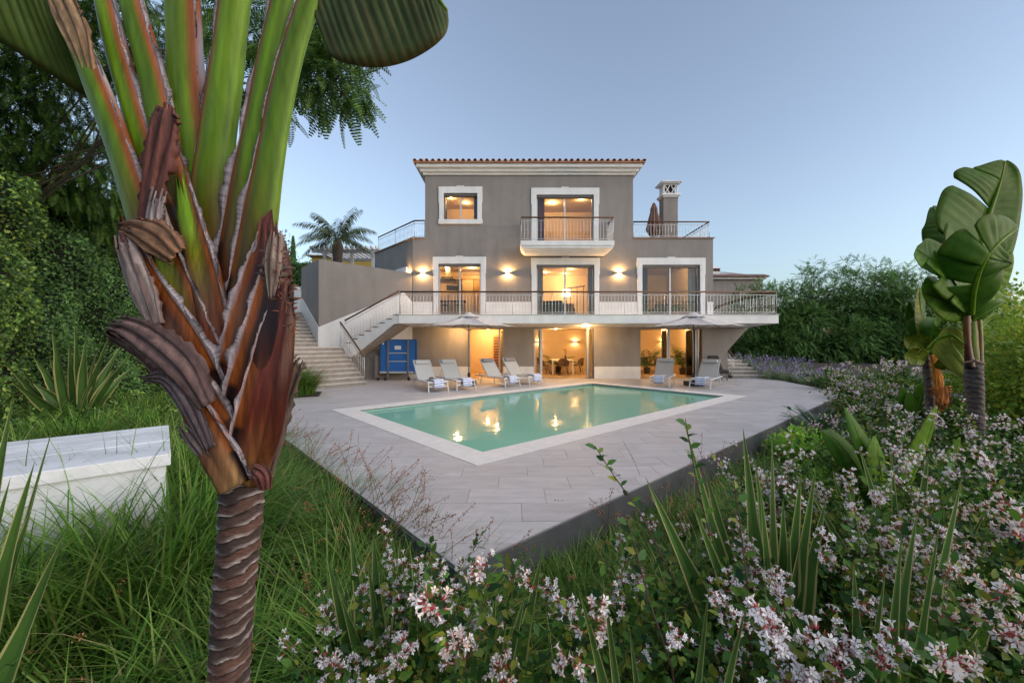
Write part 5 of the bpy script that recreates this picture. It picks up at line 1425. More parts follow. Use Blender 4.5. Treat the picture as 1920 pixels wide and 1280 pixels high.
# flower stalks of the bulbine grass
def stalks(name, roots, n_each, L, lean, m_, blob=True, curl=.6, seed=1):
    r = np.random.default_rng(seed); mb = MB(); pos = []; 
    for x, y, z in roots:
        for k in range(n_each):
            a = r.uniform(0, 6.28); p = Vector((x + r.uniform(-.1, .1), y + r.uniform(-.1, .1), z)); d = Vector((math.cos(a) * .35 + lean[0], math.sin(a) * .35 + lean[1], 1)).normalized()
            pts = []; l = L * r.uniform(.75, 1.25); bx = Vector((r.normal(0, .10), r.normal(0, .10), -.09 * curl))
            for i in range(9):
                pts.append(p.copy()); p = p + d * l / 8; d = (d + bx).normalized()
            mb.tube(pts, [.0030 * (1 - .5 * i / 8) for i in range(9)], 4, caps=False)
            for q in range(r.integers(9, 22)):
                f = 1 - r.uniform(0, .32) ** 1.3; i = min(int(f * 8), 7); u_ = f * 8 - i
                pos.append(np.array(pts[i].lerp(pts[i + 1], u_)) + r.normal(0, .012, 3))
    pos = np.array(pos); k = len(pos)
    tv = [(0, -.5, 0), (.3, 0, .3), (-.3, 0, .3), (0, 0, -.4), (0, .6, 0)]; tf = [(0, 1, 2), (0, 2, 3), (0, 3, 1), (4, 2, 1), (4, 3, 2), (4, 1, 3)]
    V, F = scatter(tv, tf, pos, rdir(k), rdir(k), r.uniform(.009, .020, k))
    V0 = np.array(mb.v); F0 = np.array(mb.f)
    o = link(name, np_mesh(name, np.concatenate([V0, V]), [(F0, 0), (F + len(V0), 1)], [M['stem'], M['blossom']]))
    return tag(o, kind='stuff')
roots = area_pts(26, lambda x, y: .05 < sl_(x, y) < .6 and y > 2.6, (-4.5, -.5), (2.5, 7))
stalks('flower_stalks', roots, 12, 1.05, (.65, .3), 0, seed=2)
roots = area_pts(16, lambda x, y: sl_(x, y) > .5 and not in_block(x, y) and vis(x, y), (-3, -.4), (1.3, 3.2))
stalks('flower_stalks', roots, 3, .75, (.1, -.15), 0, curl=1.6, seed=3)
roots = area_pts(14, lambda x, y: .1 < sr_(x, y) < .5, (.2, 3), (2.8, 5.6))
stalks('flower_stalks', roots, 3, .95, (0, .05), 0, curl=.2, seed=4)
stalks('flower_stalks', [(bedc.x, bedc.y, .03), (bedc.x + .2, bedc.y - .1, .03)], 20, 1.2, (.45, .1), 0, curl=.6, seed=6)

# ================================================================ flax (sword leaves, each a part)
M['flax'] = leafmat('flax_green', [(.014, .038, .010), (.026, .058, .013), (.04, .075, .016)], .4, .25)
M['flax_edge'] = leafmat('flax_cream_edge', [(.36, .36, .12), (.42, .40, .18)], .45, .25)
def flax_leaf(parent, base, tip, w_, arch=.12, twist=0., droop=0., edge=.22, name='leaf', mats=None):
    base, tip = Vector(base), Vector(tip); d = tip - base; L = d.length
    n = 14; mb = MB(); dn = d.normalized()
    side = dn.cross(Vector((0, -1, .15)) + Vector((random.uniform(-.2, .2), 0, 0))).normalized()
    side = Matrix.Rotation(twist, 3, dn) @ side; nor = side.cross(dn)
    for i in range(n + 1):
        f = i / n
        p = base + d * f + Vector((0, 0, arch * L * math.sin(math.pi * f * .9))) - Vector((0, 0, droop * L * f ** 3))
        ww = w_ * (.55 + .45 * math.sin(math.pi * min(1, f * 1.25 + .12))) * (1 - max(0, (f - .55) / .45) ** 1.5) + .001
        ww *= .5
        for s in (-1, -(1 - edge), 0, (1 - edge), 1):
            mb.v.append(tuple(p + side * ww * s + nor * (abs(s) * ww * .45)))
    for i in range(n):
        for j in range(4):
            mb.f.append((i * 5 + j, i * 5 + j + 1, i * 5 + j + 6, i * 5 + j + 5)); mb.m.append(1 if j in (0, 3) else 0)
    return mb.build(name, mats or [M['flax'], M['flax_edge']], parent, smooth=False)
def flax(label, bpx, Y, tips, w_, name='flax_plant', tipY=None, cat='flax plant', seed=0, arch=.05):
    r = np.random.default_rng(seed)
    x = PX(bpx, Y); zb = gz_(x, Y); t = thing(name, label, cat, (x, Y, zb), 'variegated flax plants')
    for tp in tips:
        px, py = tp[0], tp[1]; dY = tp[2] if len(tp) > 2 else r.uniform(-.25, .25) * (Y / 2.2)
        b = (x + (px - bpx) * .0002 * Y + r.uniform(-.05, .05), Y + r.uniform(-.06, .06), zb)
        flax_leaf(t, b, P(px, py, Y + dY), w_ * 1.75 * r.uniform(.8, 1.15), arch=arch * r.uniform(-.3, 1.2), twist=r.uniform(-.45, .45))
    return t
flax('large variegated flax rising through the blossoms in front of the terrace edge', 1455, 2.25, [(1210, 895), (1283, 790, .2), (1393, 803, .1), (1447, 812, .3), (1502, 890), (1530, 872), (1468, 930, -.2), (1548, 942), (1320, 880, .2), (1425, 905, -.3), (1480, 1000, -.2), (1375, 930, .3), (1415, 860, .25), (1300, 960, -.1)], .072, seed=1)
flax('variegated flax leaning right among the nearest white blossoms', 1600, 1.75, [(1805, 885, .1), (1762, 975, -.1), (1690, 1010, -.1), (1930, 1030, .2), (1720, 965, .2), (1600, 1050, -.1), (1660, 1080, -.15)], .055, seed=2)
flax('variegated flax below the near corner of the terrace', 745, 2.05, [(612, 1035), (655, 980, .2), (750, 1012, .1), (812, 1042, .2), (700, 1000), (600, 1090, -.1), (690, 1060, -.2), (780, 1080, -.2), (640, 1130, -.2)], .068, seed=3)
flax('few flax leaves leaning right in front of the terrace corner', 860, 1.9, [(1018, 1028, .1), (965, 1085, .1), (930, 1110, -.1), (985, 1110, -.2)], .06, seed=4)
flax('variegated flax with long arching leaves right of the large one', 1690, 2.7, [(1560, 880, .2), (1610, 850, .2), (1670, 842, .1), (1740, 868), (1800, 905, -.1), (1850, 960, -.2), (1590, 930, -.2), (1770, 940, -.2), (1520, 930, .1)], .06, seed=7, arch=.12)
flax('low flax with few leaves at the bottom edge, centre right', 1240, 1.55, [(1085, 1130, .1), (1130, 1075, .1), (1330, 1095, .1), (1400, 1150, 0), (1180, 1180, -.1)], .045, seed=8, arch=.15)
flax('tall variegated flax behind the white block on the left', 150, 8.2, [(38, 690), (98, 622), (62, 668), (130, 640), (185, 655), (205, 628), (228, 648), (245, 668), (20, 715), (160, 640), (110, 690), (215, 690), (60, 720), (190, 680), (10, 680), (140, 610), (250, 690), (175, 705), (90, 655)], .13, seed=5, arch=.08)
flax('flax leaves entering from the left edge in front of the white block', -130, 1.9, [(25, 745, .1), (102, 800, .1), (65, 880, -.1), (20, 905, -.1), (-20, 790, 0), (120, 1000, -.1), (60, 960, 0)], .075, seed=6)

# ================================================================ abelia shrubs
def floret():
    """five-petalled white trumpet on a pink calyx, length along +Y"""
    pv, pf, cv, cf = [], [], [], []
    for k in range(5):
        a = 2 * math.pi * k / 5; c, s = math.cos(a), math.sin(a); a1, a2 = a - .5, a + .5
        b = len(pv)
        pv += [(.08 * c, .62, .08 * s), (.30 * math.cos(a1), .80, .30 * math.sin(a1)), (.48 * c, .84, .48 * s), (.30 * math.cos(a2), .80, .30 * math.sin(a2))]
        pf.append((b, b + 1, b + 2, b + 3))
    b = len(pv)
    for k in range(4):
        a = math.pi * k / 2; pv += [(.05 * math.cos(a), .2, .05 * math.sin(a)), (.13 * math.cos(a), .68, .13 * math.sin(a))]
    for k in range(4): pf.append((b + 2 * k, b + 2 * ((k + 1) % 4), b + 2 * ((k + 1) % 4) + 1, b + 2 * k + 1))
    for k in range(4):
        a = math.pi * k / 2 + .4; c, s = math.cos(a), math.sin(a); b = len(cv)
        cv += [(0, 0, 0), (.12 * c - .07 * s, .16, .12 * s + .07 * c), (.24 * c, .34, .24 * s), (.12 * c + .07 * s, .16, .12 * s - .07 * c)]
        cf.append((b, b + 1, b + 2, b + 3))
    return pv, pf, cv, cf
FPV, FPF, FCV, FCF = floret()
def abelia(label, x, y, h, rad, stems, clusters, seed, leaf=.042, fl=.030, leaves=22, lean=(0, 0)):
    r = np.random.default_rng(seed); zb = gz_(x, y); base = np.array((x, y, zb))
    t = thing('abelia_shrub', label, 'flowering shrub', base, 'white and pink flowering shrubs')
    sm = MB(); lp, lf, tips, tdir = [], [], [], []
    for k in range(stems):
        a = r.uniform(0, 6.28); sp = r.uniform(.05, 1.0)
        d = Vector((math.cos(a) * sp * .5 + lean[0], math.sin(a) * sp * .5 + lean[1], 1.1)).normalized()
        p = Vector(base) + Vector((math.cos(a), math.sin(a), 0)) * rad * .22 * sp; L = (h - zb) * r.uniform(.75, 1.15) * (1 + .35 * sp)
        n = 9; pts = []; kx = (rad * sp) / L
        bend = Vector((math.cos(a) * kx * .30, math.sin(a) * kx * .30, -.035 - .05 * sp))
        for i in range(n + 1):
            pts.append(p.copy()); p = p + d * L / n; d = (d + bend * (i / n * 2) + Vector(r.normal(0, .06, 3))).normalized()
        sm.tube(pts, [.0045 * (1 - .75 * i / n) for i in range(n + 1)], 4, caps=False)
        for q in range(leaves):
            f = r.uniform(.22, 1) * n; i = min(int(f), n - 1); pp = pts[i].lerp(pts[i + 1], f - i)
            # short side twig
            dd = Vector(unit(r.normal(size=(1, 3)))[0]); off = dd * r.uniform(0, .10)
            lp.append(pp + off); lf.append((dd * .9 + (pts[i + 1] - pts[i]).normalized() * .5))
        tips.append(pts[-1]); tdir.append((pts[-1] - pts[-2]).normalized())
        tips.append(pts[-2] + Vector(r.normal(0, .05, 3))); tdir.append((Vector(r.normal(0, .6, 3)) + Vector((0, 0, 1))).normalized())
        tips.append(pts[-3] + Vector(r.normal(0, .07, 3))); tdir.append((Vector(r.normal(0, .8, 3)) + Vector((0, 0, .8))).normalized())
    zt = sorted(q.z for q in tips)[int(len(tips) * .93)]; kz = (h - zb) / max(.1, zt - zb)
    hd = sorted(math.hypot(q.x - x, q.y - y) for q in tips)[int(len(tips) * .92)]; kh = min(1, rad / max(.05, hd))
    def fz_(q): return Vector((base[0] + (q[0] - base[0]) * kh, base[1] + (q[1] - base[1]) * kh, zb + (q[2] - zb) * kz))
    sm.v = [tuple(fz_(v)) for v in sm.v]; tips = [fz_(v) for v in tips]; lp = [fz_(v) for v in lp]
    sm.build('stems', M['stem'], t)
    lp = np.array(lp); lf = np.array(lf); k = len(lp)
    V, F = scatter(LEAF2_V, LEAF2_F, lp, unit(lf), unit(np.array([0, -.2, 1.]) + r.normal(size=(k, 3)) * .6), leaf * r.uniform(.6, 1.35, k))
    link('foliage', np_mesh('foliage', V - base, [(F, 0)], M['abelia']), t)
    order = sorted(range(len(tips)), key=lambda i: -tips[i].z + r.uniform(-.25, .25))[:max(6, int(clusters * .78))]
    fp, fd_ = [], []
    for i in order:
        nfl = r.integers(5, 22); c = np.array(tips[i]); ax = np.array(tdir[i]); 
        dd = unit(r.normal(size=(nfl, 3)) + ax * .8); fp.append(c + dd * fl * r.uniform(.3, 1.1, (nfl, 1)) + ax * r.uniform(-.05, .04, (nfl, 1))); fd_.append(dd)
    fp = np.concatenate(fp); fd_ = np.concatenate(fd_); k = len(fp); up = rdir(k); s_ = fl * r.uniform(.75, 1.2, k)
    open_ = r.uniform(size=k) < .85
    big = 1.0 + .55 * (seed in (100, 101, 108, 113)) * (fp[:, 1] < np.median(fp[:, 1])); s_ = s_ * big
    V1, F1_ = scatter(FPV, FPF, fp[open_], fd_[open_], up[open_], s_[open_]); V2, F2_ = scatter(FCV, FCF, fp, fd_, up, s_ * 1.15)
    link('blossoms', np_mesh('blossoms', np.concatenate([V1, V2]) - base, [(F1_, 0), (F2_ + len(V1), 1)], [M['petal' if seed not in (100, 101, 108) else 'petal_coral'], M['calyx']]), t)
    return t
AB = [  # px, py(top), Y, radius, stems, clusters, label
    (1790, 1080, 1.75, .42, 46, 44, 'nearest white flowering shrub in the lower right corner'),
    (1890, 960, 2.3, .5, 46, 42, 'white flowering shrub at the right edge above the corner one'),
    (1640, 1000, 2.3, .45, 48, 52, 'white flowering shrub right of the large flax'),
    (1450, 1130, 1.75, .36, 40, 52, 'white flowering shrub at the foot of the large flax'),
    (1560, 900, 3.0, .5, 52, 46, 'white flowering shrub behind the large flax'),
    (1740, 870, 3.2, .6, 54, 46, 'white flowering shrub in front of the big paddle leaves'),
    (1870, 830, 3.6, .6, 50, 55, 'white flowering shrub before the tall banana trunk'),
    (1450, 870, 3.5, .42, 40, 44, 'white flowering shrub touching the terrace side right of the flax tips'),
    (970, 1130, 1.7, .34, 36, 26, 'white flowering shrub at the bottom centre below the terrace corner'),
    (775, 1065, 2.05, .4, 46, 48, 'white flowering shrub among the flax below the terrace corner'),
    (1180, 1130, 1.85, .45, 34, 16, 'sparse flowering shrub with reddish buds between the corner and the large flax'),
    (660, 1200, 1.7, .34, 34, 26, 'white flowering shrub at the bottom just right of the banana trunk'),
    (1290, 1030, 2.3, .4, 30, 12, 'leafy shrub with few blossoms along the terrace side'),
    (1560, 1180, 1.5, .32, 32, 36, 'white flowering shrub at the bottom edge right of the flax foot'),
    (1680, 775, 5.6, .8, 52, 46, 'white flowering shrub left of the tall banana trunk, behind the paddle leaves'),
    (1590, 805, 5.2, .6, 44, 38, 'white flowering shrub between the cycad and the paddle leaves'),
    (1790, 790, 5.0, .6, 44, 34, 'white flowering shrub just left of the tall banana trunk foot'),
    (1900, 770, 5.4, .6, 40, 36, 'white flowering shrub right of the tall banana trunk foot'),
]
for i, (px, py, Y, rad, ns, nc, lab) in enumerate(AB):
    abelia(lab, PX(px, Y), Y, PZ(py, Y), rad, ns, nc, 100 + i, leaves=46 if Y < 4 else 34, leaf=.05 if Y < 4 else .06)
for i, (px, py, Y, rad, lab) in enumerate([(1600, 715, 11.5, 1.2, 'far white flowering shrub behind the dry grass'), (1680, 680, 12, 1.5, 'far white flowering shrub before the dark trees'), (1650, 740, 9.5, 1.1, 'white flowering shrub left of the small banana plant'), (1560, 695, 14, 1.2, 'farthest white flowering shrub beside the purple flowers'), (1740, 730, 8.8, 1.0, 'white flowering shrub under the small yellowing banana plant')]):
    abelia(lab, PX(px, Y), Y, PZ(py, Y), rad, 50, 66, 300 + i, leaf=.10, fl=.042, leaves=22)
# leafy undergrowth between the shrubs
def cover(name, pts, n, h, size, m, seed):
    r = np.random.default_rng(seed); pts = np.array(pts); k = r.integers(0, len(pts), n)
    pos = pts[k] + np.stack([r.normal(0, .16, n), r.normal(0, .16, n), r.uniform(.02, 1, n) ** .8 * h], 1)
    V, F = scatter(LEAF2_V, LEAF2_F, pos, unit(r.normal(size=(n, 3)) + np.array([0, 0, .25])), unit(np.array([0, -.3, 1.]) + r.normal(size=(n, 3)) * .6), size * r.uniform(.6, 1.3, n))
    return tag(link(name, np_mesh(name, V, [(F, 0)], m)), kind='stuff')
cover('undergrowth', area_pts(200, lambda x, y: sr_(x, y) > 1.0 and vis(x, y), (-.5, 7.5), (1.2, 7)), 26000, .5, .05, M['abelia'], 5)
cover('undergrowth', area_pts(150, lambda x, y: sr_(x, y) > .5 and x < 1.5 * y, (5, 17), (6, 15)), 16000, .6, .11, M['abelia'], 6)
cover('undergrowth', area_pts(120, lambda x, y: x < -6.5, (-13, -6), (5, 16)), 12000, .35, .09, M['hedge'], 8)

# ================================================================ other bed plants
def lavender(label, x, y, h, seed):
    r = np.random.default_rng(seed); zb = gz_(x, y); t = thing('lavender_plant', label, 'flowering plant', (x, y, zb), 'purple flowering plants by the side steps')
    g = grass_patch('stems', [(x, y, zb)], 260, h, M['greyleaf'], spread=.32, width=.010, segs=4, curl=.6); g.parent = t; g.location = -Vector(t.location); del g['kind']
    n = 80; a = r.uniform(0, 6.28, n); rr = .62 * np.sqrt(r.uniform(0, 1, n)); pos = np.stack([x + np.cos(a) * rr, y + np.sin(a) * rr, zb + h * r.uniform(.6, 1.05, n) * (1 - .35 * rr)], 1)
    V, F = scatter(LEAF_V, LEAF_F, pos, unit(np.array([0, 0, .7]) + r.normal(size=(n, 3)) * .6), rdir(n), r.uniform(.07, .13, n))
    tag(link('flower_heads', np_mesh('flower_heads', V - np.array((x, y, zb)), [(F, 0)], M['purple']), t), kind='stuff')
for i, (px, Y, h, lab) in enumerate([(1392, 20.5, 1.0, 'purple flowering plant above the top of the side steps'), (1420, 20, .95, 'purple flowering plant at the right of the upper side steps'), (1432, 18.6, .8, 'purple flowering plant beside the middle side steps'),
                                     (1448, 17.9, .75, 'purple flowering plant at the foot of the side steps'), (1462, 19.4, .9, 'purple flowering plant behind the one at the foot of the steps'), (1478, 17.4, .8, 'purple flowering plant a little right of the steps'),
                                     (1500, 17, .8, 'purple flowering plant in the middle of the bed right of the steps'), (1520, 16, .75, 'purple flowering plant near the far corner of the terrace'), (1545, 15.6, .8, 'purple flowering plant before the far white shrubs'), (1500, 19, .9, 'purple flowering plant below the dark trees'), (1580, 16, .85, 'rightmost purple flowering plant, behind the dry grass')]):
    lavender(lab, PX(px, Y), Y, h, 40 + i)
# cycad
cyx, cyy = PX(1535, 8.4), 8.4; zb = gz_(cyx, cyy)
t = thing('cycad', 'dark green cycad rosette against the side of the terrace', 'cycad', (cyx, cyy, zb))
MB().lathe([(.16, 0), (.18, .3), (.1, .42)], 12, (cyx, cyy, zb)).build('stem', M['bark'], t, smooth=True)
for k in range(26):
    a = 2 * math.pi * k / 26 * 2.0 + .1; el = .15 + .9 * ((k * 7) % 26) / 26
    d = Vector((math.cos(a) * math.cos(el), math.sin(a) * math.cos(el), math.sin(el))); p = Vector((cyx, cyy, zb + .4)); pts = []
    for i in range(9): pts.append(p.copy()); p = p + d * .1; d = (d + Vector((0, 0, -.09))).normalized()
    frond(t, pts, .17, 'cycad', 20, 'frond', .13, drop=.05)
ex, ey = PX(1500, 7.0), 7.0
bush('spurge', 'bright lime green rounded bush against the side of the terrace', 'shrub', (ex, ey, gz_(ex, ey)), (.62, .62, .78), 5200, .075, M['euph'], None, 5, clumps=45)
ex, ey = PX(1560, 5.2), 5.2
bush('spurge', 'small lime green bush behind the flax tips', 'shrub', (ex, ey, gz_(ex, ey)), (.45, .4, .62), 2600, .06, M['euph'], None, 6, clumps=30)
# tall loose stems with single leaves in front of the terrace
def leafy_stem(label, pts, seed, leaf=.075):
    r = np.random.default_rng(seed); pts = [P(*p) for p in pts]; b = pts[0]
    t = thing('leafy_stem', label, 'plant stem', b, 'tall leafy shoots')
    MB().tube(pts, [.006 * (1 - .6 * i / (len(pts) - 1)) for i in range(len(pts))], 5).build('stem', M['stem'], t)
    n = 26; lp = []; lf = []
    for k in range(n):
        f = (.15 + .85 * k / n) * (len(pts) - 1); i = min(int(f), len(pts) - 2); lp.append(pts[i].lerp(pts[i + 1], f - i)); a = k * 2.4; lf.append((math.cos(a), math.sin(a), .5))
    V, F = scatter(LEAF2_V, LEAF2_F, np.array(lp), np.array(lf), unit(np.array([0, -.6, 1.]) + r.normal(size=(n, 3)) * .3), leaf * r.uniform(.6, 1.2, n))
    link('foliage', np_mesh('foliage', V - np.array(b), [(F, 0)], M['abelia']), t)
leafy_stem('tall leafy shoot with its tip against the terrace tiles', [(1370, 1420, 2.2), (1355, 1200, 2.2), (1330, 1000, 2.25), (1300, 870, 2.3), (1285, 785, 2.3)], 1)
leafy_stem('leafy shoot leaning left over the terrace edge', [(1330, 1420, 2.2), (1270, 1100, 2.2), (1200, 960, 2.25), (1150, 890, 2.3), (1115, 835, 2.3)], 2)
leafy_stem('leafy shoot in front of the large flax', [(1420, 1500, 1.8), (1410, 1250, 1.8), (1400, 1080, 1.85), (1385, 960, 1.9), (1375, 900, 1.9)], 3, .065)
leafy_stem('leafy shoot at the bottom below the terrace side', [(1290, 1500, 1.7), (1260, 1250, 1.7), (1215, 1120, 1.75), (1190, 1020, 1.8), (1175, 975, 1.8)], 4, .06)
leafy_stem('leafy shoot right of the terrace corner', [(1120, 1500, 1.7), (1090, 1260, 1.7), (1060, 1140, 1.75)], 5, .06)
# ================================================================ banana-like plants (giant bird of paradise)
M['sheath'] = colmat('leaf_sheath', .36, 34, .65, .7, (1, 1, .10), spec=.2)
M['petiole'] = colmat('leaf_stalk', .42, 22, .38, .2, (1, 1, .16), spec=.2)
M['blade'] = colmat('leaf_blade', .45, 9, .25, .1, (1, 1, 1), trans=.48, spec=.15)
M['husk'] = colmat('dry_husk', .8, 40, .5, .8, (1, 1, .25))
M['ringbark'] = colmat('ringed_trunk', .75, 34, .5, .9, (1, 1, 3.5))
STK = [max(-1, min(1, v)) for v in np.convolve(np.random.default_rng(77).normal(0, 1.2, 66), [.25, .5, .25], 'valid')]
def cmix(a, b, t): t = max(0., min(1., t)); return tuple(x + (y - x) * t for x, y in zip(a, b))
def ramp(stops, t):
    for (t0, c0), (t1, c1) in zip(stops[:-1], stops[1:]):
        if t <= t1: return cmix(c0, c1, (t - t0) / max(1e-6, t1 - t0))
    return stops[-1][1]
BR = (.090, .015, .008); DK = (.012, .005, .005); RUST = (.21, .055, .010); OL = (.090, .085, .008); GR = (.090, .175, .008); LG = (.15, .26, .014); GREY = (.30, .26, .28); TAN = (.24, .14, .075); PALE = (.42, .37, .38)
def catmull(pts, n):
    pts = [np.array(p, float) for p in pts]; P_ = [2 * pts[0] - pts[1]] + pts + [2 * pts[-1] - pts[-2]]; out = []
    for s in range(n + 1):
        u = s / n * (len(pts) - 1); i = min(int(u), len(pts) - 2); t = u - i; a, b, c, d = P_[i:i + 4]
        out.append(.5 * ((2 * b) + (-a + c) * t + (2 * a - 5 * b + 4 * c - d) * t * t + (-a + 3 * b - 3 * c + d) * t ** 3))
    return out
def stalk(name, parent, pxpts, Y, inner, stops, mat_, seg=44, n=40, depth=.62, yfun=None, edge=GREY, ragged=True, base_flat=1.0, wing=.34, ragtip=False, seed=0):
    """leaf base and stalk: pxpts = (px, py, halfwidth px, dY). inner=+1/-1: which side carries the pale membrane edge"""
    r = np.random.default_rng(seed + 17)
    c = catmull(pxpts, seg); mb = MB(); rows = []
    up = [P(q[0], q[1], Y + q[3]) for q in c]
    for i, q in enumerate(c):
        d = (up[min(i + 1, seg)] - up[max(i - 1, 0)]).normalized(); s = Vector((0, -1, 0)).cross(d); s = (s if s.x > 0 else -s).normalized()
        hw = max(.002, q[2] / 750 * (Y + q[3])) * (.9 if mat_ is M['sheath'] else 1); f = i / seg
        nrm = s.cross(d); nrm = nrm if nrm.y < 0 else -nrm
        for j in range(n):
            a = 2 * math.pi * j / n
            ca, sa = math.cos(a), math.sin(a)
            bump = 1 + .02 * STK[(j + seed * 7) % 64] + .025 * math.sin(a * 5 + seed) + .02 * math.sin(f * 23 + a * 2 + seed)
            if mat_ is M['sheath']:
                u_ = ca * inner
                if sa >= 0: hh = min(1, ((1 + u_) / .35) ** .5) if u_ < -.65 else 1 - .62 * (u_ + .65) / 1.65 + (.22 * (u_ - .8) / .2 if u_ > .8 else 0)
                else: hh = -.12
                sa = hh * .85
            rag_ = max(0, (f - .80) / .20) if mat_ is M['sheath'] else 0
            mb.v.append(tuple(up[i] + s * (ca * hw * bump) + nrm * (sa * hw * depth * bump) + d * (rag_ * .05 * (STK[(j * 5 + seed) % 64] + .6 * STK[(j * 11 + seed) % 64]))))
            base = ramp(stops, f + .04 * math.sin(a * 3 + seed))
            k_ = STK[(j + seed * 13) % 64]; base = cmix(base, tuple(v * 2.0 for v in base) if k_ > 0 else DK, min(.75, abs(k_) * (1.0 if mat_ is M['sheath'] else .35) * (.6 + .4 * math.sin(f * 6 + j))))
            inn = ca * inner                       # +1 at the inner edge
            col = base
            if inn > .35: col = cmix(base, RUST if f > .25 else DK, (inn - .35) / .35)
            if inn > .84: col = cmix(col, edge, (inn - .84) / .12 * (.5 + .5 * math.sin(f * 19 + seed)))
            if mat_ is M['sheath']: col = cmix(col, DK, .55 * max(0, -inn)); col = cmix(col, (.24, .10, .05), .35 * max(0, math.sin(a * 2 + seed)) * max(0, math.sin(f * 9 + seed)))
            elif inn < -.6 and f > .3: col = cmix(col, LG, (-inn - .6) * .8)
            mb.c.append((*col, 1))
    for i in range(seg):
        for j in range(n):
            mb.f.append((i * n + j, i * n + (j + 1) % n, (i + 1) * n + (j + 1) % n, (i + 1) * n + j)); mb.m.append(0)
    mb.f.append(tuple(range(n))[::-1]); mb.m.append(0); mb.f.append(tuple(seg * n + j for j in range(n))); mb.m.append(0)
    o = mb.build(name, mat_, parent, smooth=True)
    if wing:
        w = MB(); jag = 0
        fine = seg * 6
        cc = catmull(pxpts, fine)
        for i, q in enumerate(cc):
            p = P(q[0], q[1], Y + q[3]); p2 = P(cc[min(i + 1, fine)][0], cc[min(i + 1, fine)][1], Y); p1 = P(cc[max(i - 1, 0)][0], cc[max(i - 1, 0)][1], Y)
            d = (p2 - p1).normalized(); s = Vector((0, -1, 0)).cross(d); s = (s if s.x > 0 else -s).normalized() * inner
            hw = q[2] / 750 * (Y + q[3]); f = i / fine
            if r.uniform() < .45: jag = jag * .6 + r.uniform(-.10, .10) - (.45 if r.uniform() < .05 else 0)
            lo = .75 + .45 * math.sin(f * 17 + seed * 1.7) * math.sin(f * 41 + seed) + .25 * math.sin(f * 7 + seed); ext = hw * wing * max(.12, lo) * (1 + (jag if ragged else 0)) * (1 - .25 * f) * min(1, f * 8 + .2)
            a = p + s * hw * .80 + Vector((0, -hw * depth * .42, 0)); b = a + s * ext * .5 + Vector((0, -hw * .05, 0)); c_ = a + s * ext + Vector((0, hw * (.02 + .10 * math.sin(f * 29 + seed)), 0))
            w.v += [tuple(a), tuple(b), tuple(c_)]; mot = .35 * (r.uniform() < .25) + .5 * max(0, math.sin(f * 13 + seed * 2) * math.sin(f * 5 + seed)); w.c += [(*cmix(edge, RUST, .45), 1), (*cmix(cmix(edge, PALE, .4), DK, mot), 1), (*cmix(edge, DK, .55 + mot), 1)]
        for i in range(fine):
            for j in range(2): w.f.append((i * 3 + j, i * 3 + j + 1, i * 3 + j + 4, i * 3 + j + 3)); w.m.append(0)
        wo_ = w.build('membrane', M['husk'], o)
        sd_ = wo_.modifiers.new('t', 'SOLIDIFY'); sd_.thickness = .003; sd_.offset = 0
    return o
def sheet(name, parent, pxpts, Y, c0, c1, curl=1.2, seg=36, n=15, rag=.25, seed=0, mat_=None, tear=True):
    """thin dry curled sheet: (px, py, halfwidth px, dY)"""
    r = np.random.default_rng(seed + 5); c = catmull(pxpts, seg); mb = MB(); off = r.uniform(0, 6)
    edge = [1 + rag * r.normal() * .5 for _ in range(seg + 1)]
    for i, q in enumerate(c):
        p = P(q[0], q[1], Y + q[3]); k0, k1 = c[max(i - 1, 0)], c[min(i + 1, seg)]
        d = (P(k1[0], k1[1], Y + k1[3]) - P(k0[0], k0[1], Y + k0[3])).normalized(); s = Vector((0, -1, 0)).cross(d).normalized()
        nrm = s.cross(d); nrm = nrm if nrm.y < 0 else -nrm; hw = q[2] / 750 * Y; f = i / seg
        for j in range(n):
            u = -1 + 2 * j / (n - 1); a = u * curl
            e = edge[i] if abs(u) == 1 else 1
            mb.v.append(tuple(p + s * (math.sin(a) / max(.5, curl) * 1.15 * hw * e) + nrm * ((math.cos(a) - .4) * hw * .55 + .16 * hw * math.sin(u * 11 + off + f * 4) + .07 * hw * math.sin(u * 23 + off * 2))))
            mb.c.append((*cmix(cmix(c0, c1, .5 + .5 * math.sin(u * 9 + off) * .8 + .3 * (f - .5)), DK, .55 * (math.sin(u * 21 + off * 3 + f) > .35)), 1))
    for i in range(seg):
        for j in range(n - 1):
            if tear and i > seg * (.70 + .28 * ((j * 37 + seed * 11) % 10) / 10): continue
            mb.f.append((i * n + j, i * n + j + 1, (i + 1) * n + j + 1, (i + 1) * n + j)); mb.m.append(0)
    o = mb.build(name, mat_ or M['husk'], parent, smooth=True)
    sd_ = o.modifiers.new('t', 'SOLIDIFY'); sd_.thickness = .004; sd_.offset = 0
    return o
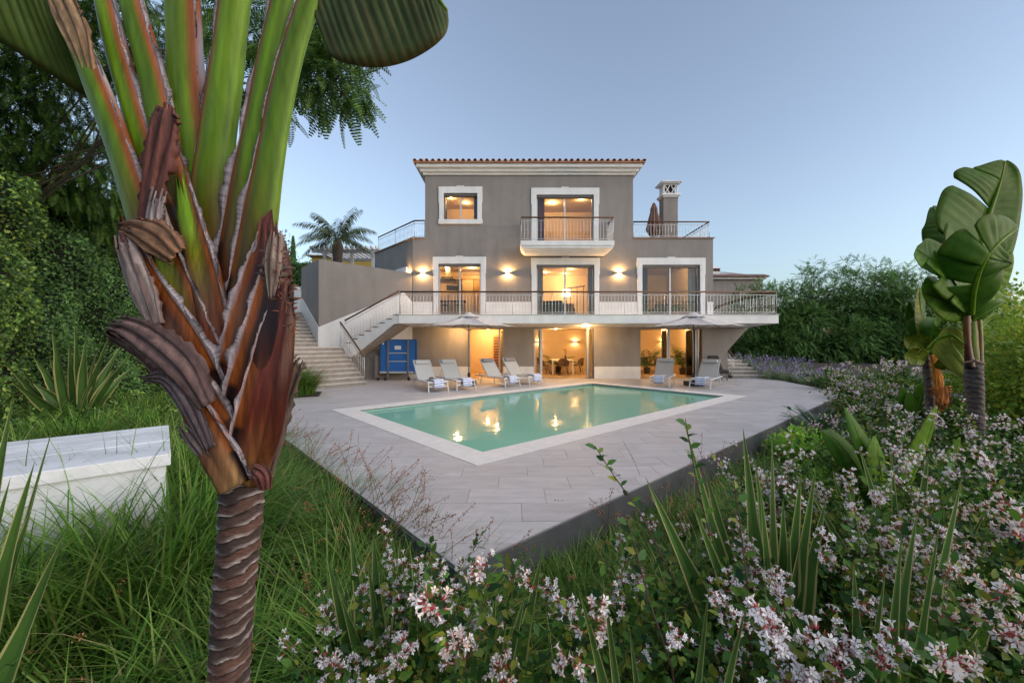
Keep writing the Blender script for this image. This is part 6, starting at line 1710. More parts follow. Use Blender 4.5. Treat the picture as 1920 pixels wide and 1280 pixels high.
def blade(name, parent, mid, wl, wr, left, drop_l=.2, drop_r=.2, cuts_l=(), cuts_r=(), col=GR, col2=OL, seg=56, n=8, seed=0, vein=44, prof=None, rib=.0035, jit=.10, colR=None, shear=.28, fixed=False):
    """big paddle blade. mid: list of world midrib points; left: unit vector field guess for the left side; wl/wr half widths (m)"""
    r = np.random.default_rng(seed); c = [Vector(q) for q in catmull(mid, seg)]; mb = MB(); left = Vector(left)
    prof = prof or (lambda f: max(.02, (math.sin(math.pi * min(1, f ** .8 * .93 + .06))) ** .75))
    frames = []
    for i in range(seg + 1):
        d = (c[min(i + 1, seg)] - c[max(i - 1, 0)]).normalized(); l = left.normalized() if fixed else (left - d * left.dot(d)).normalized(); frames.append((d, l, d.cross(l).normalized()))
    for side, w_, drop, cuts in ((1, wl, drop_l, cuts_l), (-1, wr, drop_r, cuts_r)):
        if not w_: continue
        st = [0] + [int(q * seg) for q in cuts] + [seg]
        for a, b in zip(st[:-1], st[1:]):
            dj = drop + r.normal() * jit * (1 if cuts else 0); tw = r.normal() * .12 * (1 if cuts else 0); base = len(mb.v)
            for i in range(a, b + 1):
                d, l, nn = frames[i]; f = i / seg; W_ = w_ * prof(f)
                e = (b - i) / max(1, b - a); shrink = 1 - .10 * (abs(2 * e - 1) ** 4) * (len(st) > 2)
                for j in range(n + 1):
                    u = j / n; x = W_ * u * shrink
                    ang = dj * u * 1.2
                    p = c[i] + l * side * (x * math.cos(ang * .8)) - nn * (x * math.sin(ang) * .9) + d * (x * (shear + tw)) + nn * (rib * math.sin(i / seg * vein * 6.28) * u * (1 - u) * 3 * W_ / .3) + nn * (.018 * W_ * math.sin(u * 5 + f * 9 + seed))
                    mb.v.append(tuple(p))
                    k = .5 + .30 * math.sin(f * 31 + seed * 3) * math.sin(f * 12.7) + .4 * math.sin(f * vein * 6.28)
                    cc = cmix(col if side > 0 or colR is None else colR, col2, k * .6)
                    if j == 0: cc = cmix(cc, LG, .5)
                    if j == n: cc = cmix(cc, RUST, .18 if (i * 7 + seed) % 5 else .6)
                    mb.c.append((*cc, 1))
            for i in range(b - a):
                for j in range(n):
                    q = (base + i * (n + 1) + j, base + i * (n + 1) + j + 1, base + (i + 1) * (n + 1) + j + 1, base + (i + 1) * (n + 1) + j)
                    mb.f.append(q if side > 0 else q[::-1]); mb.m.append(0)
    o = mb.build(name, M['blade'], parent, smooth=True)
    sd_ = o.modifiers.new('t', 'SOLIDIFY'); sd_.thickness = .002
    m2 = MB(); L = len(c); m2.tube(c, [.016 * max(wl, wr) / .3 * (1 - .8 * i / L) + .002 for i in range(L)], 7, flat=.8)
    m2.c = [(*cmix(LG, GR, .4), 1)] * len(m2.v); m2.build('midrib', M['petiole'], o, smooth=True)
    return o
def ring_trunk(parent, axis, Y, cols, n=48, rings=26, seed=3, lip=.085, seg=320):
    """trunk with overlapping torn leaf scars: (px, py, halfwidth px)"""
    r = np.random.default_rng(seed); c = catmull([(a[0], a[1], a[2], 0) for a in axis], seg); mb = MB()
    tilt = [r.uniform(-.10, .10) for _ in range(rings * 3)]; ph = r.uniform(0, 6, rings * 3); tone = r.uniform(0, 1, rings * 3)
    ln = np.cumsum([0] + [abs(c[i + 1][1] - c[i][1]) for i in range(seg)])
    rp = ln[-1] / rings
    for i, q in enumerate(c):
        p = P(q[0], q[1], Y); hw = q[2] / 750 * Y
        for j in range(n):
            a = 2 * math.pi * j / n
            s = ln[i] / rp + .30 * math.sin(a + .6 + .004 * ln[i]) + .07 * math.sin(2 * a + .013 * ln[i]) + .10 * math.sin(3 * a + 1.3 * int(ln[i] / rp)) + .05 * math.sin(7 * a)
            k = int(math.floor(s)) % (rings * 3); fr = s - math.floor(s)
            saw = (1 - fr) ** 2.2                      # lip at the top of each scar
            rr = hw * (.93 + lip * saw + .025 * math.sin(5 * a + ph[k]) + .02 * math.sin(13 * a + 2 * ph[k]) * saw)
            mb.v.append((p.x + math.cos(a) * rr, p.y + math.sin(a) * rr, p.z))
            col = cmix(cols[0], cols[1], tone[k]); col = cmix(col, cols[2], max(0, saw - .42) * 1.7 * (.5 + .5 * math.sin(3 * a + ph[k])))
            if fr > .86: col = cmix(col, (.012, .008, .008), .85)
            mb.c.append((*col, 1))
    for i in range(seg):
        for j in range(n): mb.f.append((i * n + j, (i + 1) * n + j, (i + 1) * n + (j + 1) % n, i * n + (j + 1) % n)); mb.m.append(0)
    return mb.build('trunk', M['ringbark'], parent, smooth=True)

HY = 1.42
hx, hzb = PX(425, HY), gz_(PX(425, HY), HY)
hero = thing('banana_plant', 'giant banana-like plant in the left foreground with brown sheaths and green stalks', 'plant', (hx, HY, hzb))
ring_trunk(hero, [(428, 640 + (CAMZ - hzb + .1) * 750 / HY, 36), (428, 1500, 35), (429, 1290, 34), (436, 1150, 35), (446, 1040, 36), (452, 960, 37), (455, 885, 38)], HY, [(.032, .020, .017), (.085, .040, .028), (.42, .37, .35)], rings=46, seed=3)
SH = [(0, RUST), (.18, BR), (.5, DK), (.75, BR), (1, (.10, .03, .02))]
SHg = [(0, RUST), (.15, BR), (.4, (.08, .035, .018)), (.6, OL), (.8, GR), (1, GR)]
ST = [(0, BR), (.10, BR), (.22, (.09, .045, .018)), (.34, OL), (.5, GR), (.8, GR), (1, LG)]
STl = [(0, BR), (.10, (.10, .05, .018)), (.22, OL), (.38, GR), (.75, LG), (1, LG)]
# inner stalks first (behind), outer sheaths nearer the viewer
stalk('leaf_stalk', hero, [(420, 640, 30, .10), (395, 480, 36, .10), (372, 330, 36, .10), (352, 180, 34, .10), (345, 40, 32, .09), (338, -90, 28, .08)], HY, 1, STl, M['petiole'], seed=1, wing=.2)
stalk('leaf_stalk', hero, [(425, 600, 26, .09), (398, 420, 36, .08), (405, 280, 34, .08), (425, 130, 30, .08), (440, 0, 28, .08), (446, -90, 26, .08)], HY, -1, STl, M['petiole'], seed=2, wing=.3)
stalk('leaf_stalk', hero, [(400, 560, 26, .07), (355, 410, 30, .07), (318, 290, 27, .06), (290, 160, 25, .06), (256, 40, 22, .06), (228, -80, 20, .05)], HY, 1, ST, M['petiole'], seed=3, wing=.5)
stalk('leaf_stalk', hero, [(385, 560, 24, .05), (325, 430, 28, .05), (278, 300, 24, .05), (245, 190, 21, .05), (212, 70, 20, .05), (180, -70, 18, .05)], HY, 1, ST, M['petiole'], seed=4, wing=.45)
stalk('leaf_stalk', hero, [(425, 640, 24, .06), (440, 500, 32, .05), (462, 360, 30, .05), (486, 220, 25, .05), (512, 80, 22, .05), (545, -70, 20, .05)], HY, -1, ST, M['petiole'], seed=5, wing=.5)
stalk('leaf_stalk', hero, [(420, 740, 30, .03), (455, 600, 38, .02), (480, 460, 34, .02), (503, 320, 28, .02), (528, 180, 24, .02), (560, 60, 22, .02), (604, -60, 20, .02)], HY, -1, ST, M['petiole'], seed=6, wing=.42)
stalk('leaf_stalk', hero, [(415, 720, 30, .02), (360, 600, 38, .01), (300, 480, 34, .0), (250, 350, 26, .0), (212, 240, 23, .0), (165, 120, 21, .0), (122, 30, 20, .0), (78, -40, 18, .0)], HY, 1, ST, M['petiole'], seed=7, wing=.4)
stalk('leaf_sheath', hero, [(425, 760, 30, .0), (390, 660, 36, -.01), (352, 570, 34, -.02), (312, 470, 28, -.02), (292, 400, 20, -.02)], HY, 1, SHg, M['sheath'], seed=8, wing=.35)
stalk('leaf_sheath', hero, [(428, 740, 26, -.01), (408, 620, 34, -.01), (384, 510, 32, -.01), (360, 420, 26, .0), (345, 350, 16, .0)], HY, 1, SHg, M['sheath'], seed=9, wing=.3)
stalk('leaf_sheath', hero, [(420, 800, 28, -.01), (450, 690, 42, -.02), (478, 585, 44, -.02), (498, 490, 32, -.02), (498, 435, 14, -.02)], HY, -1, SH, M['sheath'], seed=10, wing=.3)
stalk('leaf_sheath', hero, [(432, 830, 30, -.02), (393, 730, 44, -.03), (343, 638, 46, -.04), (285, 545, 38, -.04), (248, 462, 24, -.04), (238, 440, 10, -.04)], HY, 1, SH, M['sheath'], seed=11, wing=.3)
stalk('leaf_sheath', hero, [(436, 860, 30, -.03), (464, 760, 46, -.04), (494, 660, 48, -.05), (514, 560, 38, -.04), (522, 490, 26, -.04), (520, 448, 11, -.04)], HY, -1, SH, M['sheath'], seed=12, wing=.3)
stalk('leaf_sheath', hero, [(446, 880, 34, -.05), (410, 800, 46, -.055), (360, 725, 44, -.06), (300, 668, 34, -.06), (235, 628, 20, -.06)], HY, 1, SH, M['sheath'], seed=13, wing=.28)
stalk('leaf_sheath', hero, [(462, 903, 34, -.055), (478, 830, 47, -.065), (498, 745, 46, -.07), (515, 660, 39, -.06), (528, 595, 29, -.055), (536, 556, 13, -.05)], HY, -1, [(0, (.22, .10, .03)), (.12, (.17, .06, .018)), (.35, BR), (.7, (.10, .02, .012)), (1, DK)], M['sheath'], seed=14, wing=.25)
stalk('leaf_sheath', hero, [(448, 908, 40, -.075), (420, 858, 42, -.08), (386, 798, 34, -.08), (352, 735, 26, -.075), (322, 685, 14, -.07)], HY, 1, [(0, (.24, .14, .06)), (.3, (.16, .075, .035)), (.7, DK), (1, DK)], M['sheath'], seed=15, wing=.2)
# dry husks
sheet('dry_husk', hero, [(335, 480, 22, -.09), (300, 450, 34, -.09), (262, 432, 26, -.09), (222, 424, 10, -.09)], HY, TAN, (.20, .09, .05), 1.3, seed=1)
sheet('dry_husk', hero, [(292, 610, 16, -.08), (268, 540, 26, -.08), (244, 480, 24, -.08), (228, 436, 14, -.08)], HY, (.30, .26, .25), (.14, .08, .07), 1.4, seed=2)
sheet('dry_husk', hero, [(390, 760, 20, -.11), (345, 690, 34, -.11), (285, 640, 34, -.10), (235, 615, 24, -.1), (198, 612, 8, -.1)], HY, (.16, .10, .09), (.06, .035, .035), 1.3, seed=3)
sheet('dry_husk', hero, [(395, 840, 12, -.11), (350, 745, 18, -.11), (310, 708, 14, -.11), (262, 712, 5, -.11)], HY, (.12, .09, .10), (.05, .035, .04), 1.2, seed=4)
sheet('dry_husk', hero, [(408, 880, 10, -.09), (382, 845, 16, -.10), (356, 815, 15, -.10), (338, 792, 8, -.1)], HY, (.17, .14, .14), (.07, .05, .05), 1.2, seed=5)
sheet('dry_husk', hero, [(502, 900, 8, -.02), (515, 830, 17, .0), (530, 755, 22, .01), (552, 690, 20, .01), (566, 664, 13, .01)], HY, (.13, .085, .06), (.05, .035, .03), 1.5, seed=6, rag=.5)
sheet('dry_husk', hero, [(262, 470, 14, -.02), (290, 330, 26, -.04), (306, 240, 30, -.05), (312, 190, 18, -.05)], HY, (.17, .06, .045), (.08, .03, .03), 1.4, seed=7, rag=.6)
sheet('dry_husk', hero, [(300, 470, 10, -.05), (290, 410, 15, -.06), (300, 350, 14, -.06)], HY, (.30, .27, .27), (.16, .12, .12), 1.2, seed=8)
sheet('dry_husk', hero, [(512, 560, 8, -.06), (516, 500, 18, -.06), (518, 455, 16, -.06), (516, 432, 8, -.06)], HY, (.34, .27, .22), (.12, .05, .035), 1.0, seed=9, rag=1.0)
sheet('dry_husk', hero, [(540, 600, 14, -.05), (528, 540, 16, -.05), (522, 490, 12, -.05)], HY, (.22, .09, .04), (.09, .035, .02), 1.0, seed=10, rag=1.4)
sheet('dry_husk', hero, [(172, 150, 10, -.01), (150, 70, 24, -.02), (122, 10, 26, -.02), (95, -40, 20, -.02)], HY, (.40, .27, .15), (.22, .12, .06), 1.0, seed=11, tear=False)
sheet('dry_husk', hero, [(500, 915, 12, -.10), (492, 890, 16, -.11), (470, 880, 14, -.11)], HY, (.20, .06, .05), (.10, .04, .03), 1.0, seed=12)
# fibres torn from the right sheath edge
m = MB(); rr_ = np.random.default_rng(4)
for k in range(150):
    f = rr_.uniform(0, 1); px, py = 512 + 30 * f + rr_.normal(0, 5), 455 + 165 * f; p = P(px, py, HY - .05 + rr_.uniform(-.03, .02)); d = Vector((rr_.normal(.3, .6), rr_.normal(0, .5), rr_.normal(.2, .7))).normalized() * rr_.uniform(.012, .035)
    m.tube([p, p + d * .5 + Vector((0, 0, .004)), p + d], [.0016, .0018, .0005], 4, caps=False); 
m.c = [(.20, .075, .035, 1)] * len(m.v)
tag(m.build('torn_fibres', M['husk'], hero), kind='stuff')
# two blades that show
blade('leaf_blade', hero, [P(580, 0, HY + .02), P(618, -62, HY + .01), P(690, -92, HY), P(770, -70, HY - .02), P(838, 20, HY - .02)], .06, .42, (-.35, .15, 1), shear=.0, fixed=True, drop_l=.2, drop_r=.12, col=(.09, .15, .05), col2=(.15, .12, .06), vein=17, seed=2, rib=.009, prof=lambda f: max(.02, math.sin(math.pi * min(1, .13 + .87 * f)) ** .7))
blade('leaf_blade', hero, [P(118, 40, HY), P(90, -20, HY - .02), P(30, -60, HY - .05), P(-60, -70, HY - .08), P(-200, -40, HY - .1)], .34, .06, (.12, .15, -1), shear=.0, fixed=True, drop_l=.2, drop_r=.3, col=(.09, .16, .035), col2=(.13, .17, .04), vein=17, seed=4, rib=.009)

# the remaining blades fan out above the picture
for k, (px, py, dy, dx, up_) in enumerate([(338, -90, .08, -60, 1), (446, -90, .08, 90, 1), (228, -80, .05, -220, .9), (180, -70, .05, -330, .75), (545, -70, .05, 260, .9)]):
    pts = [P(px, py, HY + dy), P(px + dx * .3, py - 240 * up_, HY + dy), P(px + dx * .8, py - 480 * up_, HY + dy + .1), P(px + dx * 1.5, py - 640 * up_, HY + dy + .25)]
    blade('leaf_blade', hero, pts, .24, .24, (-1, -.2 + .2 * (k % 2), 0), drop_l=.15, drop_r=.15, cuts_l=(.4, .7), cuts_r=(.55,), col=(.09, .16, .035), col2=(.13, .17, .04), vein=22, seed=90 + k, shear=.4, seg=40)

# ---------------------------------------------------------------- tall banana plant on the right
TY = 5.0
tb = thing('banana_plant', 'tall banana-like plant on the right with big green paddle leaves', 'plant', (PX(1828, TY), TY, gz_(PX(1828, TY), TY)))
ring_trunk(tb, [(1830, 640 + (CAMZ - gz_(PX(1830, TY), TY) + .1) * 750 / TY, 13), (1832, 850, 11.5), (1830, 770, 11.5), (1826, 715, 14), (1825, 680, 12)], TY, [(.05, .04, .035), (.085, .06, .05), (.2, .17, .15)], n=32, rings=34, seed=8, seg=200)
SG = [(0, (.10, .05, .02)), (.15, OL), (.4, GR), (1, GR)]
stalk('leaf_stalk', tb, [(1826, 690, 13, 0), (1824, 640, 10, 0), (1822, 590, 9, 0), (1821, 540, 7, 0)], TY, 1, SG, M['petiole'], seed=21, wing=.2, n=12)
stalk('leaf_stalk', tb, [(1819, 690, 9, -.05), (1814, 640, 6, -.05), (1812, 600, 7, -.05), (1815, 560, 5, -.05)], TY, 1, [(0, DK), (.5, BR), (1, OL)], M['petiole'], seed=22, wing=.3, n=12)
stalk('leaf_stalk', tb, [(1836, 690, 8, -.02), (1838, 640, 5, -.02), (1834, 590, 6, -.02)], TY, -1, [(0, DK), (.5, OL), (1, GR)], M['petiole'], seed=23, wing=.3, n=12)
MB().tube([P(1806, 680, TY - .16), P(1828, 676, TY - .2), P(1846, 682, TY - .15)], [.012, .02, .012], 6).build('dry_husk', M['wicker'], tb)
G1, G2 = (.075, .19, .025), (.11, .25, .025); G3 = (.18, .34, .03)
def pb(name, par, pts, Y, *a, **k): return blade(name, par, [P(q[0], q[1], Y + q[2]) for q in pts], *a, **k)
pb('leaf_blade', tb, [(1820, 560, .05), (1832, 490, .12), (1852, 410, .16), (1872, 350, .12), (1884, 302, .05)], TY, .80, .46, (-1, -.25, .15), drop_l=.02, drop_r=-.15, cuts_l=(.28, .58, .82), col=G1, col2=G2, seed=31, jit=.12, vein=36)
pb('leaf_blade', tb, [(1818, 570, .2), (1805, 500, .35), (1780, 430, .45), (1748, 388, .5)], TY, .45, .40, (-1, -.2, -.4), drop_l=.1, drop_r=.1, col=G1, col2=G2, seed=32)
pb('leaf_blade', tb, [(1818, 580, -.05), (1800, 545, -.12), (1770, 508, -.2), (1735, 480, -.25), (1718, 466, -.25)], TY, .30, .34, (-.4, -.4, -1), drop_l=.05, drop_r=-.1, cuts_l=(.3, .5, .7), col=G2, col2=G3, seed=33, jit=.22)
pb('leaf_blade', tb, [(1822, 590, -.1), (1828, 540, -.28), (1846, 490, -.42), (1874, 455, -.45), (1908, 428, -.4)], TY, .50, .36, (-.8, -.35, .8), drop_l=.05, drop_r=.15, cuts_l=(.3, .45, .6, .75), cuts_r=(.35, .55, .75), col=G1, col2=G2, seed=34, jit=.28)
pb('leaf_blade', tb, [(1825, 585, .1), (1852, 550, .2), (1878, 510, .2), (1896, 470, .15)], TY, .3, .38, (-1, -.3, .5), drop_l=.0, drop_r=.08, cuts_r=(.45,), col=G3, col2=G2, seed=35)
pb('leaf_blade', tb, [(1816, 590, 0), (1792, 570, -.05), (1758, 545, -.1), (1738, 520, -.1)], TY, .26, .24, (-.5, -.3, -1), drop_l=.2, drop_r=.1, cuts_r=(.5,), col=G3, col2=G2, seed=36)
pb('leaf_blade', tb, [(1826, 600, -.05), (1850, 585, -.1), (1872, 572, -.1), (1884, 566, 0)], TY, .1, .14, (0, -.5, 1), drop_l=.3, drop_r=.4, cuts_r=(.5,), col=G2, col2=G1, seed=37)
pb('leaf_blade', tb, [(1836, 620, .1), (1855, 600, .15), (1876, 592, .15)], TY, .09, .16, (0, -.5, 1), drop_l=.3, drop_r=.5, col=G3, col2=G2, seed=38)
# smaller, yellowing one
SY = 6.3
sb = thing('banana_plant', 'smaller yellowing banana-like plant with an orange dry leaf, left of the tall one', 'plant', (PX(1741, SY), SY, gz_(PX(1741, SY), SY)))
ring_trunk(sb, [(1746, 640 + (CAMZ - gz_(PX(1741, SY), SY) + .1) * 750 / SY, 7.5), (1745, 780, 7), (1741, 720, 6.5), (1734, 665, 6.5)], SY, [(.07, .055, .05), (.11, .08, .065), (.2, .17, .15)], n=24, rings=22, seed=9, seg=120)
YL = (.42, .34, .05); YG = (.26, .29, .035)
pb('leaf_blade', sb, [(1738, 665, 0), (1732, 620, .05), (1726, 575, .05), (1724, 538, 0)], SY, .30, .30, (-1, -.3, 0), drop_l=-.2, drop_r=.3, col=YG, col2=G1, colR=G1, seed=41)
pb('leaf_blade', sb, [(1742, 650, -.05), (1752, 615, -.15), (1775, 590, -.2), (1800, 582, -.2)], SY, .2, .34, (0, -.6, 1), drop_l=.2, drop_r=.3, cuts_r=(.5,), col=G1, col2=G2, seed=42)
pb('leaf_blade', sb, [(1744, 652, -.4), (1762, 634, -.6), (1785, 628, -.75), (1808, 645, -.8)], SY, .12, .70, (0, -.3, 1), drop_l=.3, drop_r=.25, cuts_r=(.7,), col=YG, col2=(.17, .21, .03), seed=43)
pb('leaf_blade', sb, [(1736, 660, -.05), (1722, 645, -.1), (1708, 640, -.1), (1696, 632, -.1)], SY, .16, .16, (0, -.4, 1), drop_l=.3, drop_r=.5, cuts_l=(.4, .7), cuts_r=(.3, .6), col=G1, col2=YL, seed=44)
pb('leaf_blade', sb, [(1736, 675, -.05), (1722, 668, -.1), (1705, 664, -.1), (1694, 668, -.1)], SY, .14, .16, (0, -.4, 1), drop_l=.3, drop_r=.5, cuts_l=(.4, .7), cuts_r=(.3, .5, .7), col=G2, col2=YL, seed=45)
pb('leaf_blade', sb, [(1732, 640, .1), (1716, 600, .15), (1706, 565, .1)], SY, .16, .14, (-1, -.3, 0), drop_l=.3, drop_r=.3, col=G1, col2=G2, seed=46)
ORG_ = (.50, .20, .02); OR2 = (.42, .12, .015)
sheet('dry_leaf', sb, [(1750, 665, 8, -.1), (1757, 700, 9, -.15), (1762, 740, 11, -.16), (1760, 780, 7, -.16)], SY, ORG_, OR2, 1.3, seed=20, rag=.5)
sheet('dry_leaf', sb, [(1762, 725, 14, -.17), (1766, 745, 16, -.18), (1764, 768, 8, -.18)], SY, OR2, (.25, .08, .02), 1.4, seed=21, rag=1.2)
# young paddle leaves among the blossoms
py_ = 4.4
yb = thing('paddle_plant', 'low young banana-like plant with broad green paddle leaves among the blossoms', 'plant', (PX(1680, py_), py_, gz_(PX(1680, py_), py_)))
for k, (pts, wl, wr, lf, cl) in enumerate([
    ([(1690, 960, 0), (1715, 880, 0), (1740, 820, 0), (1757, 762, 0)], .16, .13, (-1, -.4, 0), 0), ([(1660, 960, 0), (1640, 880, -.05), (1612, 820, -.05), (1584, 764, 0)], .10, .12, (-1, -.3, -.3), 1),
    ([(1668, 980, -.1), (1655, 910, -.15), (1648, 860, -.15), (1640, 818, -.1)], .15, .15, (-1, -.4, 0), 0), ([(1650, 960, .1), (1610, 880, .1), (1575, 835, .1), (1542, 808, .1)], .14, .14, (-.4, -.4, -1), 1),
    ([(1700, 990, .1), (1760, 920, .2), (1790, 860, .2), (1800, 820, .2)], .14, .14, (-1, -.4, .3), 2), ([(1705, 1000, -.1), (1790, 950, -.1), (1850, 930, -.1), (1900, 940, -.1)], .17, .17, (0, -.5, 1), 2)]):
    pb('leaf_blade', yb, pts, py_, wl * 1.25, wr * 1.25, lf, drop_l=.2, drop_r=.2, col=[G3, G1, G2][cl], col2=G2, seed=60 + k, seg=36, vein=26)
py_ = 8.2
yb = thing('paddle_plant', 'young banana-like plant with dark paddle leaves left of the small banana trunk', 'plant', (PX(1712, py_), py_, gz_(PX(1712, py_), py_)))
for k, pts in enumerate([[(1712, 790, 0), (1700, 750, 0), (1690, 725, 0)], [(1715, 790, 0), (1726, 745, 0), (1736, 715, 0)], [(1718, 790, 0), (1712, 760, -.1), (1708, 735, -.1)]]):
    pb('leaf_blade', yb, pts, py_, .22, .22, (-1, -.4, 0), drop_l=.2, drop_r=.2, col=G2, col2=G1, seed=80 + k, seg=24, vein=20)
# ================================================================ things behind the house
M['yellow_wall'] = mat('ochre_wall', (.50, .33, .08), .85, .08, 2)
M['far_tile'] = mat('grey_red_tiles', (.25, .16, .13), .85, .3, 9)
M['far_white'] = mat('far_white_paint', (.62, .62, .62), .8, .05, 2)
def hip(mb, x0, x1, y0, y1, z0, h, mi=0, ov=.4, ridge=.35):
    x0 -= ov; x1 += ov; y0 -= ov; y1 += ov; w_ = (x1 - x0) * ridge
    mb.add([(x0, y0, z0), (x1, y0, z0), (x1, y1, z0), (x0, y1, z0), (x0 + w_, (y0 + y1) / 2, z0 + h), (x1 - w_, (y0 + y1) / 2, z0 + h)], [(0, 1, 5, 4), (1, 2, 5), (2, 3, 4, 5), (3, 0, 4), (0, 3, 2, 1)], mi)
hY = 36
t = thing('neighbour_house', 'low ochre neighbouring house with pale roofs behind the corner wall', 'house', (PX(650, hY), hY, 1.5))
MB().box(PX(584, hY), PX(700, hY), hY, hY + 9, 1.4, PZ(480, hY)).build('wall', M['yellow_wall'], t)
r_ = MB(); hip(r_, PX(584, hY), PX(690, hY), hY, hY + 9, PZ(480, hY), .9); ro = r_.build('roof', M['far_tile'], t)
for k in range(40):
    x = PX(576, hY - .4) + k * .15
    MB().tube([(x, hY - .5, PZ(480, hY)), (x, hY + .2, PZ(480, hY) + .16)], .075, 6).build('roof_tile', M['far_white'], ro)
MB().box(PX(640, hY) , PX(647, hY), hY + 3, hY + 4, PZ(480, hY), PZ(460, hY)).build('chimney', M['yellow_wall'], t)
w2 = MB().box(PX(712, 31), PX(735, 31), 31, 36, 1.4, PZ(470, 31)).build('wing_wall', M['yellow_wall'], t)
MB().box(PX(703, 31), PX(710, 31), 30.9, 31, 4.6, PZ(485, 31)).build('window', M['dark_alu'], t)
r_ = MB(); r_.add([(PX(698, 30), 30, PZ(480, 30)), (PX(745, 30), 30, PZ(458, 30)), (PX(745, 36), 36, PZ(458, 30) + .6), (PX(698, 36), 36, PZ(480, 30) + .4), (PX(698, 30), 30, PZ(484, 30)), (PX(745, 30), 30, PZ(462, 30)), (PX(745, 36), 36, PZ(462, 30) + .5), (PX(698, 36), 36, PZ(484, 30) + .3)],
               [(0, 1, 2, 3), (7, 6, 5, 4), (0, 4, 5, 1), (1, 5, 6, 2), (2, 6, 7, 3), (3, 7, 4, 0)]); r_.build('roof', M['far_white'], t)
r_ = MB(); hip(r_, PX(668, 44), PX(704, 44), 44, 50, PZ(477, 44), 1.0, ov=.2, ridge=.1); MB().box(PX(668, 44), PX(704, 44), 44, 50, 1.4, PZ(477, 44)).build('wall', M['yellow_wall'], t); r_.build('roof', M['far_tile'], t)
pY = 29
t = thing('pergola', 'white timber pergola in front of the ochre neighbouring house', 'pergola', (PX(635, pY), pY, 1.5))
for px in (609, 660, 700):
    MB().box(PX(px, pY) - .1, PX(px, pY) + .1, pY - .1, pY + .1, 1.3, PZ(474, pY)).build('post', M['far_white'], t)
for k, yy in enumerate((pY, pY + 3)): MB().box(PX(586, pY), PX(712, pY), yy - .08, yy + .08, PZ(474, pY) + .002, PZ(474, pY) + .22).build('beam', M['far_white'], t)
for k in range(14):
    x = PX(588 + k * 9.3, pY); MB().box(x - .05, x + .05, pY - .5, pY + 3.5, PZ(474, pY) + .224, PZ(474, pY) + .4).build('rafter', M['far_white'], t)
# right neighbour
hY = 38
t = thing('neighbour_house', 'grey neighbouring house with tiled hipped roof and chimney, right of the villa', 'house', (PX(1400, hY), hY, 1.5))
MB().box(PX(1310, hY), PX(1430, hY), hY, hY + 9, 1.4, PZ(524, hY)).build('wall', M['stucco'], t)
MB().box(PX(1306, hY), PX(1434, hY), hY - .3, hY + 9.3, PZ(523.8, hY), PZ(520, hY)).build('cornice', M['trim'], t)
r_ = MB(); hip(r_, PX(1308, hY), PX(1432, hY), hY, hY + 9, PZ(519.5, hY), 1.3, ov=.4, ridge=.3); ro = r_.build('roof', M['far_tile'], t)
for k in range(46):
    x = PX(1302, hY) + k * .15; MB().tube([(x, hY - .55, PZ(519.5, hY)), (x, hY + .3, PZ(519.5, hY) + .28)], .07, 6).build('roof_tile', M['far_tile'], ro)
for k in range(2): 
    MB().add([(PX(1345 + k * 18, hY), hY + .6, PZ(519, hY) + .32), (PX(1361 + k * 18, hY), hY + .6, PZ(519, hY) + .32), (PX(1361 + k * 18, hY), hY + 2.6, PZ(519, hY) + .92), (PX(1345 + k * 18, hY), hY + 2.6, PZ(519, hY) + .92)], [(0, 1, 2, 3)]).build('solar_panel', M['steel'], ro)
ch = MB().box(PX(1339, hY), PX(1359, hY), hY + .8, hY + 1.8, PZ(520, hY), PZ(506, hY)).build('chimney', M['far_white'], t)
m = MB()
for px in (1340, 1346, 1352, 1357): m.box(PX(px, hY), PX(px + 1.6, hY), hY + .8, hY + 1.8, PZ(506, hY) + .002, PZ(500, hY))
m.build('chimney_lattice', M['far_tile'], ch)
r_ = MB(); hip(r_, PX(1341, hY), PX(1357, hY), hY + .9, hY + 1.7, PZ(500, hY) + .003, .35, ov=.12, ridge=.3); r_.build('chimney_cap', M['far_white'], ch)
# stone wall and clipped hedge above the gate
sx0, sx1, sY = PX(505, 23), PX(566, 23), 23.0
t = thing('stone_wall', 'low rubble stone wall behind the gate', 'wall', ((sx0 + sx1) / 2, sY, 3.0))
MB().box(sx0, sx1, sY + .03, sY + .4, 2.4, PZ(539, sY)).build('wall_core', M['grout'], t)
M['rubble'] = mat('rubble_stone', (.33, .28, .22), .9, .35, 4, .4, 30)
z = 2.7
while z < PZ(541, sY) - .05:
    x = sx0
    while x < sx1 - .1:
        w_ = random.uniform(.14, .3); h_ = random.uniform(.11, .17)
        MB().box(x, min(x + w_ - .02, sx1), sY - random.uniform(0, .03), sY + .028, z, z + h_ - .015).build('stone', M['rubble'], t, bevel=.02); x += w_
    z += .15
MB().box(sx0 - .02, sx1 + .02, sY - .05, sY + .45, PZ(539, sY) + .002, PZ(537.5, sY)).build('coping', M['coping'], t)
hb = (PX(535, 24.5), 24.5, 3.4)
t = thing('clipped_hedge', 'dark clipped hedge above the stone wall', 'hedge', hb)
n = 9000; pos = np.stack([rng.uniform(PX(490, 24.5), PX(580, 24.5), n), 24.2 + rng.exponential(.2, n), rng.uniform(3.4, PZ(495, 24.3), n)], 1)
top = rng.uniform(size=n) < .3; pos[top, 1] = rng.uniform(24.2, 25.6, top.sum()); pos[top, 2] = PZ(495, 24.3) + rng.normal(0, .04, top.sum())
V, F = scatter(LEAF_V, LEAF_F, pos, rdir(n), unit(np.array([0, -.8, .5]) + rdir(n) * .6), rng.uniform(.07, .14, n))
link('foliage', np_mesh('foliage', V - np.array(hb), [(F, 0)], M['hedge2']), t)
MB().box(PX(488, 24.5), PX(582, 24.5), 24.6, 25.5, 2.8, PZ(496, 24.3) - .1).build('dark_backing', M['core'], t)  # solid dark box added behind the leaves as backing
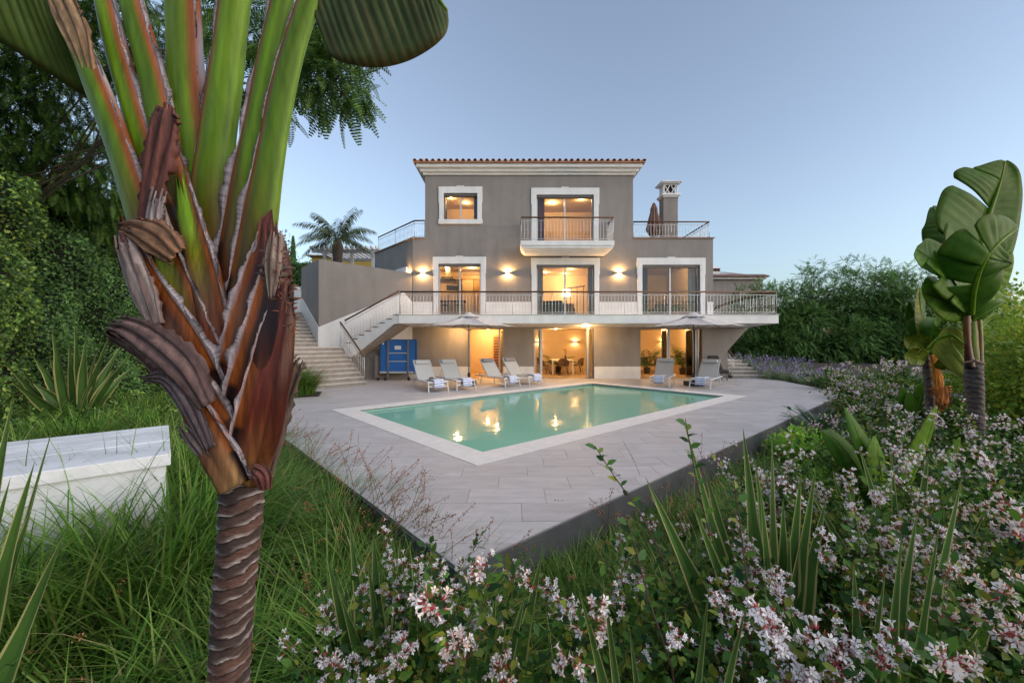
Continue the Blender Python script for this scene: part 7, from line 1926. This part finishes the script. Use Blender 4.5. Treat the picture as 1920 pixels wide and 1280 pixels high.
# palm
pY = 27; px_, top = PX(632, pY), P(633, 452, pY)
t = thing('date_palm', 'feathery date palm rising behind the corner wall', 'palm tree', (px_, pY, 1.4))
mb = MB(); mb.tube([(px_ - .1, pY, 1.0), (px_ - .05, pY, 5), top - Vector((0, 0, 1.7)), top - Vector((0, 0, 1.2)), top - Vector((0, 0, .35)), top + Vector((0, 0, .2))], [.22, .21, .23, .31, .36, .16], 14); mb.build('trunk', M['bark'], t)
rp = np.random.default_rng(11)
M['palm_far'] = leafmat('date_palm_leaf', [(.016, .028, .010), (.028, .042, .014), (.045, .052, .02)], .5, .2)
for k in range(22):
    a = 2 * math.pi * k / 22 * 5.0; el = 1.35 - 1.25 * (k / 22) + rp.uniform(-.1, .1)
    d = Vector((math.cos(a) * math.cos(el), math.sin(a) * math.cos(el), math.sin(el))); p = top.copy(); pts = []; L = 2.95 * rp.uniform(.85, 1.05)
    for i in range(11): pts.append(p.copy()); p = p + d * L / 10; d = (d + Vector((0, 0, -.15))).normalized()
    frond(t, pts, .62, 'palm_far', 34, 'frond', .085, drop=1.1)
# cypresses and far bushes
def cypress(px, py, Y, w_, label, seed):
    x = PX(px, Y); z0 = 1.4; h = PZ(py, Y) - z0; base = np.array((x, Y, z0)); r = np.random.default_rng(seed); n = 3600
    t = thing('cypress', label, 'cypress', base, 'cypresses on the skyline')
    f = r.uniform(.03, 1, n); rr = w_ * np.sin(np.pi * np.clip(f * .8 + .2, 0, 1)) ** .8 * r.uniform(.5, 1.05, n); a = r.uniform(0, 6.28, n)
    pos = base + np.stack([np.cos(a) * rr, np.sin(a) * rr, f * h], 1)
    V, F = scatter(LEAF_V, LEAF_F, pos, unit(np.stack([np.cos(a) * .3, np.sin(a) * .3, np.ones(n)], 1)), rdir(n), r.uniform(.2, .4, n))
    link('crown', np_mesh('crown', V - base, [(F, 0)], M['hedge2']), t)
    MB().tube([(x, Y, z0 - .2), (x, Y, z0 + h * .95)], [.14, .02], 8).build('trunk', M['bark'], t)
cypress(549.5, 447, 46, .42, 'thin dark cypress on the skyline left of the date palm', 1)
cypress(514, 432, 34, .5, 'darker cypress right beside the banana sheaths', 2)
for i, (px, py, Y, lab) in enumerate([(535, 468, 40, 'dark bush below the thin cypress'), (565, 475, 42, 'loose bush between the cypress and the ochre house'), (500, 470, 38, 'dark bush beside the banana sheaths')]):
    x = PX(px, Y); h = PZ(py, Y) - 1.4
    bush('far_bush', lab, 'bush', (x, Y, 1.4), (1.6, 1.6, h), 5000, .26, M['hedge2'], 'bushes on the skyline', 60 + i, clumps=26)
# white block in the left garden
t = thing('white_block', 'weathered white painted masonry block in the long grass on the left', 'garden block', (-3.6, 3.3, 0))
M['worn_white'] = mat('worn_white_paint', (.66, .68, .70), .75, .10, 3, .3, 40, col2=(.58, .60, .62)); weathered(M['worn_white'], .2)
q = [B_c, A_c, A_c - U * 3.2, B_c - U * 3.2]; ztop = .72
MB().prism([(p.x, p.y) for p in q], -.6, ztop - .10).build('block_body', M['worn_white'], t)
nb = 5
for k in range(nb):
    o0 = B_c + (A_c - B_c) * (k / nb) + U * .03 - W * (.03 if k == 0 else -.004); o1 = B_c + (A_c - B_c) * ((k + 1) / nb) + U * .03
    q = [o0, o1, o1 - U * 3.25, o0 - U * 3.25]; MB().prism([(p.x, p.y) for p in q], ztop - .098, ztop + random.uniform(-.003, .003)).build('top_board', M['worn_white'], t, bevel=.006)
